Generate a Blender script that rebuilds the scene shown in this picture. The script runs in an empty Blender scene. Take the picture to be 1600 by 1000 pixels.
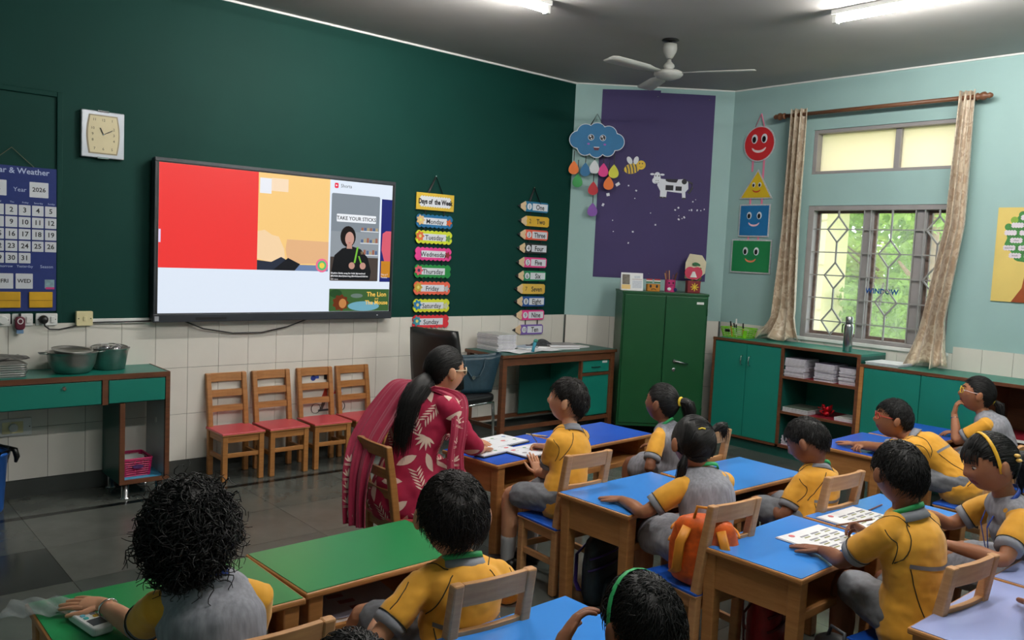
import bpy, bmesh, math, random
import numpy as np
from mathutils import Vector, Matrix, Euler
from mathutils.bvhtree import BVHTree
random.seed(7)
SC = bpy.context.scene
COL = SC.collection
PI = math.pi
# ------------------------------------------------------------------ camera
CAM_POS = Vector((0.263, -5.3987, 1.5241))
R_ = Vector((0.7543992, -0.65475916, 0.04660782)); U_ = Vector((0.01653411, 0.08993517, 0.99581037)); F_ = Vector((0.65620764, 0.75046793, -0.07867288))
cd = bpy.data.cameras.new('camera'); cam = bpy.data.objects.new('camera', cd); COL.objects.link(cam)
cd.sensor_fit = 'HORIZONTAL'; cd.sensor_width = 36.0; cd.lens = 1317.66/1600*36.0; cd.clip_start = .05; cd.clip_end = 200
cam.matrix_world = Matrix(((R_.x, U_.x, -F_.x, CAM_POS.x), (R_.y, U_.y, -F_.y, CAM_POS.y), (R_.z, U_.z, -F_.z, CAM_POS.z), (0, 0, 0, 1)))
SC.camera = cam
# ------------------------------------------------------------------ sky, daylight, exposure
W = bpy.data.worlds.new('overcast_sky'); SC.world = W; W.use_nodes = True
bg = W.node_tree.nodes['Background']; bg.inputs[0].default_value = (0.86, 0.95, 1.0, 1); bg.inputs[1].default_value = SKY = 4.2
vs = SC.view_settings; vs.view_transform = 'Standard'; vs.look = 'None'; vs.gamma = 1.0; vs.use_curve_mapping = False; vs.exposure = 0.0
TUBE = 215.0        # radiance of the ceiling tubes
H = 3.05           # ceiling height
XAB, XC, YBC = 5.605, 6.698, -0.901
ANG_B = math.atan2(YBC, XC - XAB)
LEN_B = math.hypot(XC - XAB, YBC)
X0, Y0 = -1.6, -7.2    # walls out of view

# ------------------------------------------------------------------ helpers
def lin(c):
    if isinstance(c, str):
        c = c.lstrip('#'); c = [int(c[i:i+2], 16) for i in (0, 2, 4)]
    return tuple(((v/255)/12.92 if v/255 <= .04045 else ((v/255+.055)/1.055)**2.4) for v in c)
_mats = {}
def M(name, rgb, rough=.55, metal=0.0, var=.10, scale=14.0, bump=0.0, spec=.5, stretch=(1, 1, 1), emit=0.0, sheen=0.0, trans=0.0, coat=0.0):
    if name in _mats: return _mats[name]
    m = bpy.data.materials.new(name); m.use_nodes = True; nt = m.node_tree; b = nt.nodes['Principled BSDF']
    c = lin(rgb)
    b.inputs['Roughness'].default_value = rough; b.inputs['Metallic'].default_value = metal
    b.inputs['Specular IOR Level'].default_value = spec
    if coat: b.inputs['Coat Weight'].default_value = coat; b.inputs['Coat Roughness'].default_value = .12
    if sheen: b.inputs['Sheen Weight'].default_value = sheen
    if trans: b.inputs['Transmission Weight'].default_value = trans
    if emit:
        b.inputs['Emission Color'].default_value = c + (1,); b.inputs['Emission Strength'].default_value = emit
    if var or bump:
        tc = nt.nodes.new('ShaderNodeTexCoord'); mp = nt.nodes.new('ShaderNodeMapping'); mp.inputs['Scale'].default_value = stretch
        nz = nt.nodes.new('ShaderNodeTexNoise'); nz.inputs['Scale'].default_value = scale; nz.inputs['Detail'].default_value = 5
        nt.links.new(tc.outputs['Object'], mp.inputs[0]); nt.links.new(mp.outputs[0], nz.inputs['Vector'])
        rp = nt.nodes.new('ShaderNodeValToRGB'); rp.color_ramp.elements[0].position = .3; rp.color_ramp.elements[1].position = .72
        rp.color_ramp.elements[0].color = tuple(v*(1-var) for v in c) + (1,); rp.color_ramp.elements[1].color = tuple(min(1, v*(1+var)) for v in c) + (1,)
        nt.links.new(nz.outputs[0], rp.inputs[0]); nt.links.new(rp.outputs[0], b.inputs['Base Color'])
        if bump:
            bp = nt.nodes.new('ShaderNodeBump'); bp.inputs['Strength'].default_value = bump; bp.inputs['Distance'].default_value = .01
            nt.links.new(nz.outputs[0], bp.inputs['Height']); nt.links.new(bp.outputs[0], b.inputs['Normal'])
    else:
        b.inputs['Base Color'].default_value = (c if not emit else tuple(v*.04 for v in c)) + (1,)
    _mats[name] = m
    return m
def WOOD(name, rgb, rgb2, rough=.45, stretch=(3, 3, 26), coat=0.0):
    if name in _mats: return _mats[name]
    m = M(name, rgb, rough, var=.12, scale=2.2, bump=.06, stretch=stretch, coat=coat)
    for n in m.node_tree.nodes:
        if n.type == 'VALTORGB':
            n.color_ramp.elements[0].color = lin(rgb) + (1,); n.color_ramp.elements[1].color = lin(rgb2) + (1,)
        if n.type == 'TEX_NOISE': n.inputs['Detail'].default_value = 8; n.inputs['Roughness'].default_value = .65
    return m

class MB:
    """collects shapes for ONE mesh"""
    def __init__(s): s.v = []; s.f = []; s.mi = []
    def add(s, vs, fs, mi=0):
        o = len(s.v); s.v += [tuple(v) for v in vs]; s.f += [tuple(i+o for i in f) for f in fs]; s.mi += [mi]*len(fs); return s
    def box(s, x0, x1, y0, y1, z0, z1, mi=0):
        v = [(x, y, z) for z in (z0, z1) for y in (y0, y1) for x in (x0, x1)]
        return s.add(v, [(0, 2, 3, 1), (4, 5, 7, 6), (0, 1, 5, 4), (2, 6, 7, 3), (0, 4, 6, 2), (1, 3, 7, 5)], mi)
    def cbox(s, c, d, mi=0): return s.box(c[0]-d[0]/2, c[0]+d[0]/2, c[1]-d[1]/2, c[1]+d[1]/2, c[2]-d[2]/2, c[2]+d[2]/2, mi)
    def bar(s, a, b, w, d, up=(0, 0, 1), w2=None, d2=None, mi=0):
        a = Vector(a); b = Vector(b); t = (b-a).normalized(); u = Vector(up)
        if abs(t.dot(u)) > .95: u = Vector((0, 1, 0))
        x = t.cross(u).normalized(); y = x.cross(t).normalized(); w2 = w2 or w; d2 = d2 or d
        v = [a-x*w/2-y*d/2, a+x*w/2-y*d/2, a+x*w/2+y*d/2, a-x*w/2+y*d/2, b-x*w2/2-y*d2/2, b+x*w2/2-y*d2/2, b+x*w2/2+y*d2/2, b-x*w2/2+y*d2/2]
        return s.add(v, [(3, 2, 1, 0), (4, 5, 6, 7), (0, 1, 5, 4), (1, 2, 6, 5), (2, 3, 7, 6), (3, 0, 4, 7)], mi)
    def prism(s, pts, z0, z1, mi=0):
        n = len(pts); v = [(p[0], p[1], z0) for p in pts] + [(p[0], p[1], z1) for p in pts]
        return s.add(v, [tuple(range(n-1, -1, -1)), tuple(range(n, 2*n))] + [(i, (i+1) % n, n+(i+1) % n, n+i) for i in range(n)], mi)
    def lathe(s, prof, n=24, c=(0, 0, 0), mi=0, cap=True):
        v = []; f = []
        for r, z in prof:
            for k in range(n): a = 2*PI*k/n; v.append((c[0]+r*math.cos(a), c[1]+r*math.sin(a), c[2]+z))
        for i in range(len(prof)-1):
            for k in range(n): f.append((i*n+k, i*n+(k+1) % n, (i+1)*n+(k+1) % n, (i+1)*n+k))
        if cap: f.append(tuple(range(n-1, -1, -1))); f.append(tuple((len(prof)-1)*n+k for k in range(n)))
        return s.add(v, f, mi)
    def tube(s, pts, rad, n=8, caps=True, ref=None, mi=0, closed=False):
        """rad: number, list of numbers or of (rx, ry) pairs; ref: direction of the rx axis"""
        P = [Vector(p) for p in pts]; m = len(P)
        if not isinstance(rad, (list, tuple)): rad = [rad]*m
        rad = [(r, r) if not isinstance(r, (list, tuple)) else r for r in rad]
        v = []; f = []; px = Vector(ref) if ref is not None else None
        for i in range(m):
            if closed: t = P[(i+1) % m]-P[i-1]
            else: t = P[min(i+1, m-1)]-P[max(i-1, 0)]
            if t.length < 1e-9: t = Vector((0, 0, 1))
            t.normalize()
            if px is None: px = t.orthogonal()
            base = Vector(ref) if ref is not None else px
            x = base-t*base.dot(t)
            if x.length < 1e-6: x = t.orthogonal()
            x.normalize(); y = t.cross(x); px = x
            for k in range(n):
                a = 2*PI*k/n; v.append(P[i]+x*(rad[i][0]*math.cos(a))+y*(rad[i][1]*math.sin(a)))
        for i in range(m if closed else m-1):
            j = (i+1) % m
            for k in range(n): f.append((i*n+k, i*n+(k+1) % n, j*n+(k+1) % n, j*n+k))
        if caps and not closed: f.append(tuple(range(n-1, -1, -1))); f.append(tuple((m-1)*n+k for k in range(n)))
        return s.add(v, f, mi)
    def limb(s, pts, rad, n=16, ref=None, sub=4, mi=0):
        """rounded, tapering closed tube through pts with half-round ends"""
        P = [Vector(p) for p in pts]
        R = [(r, r) if not isinstance(r, (list, tuple)) else r for r in rad]
        Q = []; RR = []
        m = len(P)
        for i in range(m-1):
            for k in range(sub):
                t = k/sub; p0 = P[max(i-1, 0)]; p1 = P[i]; p2 = P[i+1]; p3 = P[min(i+2, m-1)]
                q = .5*((2*p1)+(p2-p0)*t+(2*p0-5*p1+4*p2-p3)*t*t+(3*p1-p0-3*p2+p3)*t**3)
                Q.append(q); w = t*t*(3-2*t); RR.append((R[i][0]*(1-w)+R[i+1][0]*w, R[i][1]*(1-w)+R[i+1][1]*w))
        Q.append(P[-1]); RR.append(R[-1])
        t0 = (Q[0]-Q[1]).normalized(); t1 = (Q[-1]-Q[-2]).normalized()
        pre = []; prr = []; post = []; por = []
        for a in (80, 55, 28):
            c, sn = math.cos(math.radians(a)), math.sin(math.radians(a)); mr = min(RR[0]); pre.append(Q[0]+t0*mr*sn); prr.append((RR[0][0]*c, RR[0][1]*c))
        for a in (28, 55, 80):
            c, sn = math.cos(math.radians(a)), math.sin(math.radians(a)); mr = min(RR[-1]); post.append(Q[-1]+t1*mr*sn); por.append((RR[-1][0]*c, RR[-1][1]*c))
        return s.tube(pre+Q+post, prr+RR+por, n, True, ref, mi)
    def ellipsoid(s, c, r, nu=20, nv=12, rot=None, mi=0):
        v = [(0, 0, -1)]; f = []
        for j in range(1, nv):
            a = -PI/2+PI*j/nv
            for i in range(nu): b = 2*PI*i/nu; v.append((math.cos(a)*math.cos(b), math.cos(a)*math.sin(b), math.sin(a)))
        v.append((0, 0, 1)); L = len(v)-1
        for i in range(nu): f.append((0, 1+(i+1) % nu, 1+i)); f.append((L, L-nu+i, L-nu+(i+1) % nu))
        for j in range(nv-2):
            for i in range(nu): a = 1+j*nu; f.append((a+i, a+(i+1) % nu, a+nu+(i+1) % nu, a+nu+i))
        w = []
        for p in v:
            q = Vector((p[0]*r[0], p[1]*r[1], p[2]*r[2]))
            if rot is not None: q = rot @ q
            w.append(q+Vector(c))
        return s.add(w, f, mi)
    def grid(s, fn, nu, nv, mi=0):
        v = [fn(i/(nu-1), j/(nv-1)) for j in range(nv) for i in range(nu)]
        return s.add(v, [(j*nu+i, j*nu+i+1, (j+1)*nu+i+1, (j+1)*nu+i) for j in range(nv-1) for i in range(nu-1)], mi)
    def mesh(s, name, mats, smooth=False):
        me = bpy.data.meshes.new(name); me.from_pydata([tuple(v) for v in s.v], [], s.f)
        for m in (mats if isinstance(mats, (list, tuple)) else [mats]): me.materials.append(m)
        if any(s.mi): me.polygons.foreach_set('material_index', s.mi)
        if smooth: me.polygons.foreach_set('use_smooth', [True]*len(me.polygons))
        me.update(); return me
    def build(s, name, mats, parent=None, smooth=False, bevel=0, seg=2, loc=None, rot=None, solid=0, sub=0):
        me = s.mesh(name, mats, smooth)
        o = bpy.data.objects.new(name, me); COL.objects.link(o)
        if parent: o.parent = parent
        if loc is not None: o.location = loc
        if rot is not None: o.rotation_euler = rot
        if bevel:
            b = o.modifiers.new('bevel', 'BEVEL'); b.width = bevel; b.segments = seg; b.limit_method = 'ANGLE'; b.angle_limit = math.radians(40)
        if solid:
            d = o.modifiers.new('thickness', 'SOLIDIFY'); d.thickness = solid; d.offset = 0
        if sub:
            d = o.modifiers.new('subdivision', 'SUBSURF'); d.levels = sub; d.render_levels = sub
        return o
def tag(o, label, cat, group=None, kind=None):
    if label: o['label'] = label
    if cat: o['category'] = cat
    if group: o['group'] = group
    if kind: o['kind'] = kind
    return o
def thing(name, label, cat, loc=(0, 0, 0), rot=(0, 0, 0), group=None):
    o = bpy.data.objects.new(name, None); COL.objects.link(o); o.location = loc
    o.rotation_euler = rot if isinstance(rot, (tuple, list)) else (0, 0, rot); o.empty_display_size = .05
    return tag(o, label, cat, group)
def struct(o): o['kind'] = 'structure'; return o
def dup(root, loc, rot, label, group=None, keep=True):
    r = root.copy(); COL.objects.link(r); r.location = loc; r.rotation_euler = rot if isinstance(rot, (tuple, list)) else (0, 0, rot); r['label'] = label
    if group: r['group'] = group
    for ch in list(root.children):
        c = ch.copy(); COL.objects.link(c); c.parent = r
        for g in ch.children:
            d = g.copy(); COL.objects.link(d); d.parent = c
    return r
def wallA(x, z, off=0): return dict(loc=(x, -off, z), rot=(PI/2, 0, 0))
def wallB(s, z, off=0):
    c, sn = math.cos(ANG_B), math.sin(ANG_B); nx, ny = sn, -c
    return dict(loc=(XAB+c*s+nx*off, sn*s+ny*off, z), rot=(PI/2, 0, ANG_B))
def wallC(y, z, off=0): return dict(loc=(XC-off, y, z), rot=(PI/2, 0, -PI/2))
_txt = {}
def text(s, size, mat, parent, x=0, y=0, z=.001, align='CENTER', bold=0.0, name='lettering', shear=0, rotz=0, sx=1.0):
    key = (s, size, align, bold, shear, sx, mat.name)
    if key not in _txt:
        cu = bpy.data.curves.new('lettering', 'FONT'); cu.body = s; cu.size = size; cu.align_x = align; cu.align_y = 'CENTER'; cu.resolution_u = 2; cu.offset = bold*size; cu.shear = shear
        to = bpy.data.objects.new('lettering', cu); me = bpy.data.meshes.new_from_object(to); bpy.data.objects.remove(to)
        if sx != 1: me.transform(Matrix.Diagonal((sx, 1, 1, 1)))
        me.materials.clear(); me.materials.append(mat); _txt[key] = me
    o = bpy.data.objects.new(name, _txt[key]); COL.objects.link(o); o.parent = parent; o.location = (x, y, z); o.rotation_euler = (0, 0, rotz); return o
def circle(cx, cy, r, n=24, ry=None, a0=0): return [(cx+r*math.cos(a0+2*PI*k/n), cy+(ry or r)*math.sin(a0+2*PI*k/n)) for k in range(n)]
def rrect(cx, cy, w, h, r, n=4):
    P = []
    for (sx, sy, a) in ((1, 1, 0), (-1, 1, 90), (-1, -1, 180), (1, -1, 270)):
        for k in range(n+1): t = math.radians(a+90*k/n); P.append((cx+sx*(w/2-r)+r*math.cos(t), cy+sy*(h/2-r)+r*math.sin(t)))
    return P
def flat(parent, name, pts, z0, z1, mat, **k): return MB().prism(pts, z0, z1).build(name, mat, parent, **k)
# ------------------------------------------------------------------ materials of the room
m_green = M('bottle_green_paint', (5, 55, 48), .65, var=.05, scale=3, bump=.02, spec=.18)
m_aqua = M('pale_aqua_paint', (154, 186, 184), .6, var=.03, scale=4, bump=.02)
m_ceil = M('ceiling_paint', (176, 173, 170), .8, var=.03, scale=3)
m_tile = M('white_glazed_tile', (222, 217, 208), .25, var=.03, scale=5)
m_grout = M('dark_grout', (70, 66, 62), .9, var=.1)
m_white = M('white_paint', (225, 225, 222), .5, var=.03)
m_stone = [M('grey_stone_%d' % i, c, .16, var=.14, scale=6, bump=.012) for i, c in enumerate([(88, 91, 86), (80, 84, 80), (95, 97, 92), (58, 61, 59)])]
m_black_stone = M('black_stone', (22, 23, 23), .2, var=.2)
m_skirt = M('stone_skirting', (66, 68, 66), .3, var=.12, scale=8)
m_alu = M('grey_window_frame', (150, 146, 146), .5, var=.06)
m_grill = M('painted_steel_grill', (150, 150, 148), .45, var=.05)
m_black = M('black_plastic', (16, 16, 17), .4, var=.1)
# ------------------------------------------------------------------ floor
fl = struct(MB().box(X0, XC+.2, Y0, .2, -.06, -.012).build('floor', m_grout))
nx_, ny_ = .6, .495
slab_cache = {}
def slab(x0, x1, y0, y1, m):
    k = (round(x1-x0, 3), round(y1-y0, 3), m.name)
    if k not in slab_cache: slab_cache[k] = MB().box(-(x1-x0)/2+.001, (x1-x0)/2-.001, -(y1-y0)/2+.001, (y1-y0)/2-.001, -.012, 0).mesh('slab', m)
    o = bpy.data.objects.new('slab', slab_cache[k]); COL.objects.link(o); o.parent = fl; o.location = ((x0+x1)/2, (y0+y1)/2, 0)
rs = random.Random(3)
ix = 0
x = 1.22-nx_*4
while x < XC+.1:
    slab(x, x+nx_, -.40, .05, m_stone[0 if ix % 3 else 1])
    slab(x, x+nx_, -.45, -.40, m_black_stone)
    y = -.45
    iy = 0
    while y > -5.4:
        hgt = .515 if iy == 0 else ny_
        dark = (abs(x-(1.22-nx_)) < .05 and iy == 1)
        slab(x, x+nx_, y-hgt, y, m_stone[3] if dark else m_stone[rs.choice((0, 0, 1, 2))]); y -= hgt; iy += 1
    x += nx_; ix += 1
slab(X0, 1.22-nx_*4, -5.5, .05, m_stone[0]); slab(X0, XC+.1, Y0, -5.42, m_stone[1])
# ------------------------------------------------------------------ walls
wa = struct(MB().box(X0, XAB+.1, 0, .2, 0, H).build('wall_back', m_green))
c, s_ = math.cos(ANG_B), math.sin(ANG_B)
wb = MB().box(0, LEN_B, 0, .2, 0, H).build('wall_corner', m_aqua, loc=(XAB, 0, 0), rot=(0, 0, ANG_B)); struct(wb)
YW0, YW1 = -1.69, -2.86
Z0w, Z1w, Z2w, Z3w = .95, 2.03, 2.285, 2.645
WIN = [(YW0, YW1), (-4.05, -5.25)]
b = MB()
ys = [YBC+.15]
for (a, bb) in WIN: ys += [a, bb]
ys.append(Y0)
for i in range(0, len(ys), 2): b.box(XC, XC+.2, ys[i+1], ys[i], 0, H)
for (a, bb) in WIN:
    b.box(XC, XC+.2, bb, a, 0, Z0w); b.box(XC, XC+.2, bb, a, Z1w, Z2w); b.box(XC, XC+.2, bb, a, Z3w, H)
wc = struct(b.build('wall_right', m_aqua))
struct(MB().box(X0-.2, X0, Y0, .2, 0, H).build('wall_left', m_aqua))
struct(MB().box(X0-.2, XC+.2, Y0-.2, Y0, 0, H).build('wall_front', m_aqua))
struct(MB().box(X0-.2, XC+.2, Y0-.2, .2, H, H+.15).build('ceiling', m_ceil))
# cornice line, moulding of the board frame, white strip on top of the tiles
struct(MB().box(X0, XAB+.01, -.012, 0, H-.014, H).build('trim_1', m_white))
struct(MB().box(.003, LEN_B-.003, -.010, 0, H-.010, H).build('trim_4', m_white, loc=(XAB, 0, 0), rot=(0, 0, ANG_B)))
struct(MB().box(XC-.01, XC, Y0, YBC-.005, H-.012, H).build('trim_5', m_white))
b = MB(); b.box(1.475, 1.505, -.014, 0, 1.0, 2.315); b.box(.2, 1.475, -.014, 0, 2.285, 2.315); struct(b.build('trim_2', m_green, bevel=.004))
struct(MB().box(1.665, 2.0, -.02, 0, .992, 1.022).build('trim_3', m_white, bevel=.003))
# skirting
struct(MB().box(X0, XAB, -.012, 0, 0, .098).build('baseboard_back', m_skirt))
struct(MB().box(0, LEN_B, -.012, 0, 0, .098).build('baseboard_corner', m_skirt, loc=(XAB, 0, 0), rot=(0, 0, ANG_B)))
# tiles: grout bed on the wall, each tile a piece of its own
def tilemesh(w, h):
    return MB().box(-w/2+.0012, w/2-.0012, -.009, -.001, -h/2+.0012, h/2-.0012).mesh('tile', m_tile)
TW = .2006; tx0 = 1.233
b = MB(); b.box(X0, XAB-.002, -.004, 0, .098, .999); g = b.build('grout_bed', m_grout, wa)
tm = tilemesh(TW, .3); last = tilemesh(XAB-.01-(tx0+21*TW), .3)
for i in range(-4, 22):
    for j in range(3):
        o = bpy.data.objects.new('tile', last if i == 21 else tm); COL.objects.link(o); o.parent = wa
        xx = tx0+(i+.5)*TW if i < 21 else (tx0+21*TW+XAB-.01)/2
        o.location = (xx, 0, .1+.3*j+.15)
MB().box(X0, tx0-4*TW, -.009, 0, .1, .999).build('tile_field', m_tile, wa)
g = MB().box(.004, LEN_B-.004, -.004, 0, .098, .999).build('grout_bed', m_grout, wb)
tb = tilemesh((LEN_B-.03)/7, .3)
for i in range(7):
    for j in range(3):
        o = bpy.data.objects.new('tile', tb); COL.objects.link(o); o.parent = wb; o.location = (.015+(i+.5)*(LEN_B-.03)/7, 0, .1+.3*j+.15)
g = MB().box(XC-.004, XC, Y0, YBC-.003, .0, .949).build('grout_bed', m_grout, wc)
def tile_c(y, z, w, h):
    o = bpy.data.objects.new('tile', tilemesh(w, h)); COL.objects.link(o); o.parent = wc; o.location = (XC, y, z); o.rotation_euler = (0, 0, -PI/2)
for i in range(14):
    yy = YBC-.012-(i+.5)*TW
    inwin = yy-.1 < YW0 and yy+.1 > YW1
    if i < 2:
        tile_c(yy, .25, TW, .3); tile_c(yy, .55, TW, .3)
    tile_c(yy, .825 if inwin else .85, TW, .248 if inwin else .3)
# ------------------------------------------------------------------ windows
m_glass = bpy.data.materials.new('dusty_clear_glass'); m_glass.use_nodes = True
nt = m_glass.node_tree; nt.nodes.clear()
out = nt.nodes.new('ShaderNodeOutputMaterial'); mx = nt.nodes.new('ShaderNodeMixShader'); tr = nt.nodes.new('ShaderNodeBsdfTransparent'); gl = nt.nodes.new('ShaderNodeBsdfGlossy'); gl.inputs['Roughness'].default_value = .03
df = nt.nodes.new('ShaderNodeBsdfTranslucent'); df.inputs[0].default_value = (.9, .9, .85, 1); mx2 = nt.nodes.new('ShaderNodeMixShader')
nz = nt.nodes.new('ShaderNodeTexNoise'); nz.inputs['Scale'].default_value = 5; mr = nt.nodes.new('ShaderNodeMapRange'); mr.inputs[3].default_value = .0; mr.inputs[4].default_value = .16
nt.links.new(nz.outputs[0], mr.inputs[0]); nt.links.new(mr.outputs[0], mx2.inputs[0]); nt.links.new(tr.outputs[0], mx2.inputs[1]); nt.links.new(df.outputs[0], mx2.inputs[2])
mx.inputs[0].default_value = .05; nt.links.new(mx2.outputs[0], mx.inputs[1]); nt.links.new(gl.outputs[0], mx.inputs[2]); nt.links.new(mx.outputs[0], out.inputs[0])
m_frost = bpy.data.materials.new('cream_frosted_glass'); m_frost.use_nodes = True
nt = m_frost.node_tree; nt.nodes.clear(); out = nt.nodes.new('ShaderNodeOutputMaterial'); tl = nt.nodes.new('ShaderNodeBsdfTranslucent'); tl.inputs[0].default_value = (.97, .88, .74, 1)
pb = nt.nodes.new('ShaderNodeBsdfPrincipled'); pb.inputs['Base Color'].default_value = (.85, .8, .62, 1); pb.inputs['Roughness'].default_value = .25
mx = nt.nodes.new('ShaderNodeMixShader'); mx.inputs[0].default_value = .25; nt.links.new(tl.outputs[0], mx.inputs[1]); nt.links.new(pb.outputs[0], mx.inputs[2]); nt.links.new(mx.outputs[0], out.inputs[0])
m_rust = M('rusty_window_rail', (110, 92, 84), .7, var=.3, scale=30)
def window(n, ya, yb, full):
    """ya > yb; wall-local: x right = -y, y up, origin at (ya, Z0w)"""
    w = bpy.data.objects.new('window_%d' % n, None); COL.objects.link(w); struct(w)
    f = wallC(ya, 0, -.02); w.location = f['loc']; w.rotation_euler = f['rot']
    wd = ya-yb
    b = MB(); b.box(0, .05, Z0w, Z1w, -.12, .015); b.box(wd-.05, wd, Z0w, Z1w, -.12, .015); b.box(.05, wd-.05, Z1w-.04, Z1w, -.12, .015); b.box(.05, wd-.05, Z0w, Z0w+.03, -.12, .02)
    b.build('window_frame', m_alu, w, bevel=.004)
    for cx, ww in ((.50, .07), (.91, .08)): MB().box(cx-ww/2, cx+ww/2, Z0w+.03, Z1w-.04, -.10, -.02).build('mullion', m_alu, w, bevel=.004)
    for (p0, p1) in ((.05, .465), (.535, .87), (.95, wd-.05)):
        p = MB().box(p0, p1, Z0w+.03, Z1w-.04, -.064, -.060).build('pane', m_glass, w)
        e = MB(); e.box(p0, p0+.022, Z0w+.03, Z1w-.04, -.075, -.05); e.box(p1-.022, p1, Z0w+.03, Z1w-.04, -.075, -.05); e.box(p0+.022, p1-.022, Z0w+.03, Z0w+.055, -.075, -.05); e.box(p0+.022, p1-.022, Z1w-.06, Z1w-.04, -.075, -.05)
        e.build('sash', m_rust, p)
    b = MB()
    if full:
        zz = [Z0w+.145+.186*k for k in range(5)]
        for z in zz: b.bar((.05, z, .0), (wd-.05, z, .0), .009, .009)
        for cx, ph in ((.265, 0), (.70, 1), (1.05, 0)):
            hz = .105; wx = .085
            centres = [zz[k] for k in range(ph, 5, 2)]
            prev = Z0w+.03
            for zc in centres:
                if zc-hz > prev: b.bar((cx, prev, .006), (cx, zc-hz, .006), .012, .012)
                for sx in (-1, 1):
                    b.bar((cx, zc-hz, .006), (cx+sx*wx, zc, .006), .011, .011); b.bar((cx+sx*wx, zc, .006), (cx, zc+hz, .006), .011, .011)
                prev = zc+hz
            b.bar((cx, prev, .006), (cx, Z1w-.04, .006), .012, .012)
        for xx in (.475, .53, .875, .945): b.bar((xx, Z0w+.03, .005), (xx, Z1w-.04, .005), .008, .008)
    else:
        for k in range(9): b.bar((.1+k*(wd-.2)/8, Z0w+.03, .0), (.1+k*(wd-.2)/8, Z1w-.04, .0), .008, .008)
    b.build('grill', m_grill, w)
    MB().box(-.03, wd+.03, Z0w-.028, Z0w, -.02, .045).build('window_sill', m_white, w, bevel=.005)
    # fanlight above
    b = MB(); b.box(0, .035, Z2w, Z3w, -.12, .01); b.box(wd-.035, wd, Z2w, Z3w, -.12, .01); b.box(.035, wd-.035, Z3w-.03, Z3w, -.12, .01); b.box(.035, wd-.035, Z2w, Z2w+.025, -.12, .012)
    fr = b.build('fanlight_frame', m_alu, w, bevel=.004)
    MB().box(.655, .70, Z2w+.025, Z3w-.03, -.1, -.03).build('mullion', m_alu, w, bevel=.003)
    for (p0, p1) in ((.035, .655), (.70, wd-.035)): MB().box(p0, p1, Z2w+.025, Z3w-.03, -.068, -.062).build('frosted_pane', m_frost, w)
    return w
win1 = window(1, YW0, YW1, True)
window(2, *WIN[1], False)
text('WINDOW', .055, M('blue_ink', (14, 70, 140), .5, var=0), win1, .65, 1.361, -.018, bold=.035, name='lettering')
# ------------------------------------------------------------------ ceiling tubes and fan
m_tube = M('glowing_tube', (255, 252, 246), .4, var=0, emit=TUBE)
def tube_light(loc, rz, label, grp):
    t = thing('tube_light', label, 'light', loc, rz, grp)
    MB().box(-.62, .62, -.03, .03, -.03, 0).build('fixture', m_white, t, bevel=.005)
    MB().tube([(-.59, 0, -.055), (.59, 0, -.055)], .018, 12).build('tube', m_tube, t, smooth=True)
    for sx in (-1, 1): MB().box(sx*.60-.014, sx*.60+.014, -.022, .022, -.078, -.03).build('end_cap', m_white, t, bevel=.004)
tube_light((5.03, -3.34, H), PI/2, 'glowing white ceiling tube light near the window wall, upper right', 'ceiling tube lights')
tube_light((3.19, -1.55, H), 0, 'glowing white ceiling tube light cut by the top edge, left of the fan', 'ceiling tube lights')
for i, (lx, ly) in enumerate(((2.1, -4.3), (4.4, -4.9))):  # unseen tubes added to brighten the tiled wall and the pupils
    tube_light((lx, ly, H), 0, 'unseen white ceiling tube light added above the desks for extra brightness, outside the picture', 'added ceiling tube lights out of view')
m_fan = M('cream_fan_enamel', (206, 206, 200), .35, var=.04)
fan = thing('ceiling_fan', 'cream three-bladed ceiling fan hanging from the grey ceiling', 'fan', (4.96, -1.557, H))
MB().lathe([(.055, 0), (.06, -.006), (.03, -.012), (.012, -.014), (.012, -.03)], 24).build('ceiling_hook', m_black, fan, smooth=True)
MB().lathe([(.012, -.025), (.046, -.03), (.05, -.06), (.045, -.085), (.022, -.125), (.015, -.13)], 24).build('canopy', m_fan, fan, smooth=True)
MB().lathe([(.011, -.1), (.011, -.17)], 12).build('rod', m_black, fan, smooth=True)
MB().lathe([(.014, -.135), (.016, -.15), (.035, -.17), (.04, -.185), (.028, -.20), (.03, -.205)], 24).build('lower_canopy', m_fan, fan, smooth=True)
MB().lathe([(.03, -.203), (.075, -.213), (.1, -.225), (.1, -.24), (.085, -.255), (.045, -.27), (.012, -.275)], 32).build('motor_housing', m_fan, fan, smooth=True)
for k in range(3):
    a = math.radians(-63+120*k); d = Vector((math.cos(a), math.sin(a), 0)); n = Vector((-d.y, d.x, 0))
    b = MB(); P = []
    for (rr, hw) in ((.09, .022), (.18, .035), (.24, .055), (.40, .06), (.55, .062), (.585, .045)):
        P.append((d*rr+n*hw+Vector((0, 0, -.228+hw*.15)), d*rr-n*hw+Vector((0, 0, -.228-hw*.15))))
    v = [p for q in P for p in q]; b.add(v, [(2*i, 2*i+1, 2*i+3, 2*i+2) for i in range(len(P)-1)])
    b.build('blade', m_fan, fan, smooth=True, solid=.004)
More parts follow.
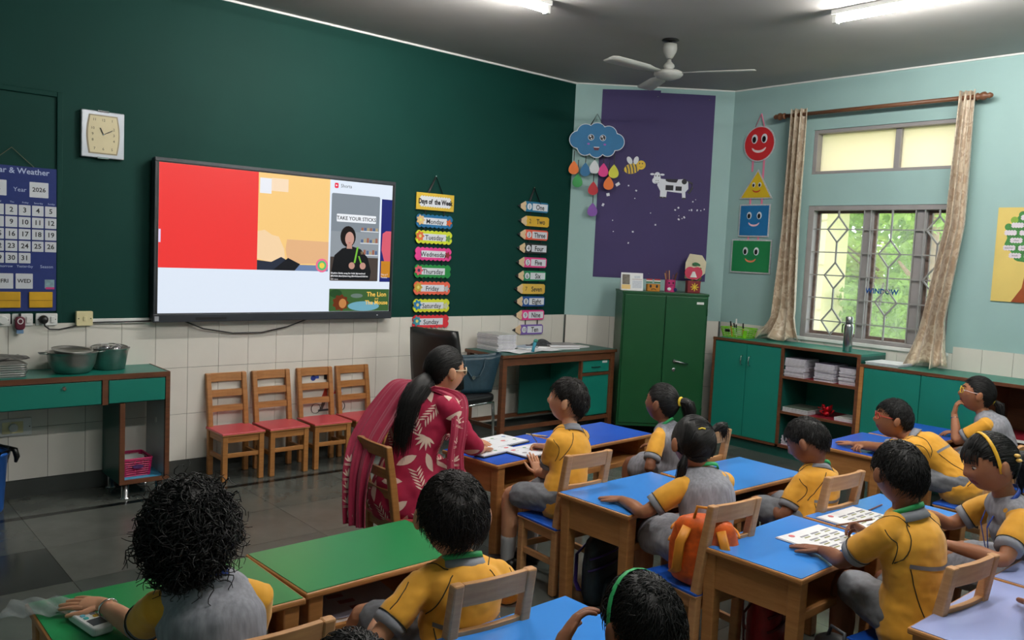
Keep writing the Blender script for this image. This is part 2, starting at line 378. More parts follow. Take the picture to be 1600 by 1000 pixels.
# ------------------------------------------------------------------ outside the window
m_cream = M('cream_render', (236, 216, 168), .8, var=.05, scale=3)
bd = thing('building', 'cream rendered building corner seen through the left window panes', 'building', (8.2, -1.0, -1.0))
MB().box(0, .45, -.04, 2.4, 0, 4.4).build('wall', m_cream, bd)
for k in range(9): MB().box(-.012, 0, -.04, 2.4, .3+.45*k, .31+.45*k).build('render_joint', M('joint', (200, 180, 140), .9, var=.05), bd)
ob = tag(MB().box(XC+.2, 30, -26, 14, -1.3, -1.0).build('lawn', M('lawn_green', (96, 128, 58), .9, var=.3, scale=3, bump=.3)), 'green lawn outside below the window', 'lawn'); ob['kind'] = 'structure'
leafm = [M('leaf_%d' % i, c, .5, var=.6, scale=5, trans=0) for i, c in enumerate([(132, 166, 66), (86, 124, 50), (176, 198, 104)])]
for m in leafm:
    pbn = m.node_tree.nodes['Principled BSDF']; pbn.inputs['Subsurface Weight'].default_value = 0
    tln = m.node_tree.nodes.new('ShaderNodeBsdfTranslucent'); tln.inputs[0].default_value = (.45, .68, .14, 1); mxn = m.node_tree.nodes.new('ShaderNodeMixShader'); mxn.inputs[0].default_value = .5
    m.node_tree.links.new(pbn.outputs[0], mxn.inputs[1]); m.node_tree.links.new(tln.outputs[0], mxn.inputs[2]); m.node_tree.links.new(mxn.outputs[0], m.node_tree.nodes['Material Output'].inputs[0])
m_bark2 = M('dark_bark', (84, 78, 56), .9, var=.25, scale=18, bump=.4)
m_bark = M('pinkish_bark', (176, 138, 120), .9, var=.25, scale=18, bump=.4)
def tree(label, x, y, h, crown_r, zc, seed, n, lm, leaf=.11, trunk_r=.12, bark=None):
    rr = random.Random(seed); t = thing('tree', label, 'tree', (x, y, -1.0), 0, 'trees outside the window')
    pts = [(0, 0, 0), (.05, .04, h*.35), (-.04, .08, h*.7), (0, .02, h)]
    b = MB().tube(pts, [trunk_r, trunk_r*.85, trunk_r*.6, trunk_r*.3], 10)
    for k in range(4):
        a = rr.uniform(0, 2*PI); z = rr.uniform(.35, .8)*h; L = crown_r*rr.uniform(.6, .95)
        b.tube([(0, 0, z), (math.cos(a)*L*.5, math.sin(a)*L*.5, z+L*.25), (math.cos(a)*L, math.sin(a)*L, z+L*.55)], [trunk_r*.4, trunk_r*.25, .015], 6)
    b.build('trunk', bark or m_bark2, t, smooth=True)
    cl = [(rr.uniform(-1, 1)*crown_r, rr.uniform(-1, 1)*crown_r, zc+rr.uniform(-1, 1)*crown_r*1.0, rr.uniform(.25, .55)*crown_r) for _ in range(26)]
    V = []; Fc = []
    for k in range(n):
        cxx, cyy, czz, cr = cl[rr.randrange(len(cl))]
        d = Vector((rr.gauss(0, 1), rr.gauss(0, 1), rr.gauss(0, 1))).normalized()*cr*(.5+.5*rr.random())
        p = Vector((cxx, cyy, czz))+d; L = leaf*rr.uniform(.6, 1.3)
        a = Vector((rr.gauss(0, 1), rr.gauss(0, 1), rr.gauss(0, .6)-.5)).normalized(); s2 = a.orthogonal().normalized(); s2.rotate(Matrix.Rotation(rr.uniform(0, 6.28), 3, a))
        o = len(V); V += [p, p+a*L*.5+s2*L*.22, p+a*L, p+a*L*.5-s2*L*.22]; Fc.append((o, o+1, o+2, o+3))
    b = MB(); b.add(V, Fc); o = b.build('foliage', lm, t); o['kind'] = 'stuff'
tree('leafy green tree filling the middle of the window view', 10.5, -.5, 4.2, 1.05, 2.7, 11, 9000, leafm[0], .14, .05)
tree('darker green tree behind the left window panes', 12.6, 1.5, 4.5, 1.3, 3.0, 12, 6000, leafm[1], .16)
tree('pink-barked tree behind the right window pane', 9.1, -1.74, 5.0, .8, 3.9, 13, 3000, leafm[2], .1, .13, m_bark)
tree('pale green tree farthest back in the window view', 16.5, 1.8, 6.0, 2.0, 3.6, 14, 7000, leafm[2], .22)
tree('broad green tree at the right of the window view', 12.9, -.9, 5.0, 1.2, 3.0, 15, 8000, leafm[2], .18)
tree('low green shrub-like tree close under the window', 8.9, -1.35, 2.4, .45, 1.9, 16, 2500, leafm[0], .09, .04)
# ------------------------------------------------------------------ furniture materials
w_pale = WOOD('pale_worn_wood', (208, 158, 108), (182, 130, 84), .5)
w_mid = WOOD('varnished_brown_wood', (178, 122, 66), (146, 94, 46), .4)
w_desk = WOOD('desk_beech_wood', (186, 132, 78), (158, 104, 56), .4)
w_dark = WOOD('dark_brown_beading', (112, 66, 38), (82, 46, 26), .45)
m_lam_blue = M('sky_blue_laminate', (62, 140, 226), .22, var=.03, scale=3, bump=.004)
m_lam_deep = M('royal_blue_laminate', (36, 88, 205), .25, var=.03, scale=3, bump=.004)
m_lam_green = M('green_laminate', (24, 132, 72), .3, var=.04, scale=3, bump=.004)
m_lam_glare = M('glare_pale_blue_laminate', (164, 176, 226), .25, var=.03, scale=3)  # lavender tint stands in for window glare on blue tops
m_lam_red = M('red_laminate', (206, 74, 84), .3, var=.05, scale=4)
m_seat_blue = M('blue_seat_laminate', (30, 88, 190), .3, var=.05, scale=4)
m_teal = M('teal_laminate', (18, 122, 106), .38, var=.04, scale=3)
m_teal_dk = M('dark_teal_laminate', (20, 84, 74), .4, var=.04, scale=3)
m_red_shelf = M('maroon_shelf', (130, 22, 40), .5, var=.1)
m_steel = M('brushed_steel', (176, 178, 180), .25, metal=1.0, var=.06, scale=40)
m_chrome = M('chrome', (210, 212, 214), .1, metal=1.0, var=0)
m_paper = M('white_paper', (236, 236, 238), .7, var=.02)
m_page = M('printed_page', (228, 230, 236), .6, var=.03)
m_ink = M('dark_ink', (40, 40, 46), .7, var=0)
m_cream_p = M('cream_plastic', (224, 212, 166), .45, var=.04)
m_wplast = M('white_plastic', (222, 222, 220), .4, var=.03)
# ------------------------------------------------------------------ small chairs (face +y)
def make_chair(name, label, group, seatm, wood, rails, steel_feet=False):
    t = thing(name, label, 'chair', group=group)
    MB().box(-.142, .142, -.128, .15, .301, .315).build('seat', [seatm], t, bevel=.004)
    MB().box(-.1425, .1425, -.1285, .1505, .296, .3075).build('seat_edge', wood, t, bevel=.004)
    for sx in (-1, 1):
        MB().bar((sx*.12, .128, 0), (sx*.12, .128, .298), .034, .034, up=(0, 1, 0)).build('leg', wood, t, bevel=.004)
        b = MB(); P = [(sx*.12, -.105, 0), (sx*.12, -.11, .31), (sx*.12, -.135, .48), (sx*.12, -.165, .655)]
        for i in range(3): pass
        v = []
        for k, (px, py, pz) in enumerate(P):
            d = .036 if k < 3 else .03
            v += [(px-.017, py-d/2, pz), (px+.017, py-d/2, pz), (px+.017, py+d/2, pz), (px-.017, py+d/2, pz)]
        px, py, pz = P[-1]
        f = [(3, 2, 1, 0), (12, 13, 14, 15)]
        for i in range(3):
            for k in range(4): f.append((4*i+k, 4*i+(k+1) % 4, 4*i+4+(k+1) % 4, 4*i+4+k))
        b.add(v, f); b.build('rear_post', wood, t, bevel=.006)
        MB().box(sx*.12-.009, sx*.12+.009, -.09, .112, .252, .296).build('side_apron', wood, t)
        MB().box(sx*.12-.009, sx*.12+.009, -.09, .112, .135, .162).build('side_stretcher', wood, t, bevel=.002)
    MB().box(-.105, .105, .118, .138, .252, .296).build('front_apron', wood, t)
    MB().box(-.105, .105, -.118, -.1, .252, .296).build('rear_apron', wood, t)
    MB().box(-.105, .105, .12, .136, .155, .182).build('front_stretcher', wood, t, bevel=.002)
    for k, (z0, z1) in enumerate(rails):
        yc = -.11-.06*max(0, ((z0+z1)/2-.33))/.33
        V_ = []
        for q in range(7):
            u = q/6; xx = -.104+.208*u; bow = -.007*math.sin(PI*u)
            for (yy, zz_) in ((-.009, z0), (.009, z0), (.009, z1), (-.009, z1)): V_.append((xx, yc+bow+yy-.15*(zz_-(z0+z1)/2), zz_))
        F_q = [(3, 2, 1, 0), (24, 25, 26, 27)]+[(4*q+e, 4*q+(e+1) % 4, 4*q+4+(e+1) % 4, 4*q+4+e) for q in range(6) for e in range(4)]
        MB().add(V_, F_q).build('top_rail' if k == 0 else 'back_rail', wood, t, bevel=.002)
    if steel_feet:
        for sx in (-1, 1):
            for yy in (.128, -.105): MB().lathe([(.012, 0), (.012, .006)], 10, (sx*.12, yy, -.0005)).build('foot_stud', m_steel, t)
    return t
R3 = ((.598, .654), (.50, .545), (.405, .445))
R2 = ((.588, .654), (.478, .514))
wc0 = make_chair('small_chair', 'leftmost red-seated wooden chair against the tiled wall', 'red-seated chairs along the tiled wall', m_lam_red, w_mid, R3, True)
wc0.location = (2.483, -.185, 0); wc0.rotation_euler = (0, 0, PI)
for k, (cx, lb) in enumerate(((2.795, 'second red-seated wooden chair from the left against the tiled wall'), (3.12, 'third red-seated wooden chair from the left against the tiled wall'), (3.43, 'red-seated wooden chair against the tiled wall, nearest the teacher'))):
    dup(wc0, (cx, -.19+.004*k, 0), PI+(.01, -.015, .02)[k], lb)
dup(wc0, (2.44, -2.2, 0), -PI/2-.04, 'red-seated wooden chair the teacher sits on', 'occupied chairs')
kc0 = make_chair('small_chair', 'blue-seated wooden chair of the yellow-shirted boy beside the teacher', 'blue-seated pupil chairs', m_seat_blue, w_pale, R2)
kc0.location = (2.995, -2.685, 0); kc0.rotation_euler = (0, 0, -.06)
for loc, rz, lb in (((2.925, -3.505, 0), -.10, 'pale wooden chair with the orange school bag on its blue seat'),
                    ((3.70, -3.525, 0), -.08, 'pale wooden chair of the boy looking down at his lap'),
                    ((3.03, -4.29, 0), -.12, 'pale wooden chair behind the boy writing at the notebook desk'),
                    ((1.726, -3.555, 0), -.08, 'pale wooden chair of the boy at the green desk'),
                    ((1.105, -3.53, 0), -.02, 'pale wooden chair of the curly-haired child, at the bottom edge'),
                    ((3.92, -2.69, 0), 0, 'chair of the girl with the ponytail near the steel cupboard'),
                    ((5.0, -3.74, 0), 0, 'chair of the boy in red glasses leaning on his desk'),
                    ((5.72, -3.72, 0), 0, 'chair of the girl in yellow glasses'),
                    ((3.83, -4.36, 0), 0, 'chair of the girl in the yellow hairband'),
                    ((1.66, -4.4, 0), 0, 'chair of the boy with a green ribbon, below the bottom edge')):
    dup(kc0, loc, rz, lb)
# ------------------------------------------------------------------ pupil desks (pupil sits on the -y side)
DW, DD, DH = .645, .405, .5
def make_desk(label, lam, group):
    t = thing('pupil_desk', label, 'desk', group=group)
    MB().box(-DW/2, DW/2, -DD/2, DD/2, DH-.022, DH-.002).build('top_edge', w_desk, t, bevel=.006)
    MB().box(-DW/2+.008, DW/2-.008, -DD/2+.008, DD/2-.008, DH-.004, DH).build('laminate_top', lam, t)
    for sx in (-1, 1):
        for sy in (-1, 1):
            MB().bar((sx*(DW/2-.045), sy*(DD/2-.04), 0), (sx*(DW/2-.04), sy*(DD/2-.035), DH-.02), .044, .044, up=(0, 1, 0), w2=.05, d2=.05).build('leg', w_desk, t, bevel=.005)
        MB().box(sx*(DW/2-.033)-.009, sx*(DW/2-.033)+.009, -DD/2+.055, DD/2-.055, DH-.15, DH-.022).build('side_panel', w_desk, t)
    MB().box(-DW/2+.06, DW/2-.06, DD/2-.045, DD/2-.03, DH-.15, DH-.022).build('front_panel', w_desk, t)
    MB().box(-DW/2+.04, DW/2-.04, -DD/2+.03, DD/2-.045, DH-.155, DH-.143).build('shelf', w_desk, t)
    MB().box(-DW/2+.062, DW/2-.062, -DD/2+.018, -DD/2+.034, DH-.165, DH-.135).build('shelf_lip', w_desk, t, bevel=.003)
    return t
protos = {}
for lam, key, cx, cy, rz, lb in (
    (m_lam_green, 'g', 1.085, -3.04, .0, 'green-topped desk with the white remote, at the lower left'),
    (m_lam_green, 'g', 1.735, -3.005, .03, 'green-topped desk of the boy in front of the teacher'),
    (m_lam_blue, 'b', 3.135, -3.035, .02, 'sky-blue desk with the hand of the dark-haired girl laid on it'),
    (m_lam_blue, 'b', 3.80, -3.07, -.02, 'sky-blue desk in front of the boy looking down'),
    (m_lam_blue, 'b', 3.105, -3.812, .02, 'sky-blue desk with the worksheet and large wooden end panel'),
    (m_lam_blue, 'b', 3.765, -3.85, -.02, 'sky-blue desk with the pencil, in front of the girl in the hairband'),
    (m_lam_blue, 'b', 1.735, -3.865, .02, 'sky-blue desk at the bottom edge beside the boy with the green ribbon'),
    (m_lam_deep, 'd', 3.175, -2.125, .10, 'royal-blue desk with the open spiral books beside the teacher'),
    (m_lam_deep, 'd', 3.83, -2.075, .06, 'royal-blue desk in front of the girl with the ponytail'),
    (m_lam_deep, 'd', 5.12, -3.11, .03, 'royal-blue desk that the boy in red glasses leans on'),
    (m_lam_deep, 'd', 5.79, -3.12, .03, 'royal-blue desk in front of the girl in yellow glasses'),
    (m_lam_glare, 'l', 3.04, -4.595, .0, 'blue desk corner coloured pale for window glare, at the lower right edge'),
    (m_lam_glare, 'l', 3.70, -4.585, .0, 'blue desk coloured pale for window glare at the right edge, beside the other pale one')):
    if key not in protos:
        protos[key] = make_desk(lb, lam, 'pupil desks'); protos[key].location = (cx, cy, 0); protos[key].rotation_euler = (0, 0, rz)
    else: dup(protos[key], (cx, cy, 0), rz, lb)
# ------------------------------------------------------------------ books, paper and small things on the desks
def spiral_book(loc, rz, label, pages):
    t = thing('spiral_book', label, 'book', loc, rz, 'open spiral books')
    w, h = .27, .20
    MB().box(-w/2, w/2, -h/2, h/2, 0, .006).build('cover', m_ink, t)
    b = MB().box(-w/2+.003, w/2-.003, -h/2+.003, h/2-.003, .006, .012); b.build('pages', m_page, t)
    b = MB()
    for k in range(22): b.tube([(-w/2+.01+k*(w-.02)/21+.003*math.cos(a), -h/2-.0+.007*math.cos(a), .007+.007*math.sin(a)) for a in [i*PI/4 for i in range(8)]], .0009, 4, closed=True)
    b.build('spiral_binding', m_ink, t)
    pc = [M('print_' + n, c, .6, var=0) for n, c in (('red', (214, 110, 112)), ('green', (110, 156, 118)), ('blue', (120, 150, 196)), ('grey', (150, 150, 158)))]
    for k, (px, py, sc) in enumerate(pages):
        MB().prism(circle(px, py, .016*sc, 10, .010*sc), .0122, .0126).build('printed_picture', pc[k % 4], t)
        MB().box(px-.02, px+.02, py-.022, py-.0195, .0122, .0125).build('printed_line', pc[3], t)
    return t
PG = [(-.09, .05, 1), (.0, .055, .8), (.09, .05, 1), (-.08, -.02, 1), (.01, -.015, 1.1), (.09, -.03, .9)]
spiral_book((3.20, -1.985, DH), .12+.04, 'far open spiral book on the royal-blue desk, facing the teacher', PG)
spiral_book((3.02, -2.10, DH+.001), .14+PI, 'blank-looking open spiral page under the sleeve of the teacher', PG[:2])
spiral_book((3.21, -2.235, DH), .10, 'near open spiral book on the royal-blue desk, under the hand of the boy', PG)
def worksheet(loc, rz, label, n=3):
    t = thing('worksheet', label, 'paper', loc, rz, 'worksheets on the sky-blue desks')
    for k in range(n):
        MB().grid(lambda u, v, k=k: (-.145+.29*u+.002*k, -.105+.21*v-.002*k, .001+.0018*k+.010*max(0, .25-u)**1.2), 9, 5).build('sheet', m_paper, t, solid=.0012)
    zt = .001+.0018*n
    for r in range(4):
        for q in range(3): MB().box(-.06+q*.07, -.01+q*.07, .045-r*.04, .053-r*.04, zt-.0003, zt+.0006).build('printed_row', M('print_grey', (150, 150, 158), .6, var=0), t); MB().box(-.055+q*.07, -.02+q*.07, .032-r*.04, .037-r*.04, zt-.0003, zt+.0006).build('printed_row', M('print_olive', (150, 150, 80), .6, var=0), t)
    MB().prism(circle(-.08, .075, .012, 12), zt-.0003, zt+.0006).build('printed_badge', M('print_red', (214, 110, 112), .6, var=0), t)
worksheet((3.225, -3.845, DH), -.03, 'printed worksheet under the arm of the boy writing')
worksheet((3.60, -3.80, DH), -.02, 'second printed worksheet, on the sky-blue desk with the pencil')
def pencil(loc, rz, label, col, ry=0, L=.15):
    t = thing('pencil', label, 'pencil', loc, (0, ry, rz), 'pencils')
    MB().tube([(-L/2, 0, 0), (L/2-.016, 0, 0)], .0036, 6).build('shaft', M('pencil_'+col[0], col[1], .4, var=.05), t)
    MB().tube([(L/2-.016, 0, 0), (L/2, 0, 0)], [.0036, .0006], 6).build('tip', w_pale, t)
    return t
pencil((3.83, -3.765, DH+.004), .07, 'dark red pencil lying on the sky-blue desk', ('maroon', (88, 26, 46)))
pencil((3.275, -2.175, DH+.055), .5, 'dark pencil in the hand of the boy beside the teacher', ('black', (30, 30, 34)), .55)
pencil((3.335, -3.905, DH+.062), 2.2, 'brown pencil in the hand of the boy writing', ('brown', (122, 78, 50)), .3)
pencil((3.50, -1.96, DH+.004), -1.0, 'pale wooden ruler-like pencil lying across the royal-blue desk', ('yellow', (214, 190, 140)), L=.13)
# remote and plastic pouch
rm = thing('remote_control', 'white remote control with coloured buttons on the green desk', 'remote', (.867, -3.09, DH), -1.40)
MB().prism(rrect(0, 0, .15, .056, .012), .001, .024).build('body', m_wplast, rm, bevel=.006, seg=3)
MB().box(.015, .055, -.018, .018, .024, .0252).build('display', M('lcd_dark', (62, 68, 74), .3, var=0), rm)
for k, (px, py, cc) in enumerate(((.0, .012, (226, 178, 60)), (.0, -.012, (60, 170, 170)), (-.02, .012, (120, 120, 126)), (-.02, -.012, (90, 160, 180)), (-.04, 0, (140, 140, 146)))):
    MB().prism(rrect(px, py, .013, .011, .003), .024, .0262).build('button', M('button_%d' % k, cc, .5, var=0), rm)
m_poly = M('clear_plastic_film', (150, 158, 158), .12, var=.1, scale=20, bump=.5); m_poly.node_tree.nodes['Principled BSDF'].inputs['Alpha'].default_value = .38
MB().grid(lambda u, v: (-.09+.18*u, -.05+.1*v, .004+.012*abs(math.sin(u*9+v*5))*(1-abs(u-.5))+.008*v), 22, 14).build('plastic_pouch', m_poly, None, smooth=True, solid=.0012, loc=(.785, -2.925, DH), rot=(0, 0, -.5))
tag(bpy.data.objects['plastic_pouch'], 'crinkled clear plastic pouch under the hand of the curly-haired child', 'pouch')
def closed_book(loc, rz, label, col, size=(.2, .27, .012), grp='books kept under the desk tops', deco=True):
    t = thing('exercise_book', label, 'book', loc, rz, grp); w, h, th = size
    MB().box(-w/2, w/2, -h/2, h/2, 0, th-.002).build('pages', m_paper, t)
    MB().box(-w/2-.002, w/2+.002, -h/2-.002, h/2+.002, th-.002, th).build('cover', M('cover_%02x%02x%02x' % col, col, .35, var=.05), t)
    if deco:
        for k in range(3): MB().box(-w*.3+k*w*.25, -w*.18+k*w*.25, -h*.1+k*.02, h*.08+k*.02, th, th+.0006).build('printed_picture', M('print_brick', (124, 70, 76), .6, var=0), t)
    return t
sh = DH-.143
closed_book((1.66, -3.07, sh), 1.45, 'glossy picture book on the shelf of the green desk', (150, 146, 160), (.21, .30, .014))
closed_book((3.21, -3.10, sh), 1.5, 'grey exercise book on the shelf of the sky-blue desk', (120, 122, 130), (.18, .25, .01))
closed_book((3.86, -3.12, sh), 1.3, 'dark exercise book on the shelf in front of the boy looking down', (64, 66, 74), (.2, .27, .02))
# ------------------------------------------------------------------ cupboards along the window wall
m_handle = m_chrome
CF = 6.27
cab = thing('storage_cabinet', 'tall teal cabinet with two doors and open shelves under the window', 'cabinet', (0, 0, 0))
b = MB(); b.box(CF+.01, XC-.02, -2.44, -1.15, .88, .898); b.build('top_board', m_teal, cab)
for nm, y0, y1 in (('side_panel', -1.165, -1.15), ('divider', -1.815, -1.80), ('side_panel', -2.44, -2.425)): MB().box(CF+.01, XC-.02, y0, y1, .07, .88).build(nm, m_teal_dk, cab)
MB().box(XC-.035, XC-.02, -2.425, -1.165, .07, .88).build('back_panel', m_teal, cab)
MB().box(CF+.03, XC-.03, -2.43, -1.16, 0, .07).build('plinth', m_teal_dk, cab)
for (y0, y1) in ((-1.477, -1.172), (-1.795, -1.481)):
    d = MB().box(CF, CF+.016, y0, y1, .105, .872).build('door', m_teal, cab, bevel=.002)
    hy = y0+.035 if y0 > -1.5 else y1-.035
    MB().tube([(CF, hy, .775), (CF-.022, hy, .768), (CF-.026, hy, .735), (CF-.022, hy, .702), (CF, hy, .695)], .0045, 8).build('handle', m_chrome, d, smooth=True)
b = MB(); b.box(CF-.004, CF+.01, -2.445, -1.145, .878, .9); b.build('edge_beading', w_dark, cab)
for y in (-1.16, -1.808, -2.433): MB().box(CF-.004, CF+.01, y-.012, y+.012, .085, .878).build('edge_beading', w_dark, cab)
MB().box(CF-.004, CF+.01, -2.43, -1.16, .085, .103).build('edge_beading', w_dark, cab)
for z in (.655, .375, .105):
    s = MB().box(CF+.012, XC-.036, -2.424, -1.816, z-.016, z).build('shelf', m_red_shelf, cab)
    MB().box(CF-.002, CF+.012, -2.424, -1.816, z-.018, z+.001).build('edge_beading', w_dark, s)
low = thing('low_cabinet', 'low teal cabinet running right from the tall one under the poster wall', 'cabinet', (0, 0, 0))
MB().box(CF+.01, XC-.012, -4.7, -2.447, .815, .832).build('top_board', m_teal, low)
MB().box(CF-.004, CF+.01, -4.7, -2.447, .812, .834).build('edge_beading', w_dark, low)
MB().box(CF+.03, XC-.03, -4.7, -2.46, 0, .07).build('plinth', m_teal_dk, low)
for y0, y1 in ((-2.462, -2.447), (-3.325, -3.31), (-4.7, -4.685)): MB().box(CF+.01, XC-.02, y0, y1, .07, .815).build('side_panel', w_dark, low)
MB().box(CF-.004, CF+.01, -2.475, -2.447, .07, .812).build('edge_beading', w_desk, low)
MB().box(CF-.004, CF+.01, -3.33, -3.305, .07, .812).build('edge_beading', w_dark, low)
for y0, y1 in ((-2.885, -2.478), (-3.302, -2.889)):
    d = MB().box(CF, CF+.016, y0, y1, .09, .808).build('door', m_teal, low, bevel=.002)
    MB().lathe([(.008, 0), (.009, .01), (.006, .014)], 12).build('knob', m_chrome, d, loc=(CF, -2.905 if y0 < -3 else -2.86, .40), rot=(0, -PI/2, 0))
MB().box(XC-.035, XC-.02, -4.685, -3.325, .07, .815).build('back_panel', w_dark, low)
for z in (.48, .2, .08):
    s = MB().box(CF+.015, XC-.036, -4.685, -3.325, z-.016, z).build('shelf', m_red_shelf, low); MB().box(CF+.0, CF+.015, -4.685, -3.325, z-.018, z-.002).build('shelf_edge', m_white, s)
# book stacks in the shelves, every book a thing
def stack(x, y, z, n, w, d, th, col, lab, grp, seed, covers=None):
    rr = random.Random(seed)
    mp_ = M('book_pages', (214, 212, 220), .7, var=.1, scale=60); proto = None
    for k in range(n):
        lb = lab if k < n-1 or n < 3 else 'topmost '+lab
        if proto is None:
            proto = thing('exercise_book', lb, 'book', (x, y, z), 0, grp)
            MB().box(-d/2, d/2, -w/2, w/2, .0006, th-.0012).build('pages', mp_, proto)
            MB().box(-d/2-.001, d/2+.001, -w/2-.001, w/2+.001, th-.0012, th-.0002).build('cover', M('cover_%s' % grp[:14], col, .5, var=.1), proto)
        else: dup(proto, (x+rr.uniform(-.006, .006), y+rr.uniform(-.005, .005), z+k*th), rr.uniform(-.02, .02), lb)
stack(6.40, -1.905, .655, 14, .17, .21, .0105, (150, 140, 160), 'exercise book in the left stack on the upper cabinet shelf', 'left stack on the upper shelf', 1)
stack(6.40, -2.155, .655, 13, .16, .21, .0105, (120, 112, 136), 'exercise book in the middle stack on the upper cabinet shelf', 'middle stack on the upper shelf', 2)
stack(6.41, -2.335, .655, 12, .13, .2, .0105, (140, 128, 150), 'exercise book in the right stack on the upper cabinet shelf', 'right stack on the upper shelf', 3)
stack(6.42, -1.94, .375, 4, .22, .27, .009, (84, 96, 84), 'magazine in the flat pile on the middle cabinet shelf', 'magazines on the middle shelf', 4)
stack(6.42, -2.33, .375, 2, .15, .22, .012, (200, 200, 196), 'pale book at the right end of the middle cabinet shelf', 'pale books on the middle shelf', 5)
stack(6.42, -1.92, .105, 6, .18, .24, .012, (130, 124, 140), 'exercise book in the stack on the bottom cabinet shelf', 'stack on the bottom shelf', 6)
stack(6.45, -2.58, .832, 3, .24, .26, .007, (226, 228, 232), 'white file lying on the low cabinet beside the right curtain', 'white files on the low cabinet', 7)
# red ribbon bow
bow = thing('ribbon_bow', 'shiny red gift ribbon bow on the middle cabinet shelf', 'bow', (6.40, -2.14, .375))
m_rib = M('shiny_red_ribbon', (196, 20, 36), .25, var=.2, scale=30)
rr = random.Random(5); b = MB()
for k in range(26):
    a = rr.uniform(0, 2*PI); e = rr.uniform(.1, 1.2); L = rr.uniform(.05, .09); d = Vector((math.cos(a)*math.cos(e), math.sin(a)*math.cos(e), math.sin(e))); s2 = d.cross(Vector((0, 0, 1))).normalized()*.009
    P = [Vector((0, 0, .02)), d*L*.6+Vector((0, 0, .02+.015)), d*L+Vector((0, 0, .02)), d*L*.6+Vector((0, 0, .008))]
    b.add([p+s2 for p in P]+[p-s2 for p in P], [(0, 1, 5, 4), (1, 2, 6, 5), (2, 3, 7, 6)])
b.build('loops', m_rib, bow, smooth=True, solid=.001); MB().ellipsoid((0, 0, .02), (.025, .025, .018), 12, 8).build('knot', m_rib, bow, smooth=True)
# basket with markers
bk = thing('plastic_basket', 'lime green plastic basket with markers on the tall cabinet', 'basket', (6.48, -1.25, .898), 0)
m_lime = M('lime_plastic', (120, 196, 20), .4, var=.05)
for nm, prof in (('base', None),):
    MB().box(-.075, .075, -.11, .11, 0, .004).build('base', m_lime, bk)
b = MB()
def bw(t, z): # perimeter point
    w = .075+.018*z/.085; d = .11+.022*z/.085; P = rrect(0, 0, 2*w, 2*d, .02, 3); n = len(P); i = t*n; k = int(i) % n; f_ = i-int(i); q = P[(k+1) % n]; p = P[k]
    return (p[0]+(q[0]-p[0])*f_, p[1]+(q[1]-p[1])*f_, z)
for z in (.002, .02, .035, .05, .065): b.tube([bw(k/48, z) for k in range(48)], .0032, 5, closed=True)
for k in range(44): b.tube([bw(k/44, 0), bw(k/44, .07)], .0028, 5)
b.build('lattice_wall', m_lime, bk); MB().tube([bw(k/48, .08) for k in range(48)], (.005), 6, closed=True).build('rim', m_lime, bk, smooth=True)
MB().box(-.0945, -.088, .03, .075, .045, .068).build('label_hole', m_black, bk)
for k, (px, py, cc, tl) in enumerate(((-.02, .05, (226, 90, 30), .13), (.01, .03, (30, 30, 34), .15), (-.03, 0, (220, 220, 220), .12), (.02, -.03, (180, 120, 60), .12), (-.01, -.06, (200, 60, 60), .11))):
    t = thing('marker_pen', ('orange', 'black', 'white', 'brown', 'red')[k]+' marker pen standing in the lime basket', 'pen', (6.48+px, -1.25+py, .903), 0, 'pens in the lime basket')
    d = Vector((rr.uniform(-.2, .2), rr.uniform(-.2, .2), 1)).normalized()
    MB().tube([(0, 0, 0), d*tl*.7], .006, 8).build('barrel', M('pen_%d' % k, cc, .4, var=0), t); MB().tube([d*tl*.68, d*tl], [.0068, .006], 8).build('cap', m_black if k != 1 else m_wplast, t)
# steel bottle
bt = thing('steel_bottle', 'brushed steel water bottle on the tall cabinet before the window', 'bottle', (6.40, -2.27, .898))
MB().lathe([(.032, 0), (.034, .004), (.034, .19), (.031, .205), (.024, .215)], 28).build('body', m_steel, bt, smooth=True)
MB().lathe([(.026, .213), (.027, .222), (.027, .262), (.022, .268)], 24).build('cap', m_steel, bt, smooth=True)
MB().tube([(-.0, .036, .21), (0, .05, .2), (0, .052, .15), (0, .045, .14)], .004, 6).build('carry_loop', m_black, bt, smooth=True)
# ------------------------------------------------------------------ steel cupboard in the corner
alm = thing('steel_cupboard', 'dark green steel cupboard standing across the corner', 'cupboard', wallB(.815, 0, .25)['loc'], (0, 0, ANG_B))
m_alm = M('dark_green_enamel', (12, 74, 38), .35, var=.06, scale=5)
MB().box(-.365, .365, -.2, .2, .10, 1.25).build('body', m_alm, alm, bevel=.004)
for sx in (-1, 1):
    d = MB().box(sx*.004 if sx > 0 else -.35, .35 if sx > 0 else -.004, -.212, -.2, .13, 1.225).build('door', m_alm, alm, bevel=.003)
    if sx > 0:
        MB().lathe([(.017, 0), (.017, .006), (.01, .01)], 16).build('lock', m_steel, d, loc=(.10, -.212, .60), rot=(PI/2, 0, 0))
        b = MB(); b.lathe([(.016, 0), (.014, .012)], 14, (0, 0, 0)); h = b.build('handle', m_steel, d, loc=(.10, -.212, .675), rot=(PI/2, 0, 0))
        MB().tube([(.09, -.23, .678), (.15, -.236, .668), (.215, -.232, .655)], [.009, .008, .006], 8).build('lever', m_steel, d, smooth=True)
    for z in (.25, .65, 1.1): MB().tube([(sx*.358, -.206, z-.03), (sx*.358, -.206, z+.03)], .006, 8).build('hinge', m_alm, alm)
MB().box(.265, .325, -.2135, -.212, 1.165, 1.185).build('number_plate', m_white, alm)
MB().box(-.37, .37, -.205, .205, 1.235, 1.255).build('top_rim', m_alm, alm, bevel=.003)
for sx in (-1, 1):
    for sy in (-1, 1): MB().box(sx*.34-.02, sx*.34+.02, sy*.17-.02, sy*.17+.02, 0, .10).build('foot', m_black, alm)
def on_alm(s, off=.2): f = wallB(s, 1.255, off); return f['loc']
RB = (0, 0, ANG_B)
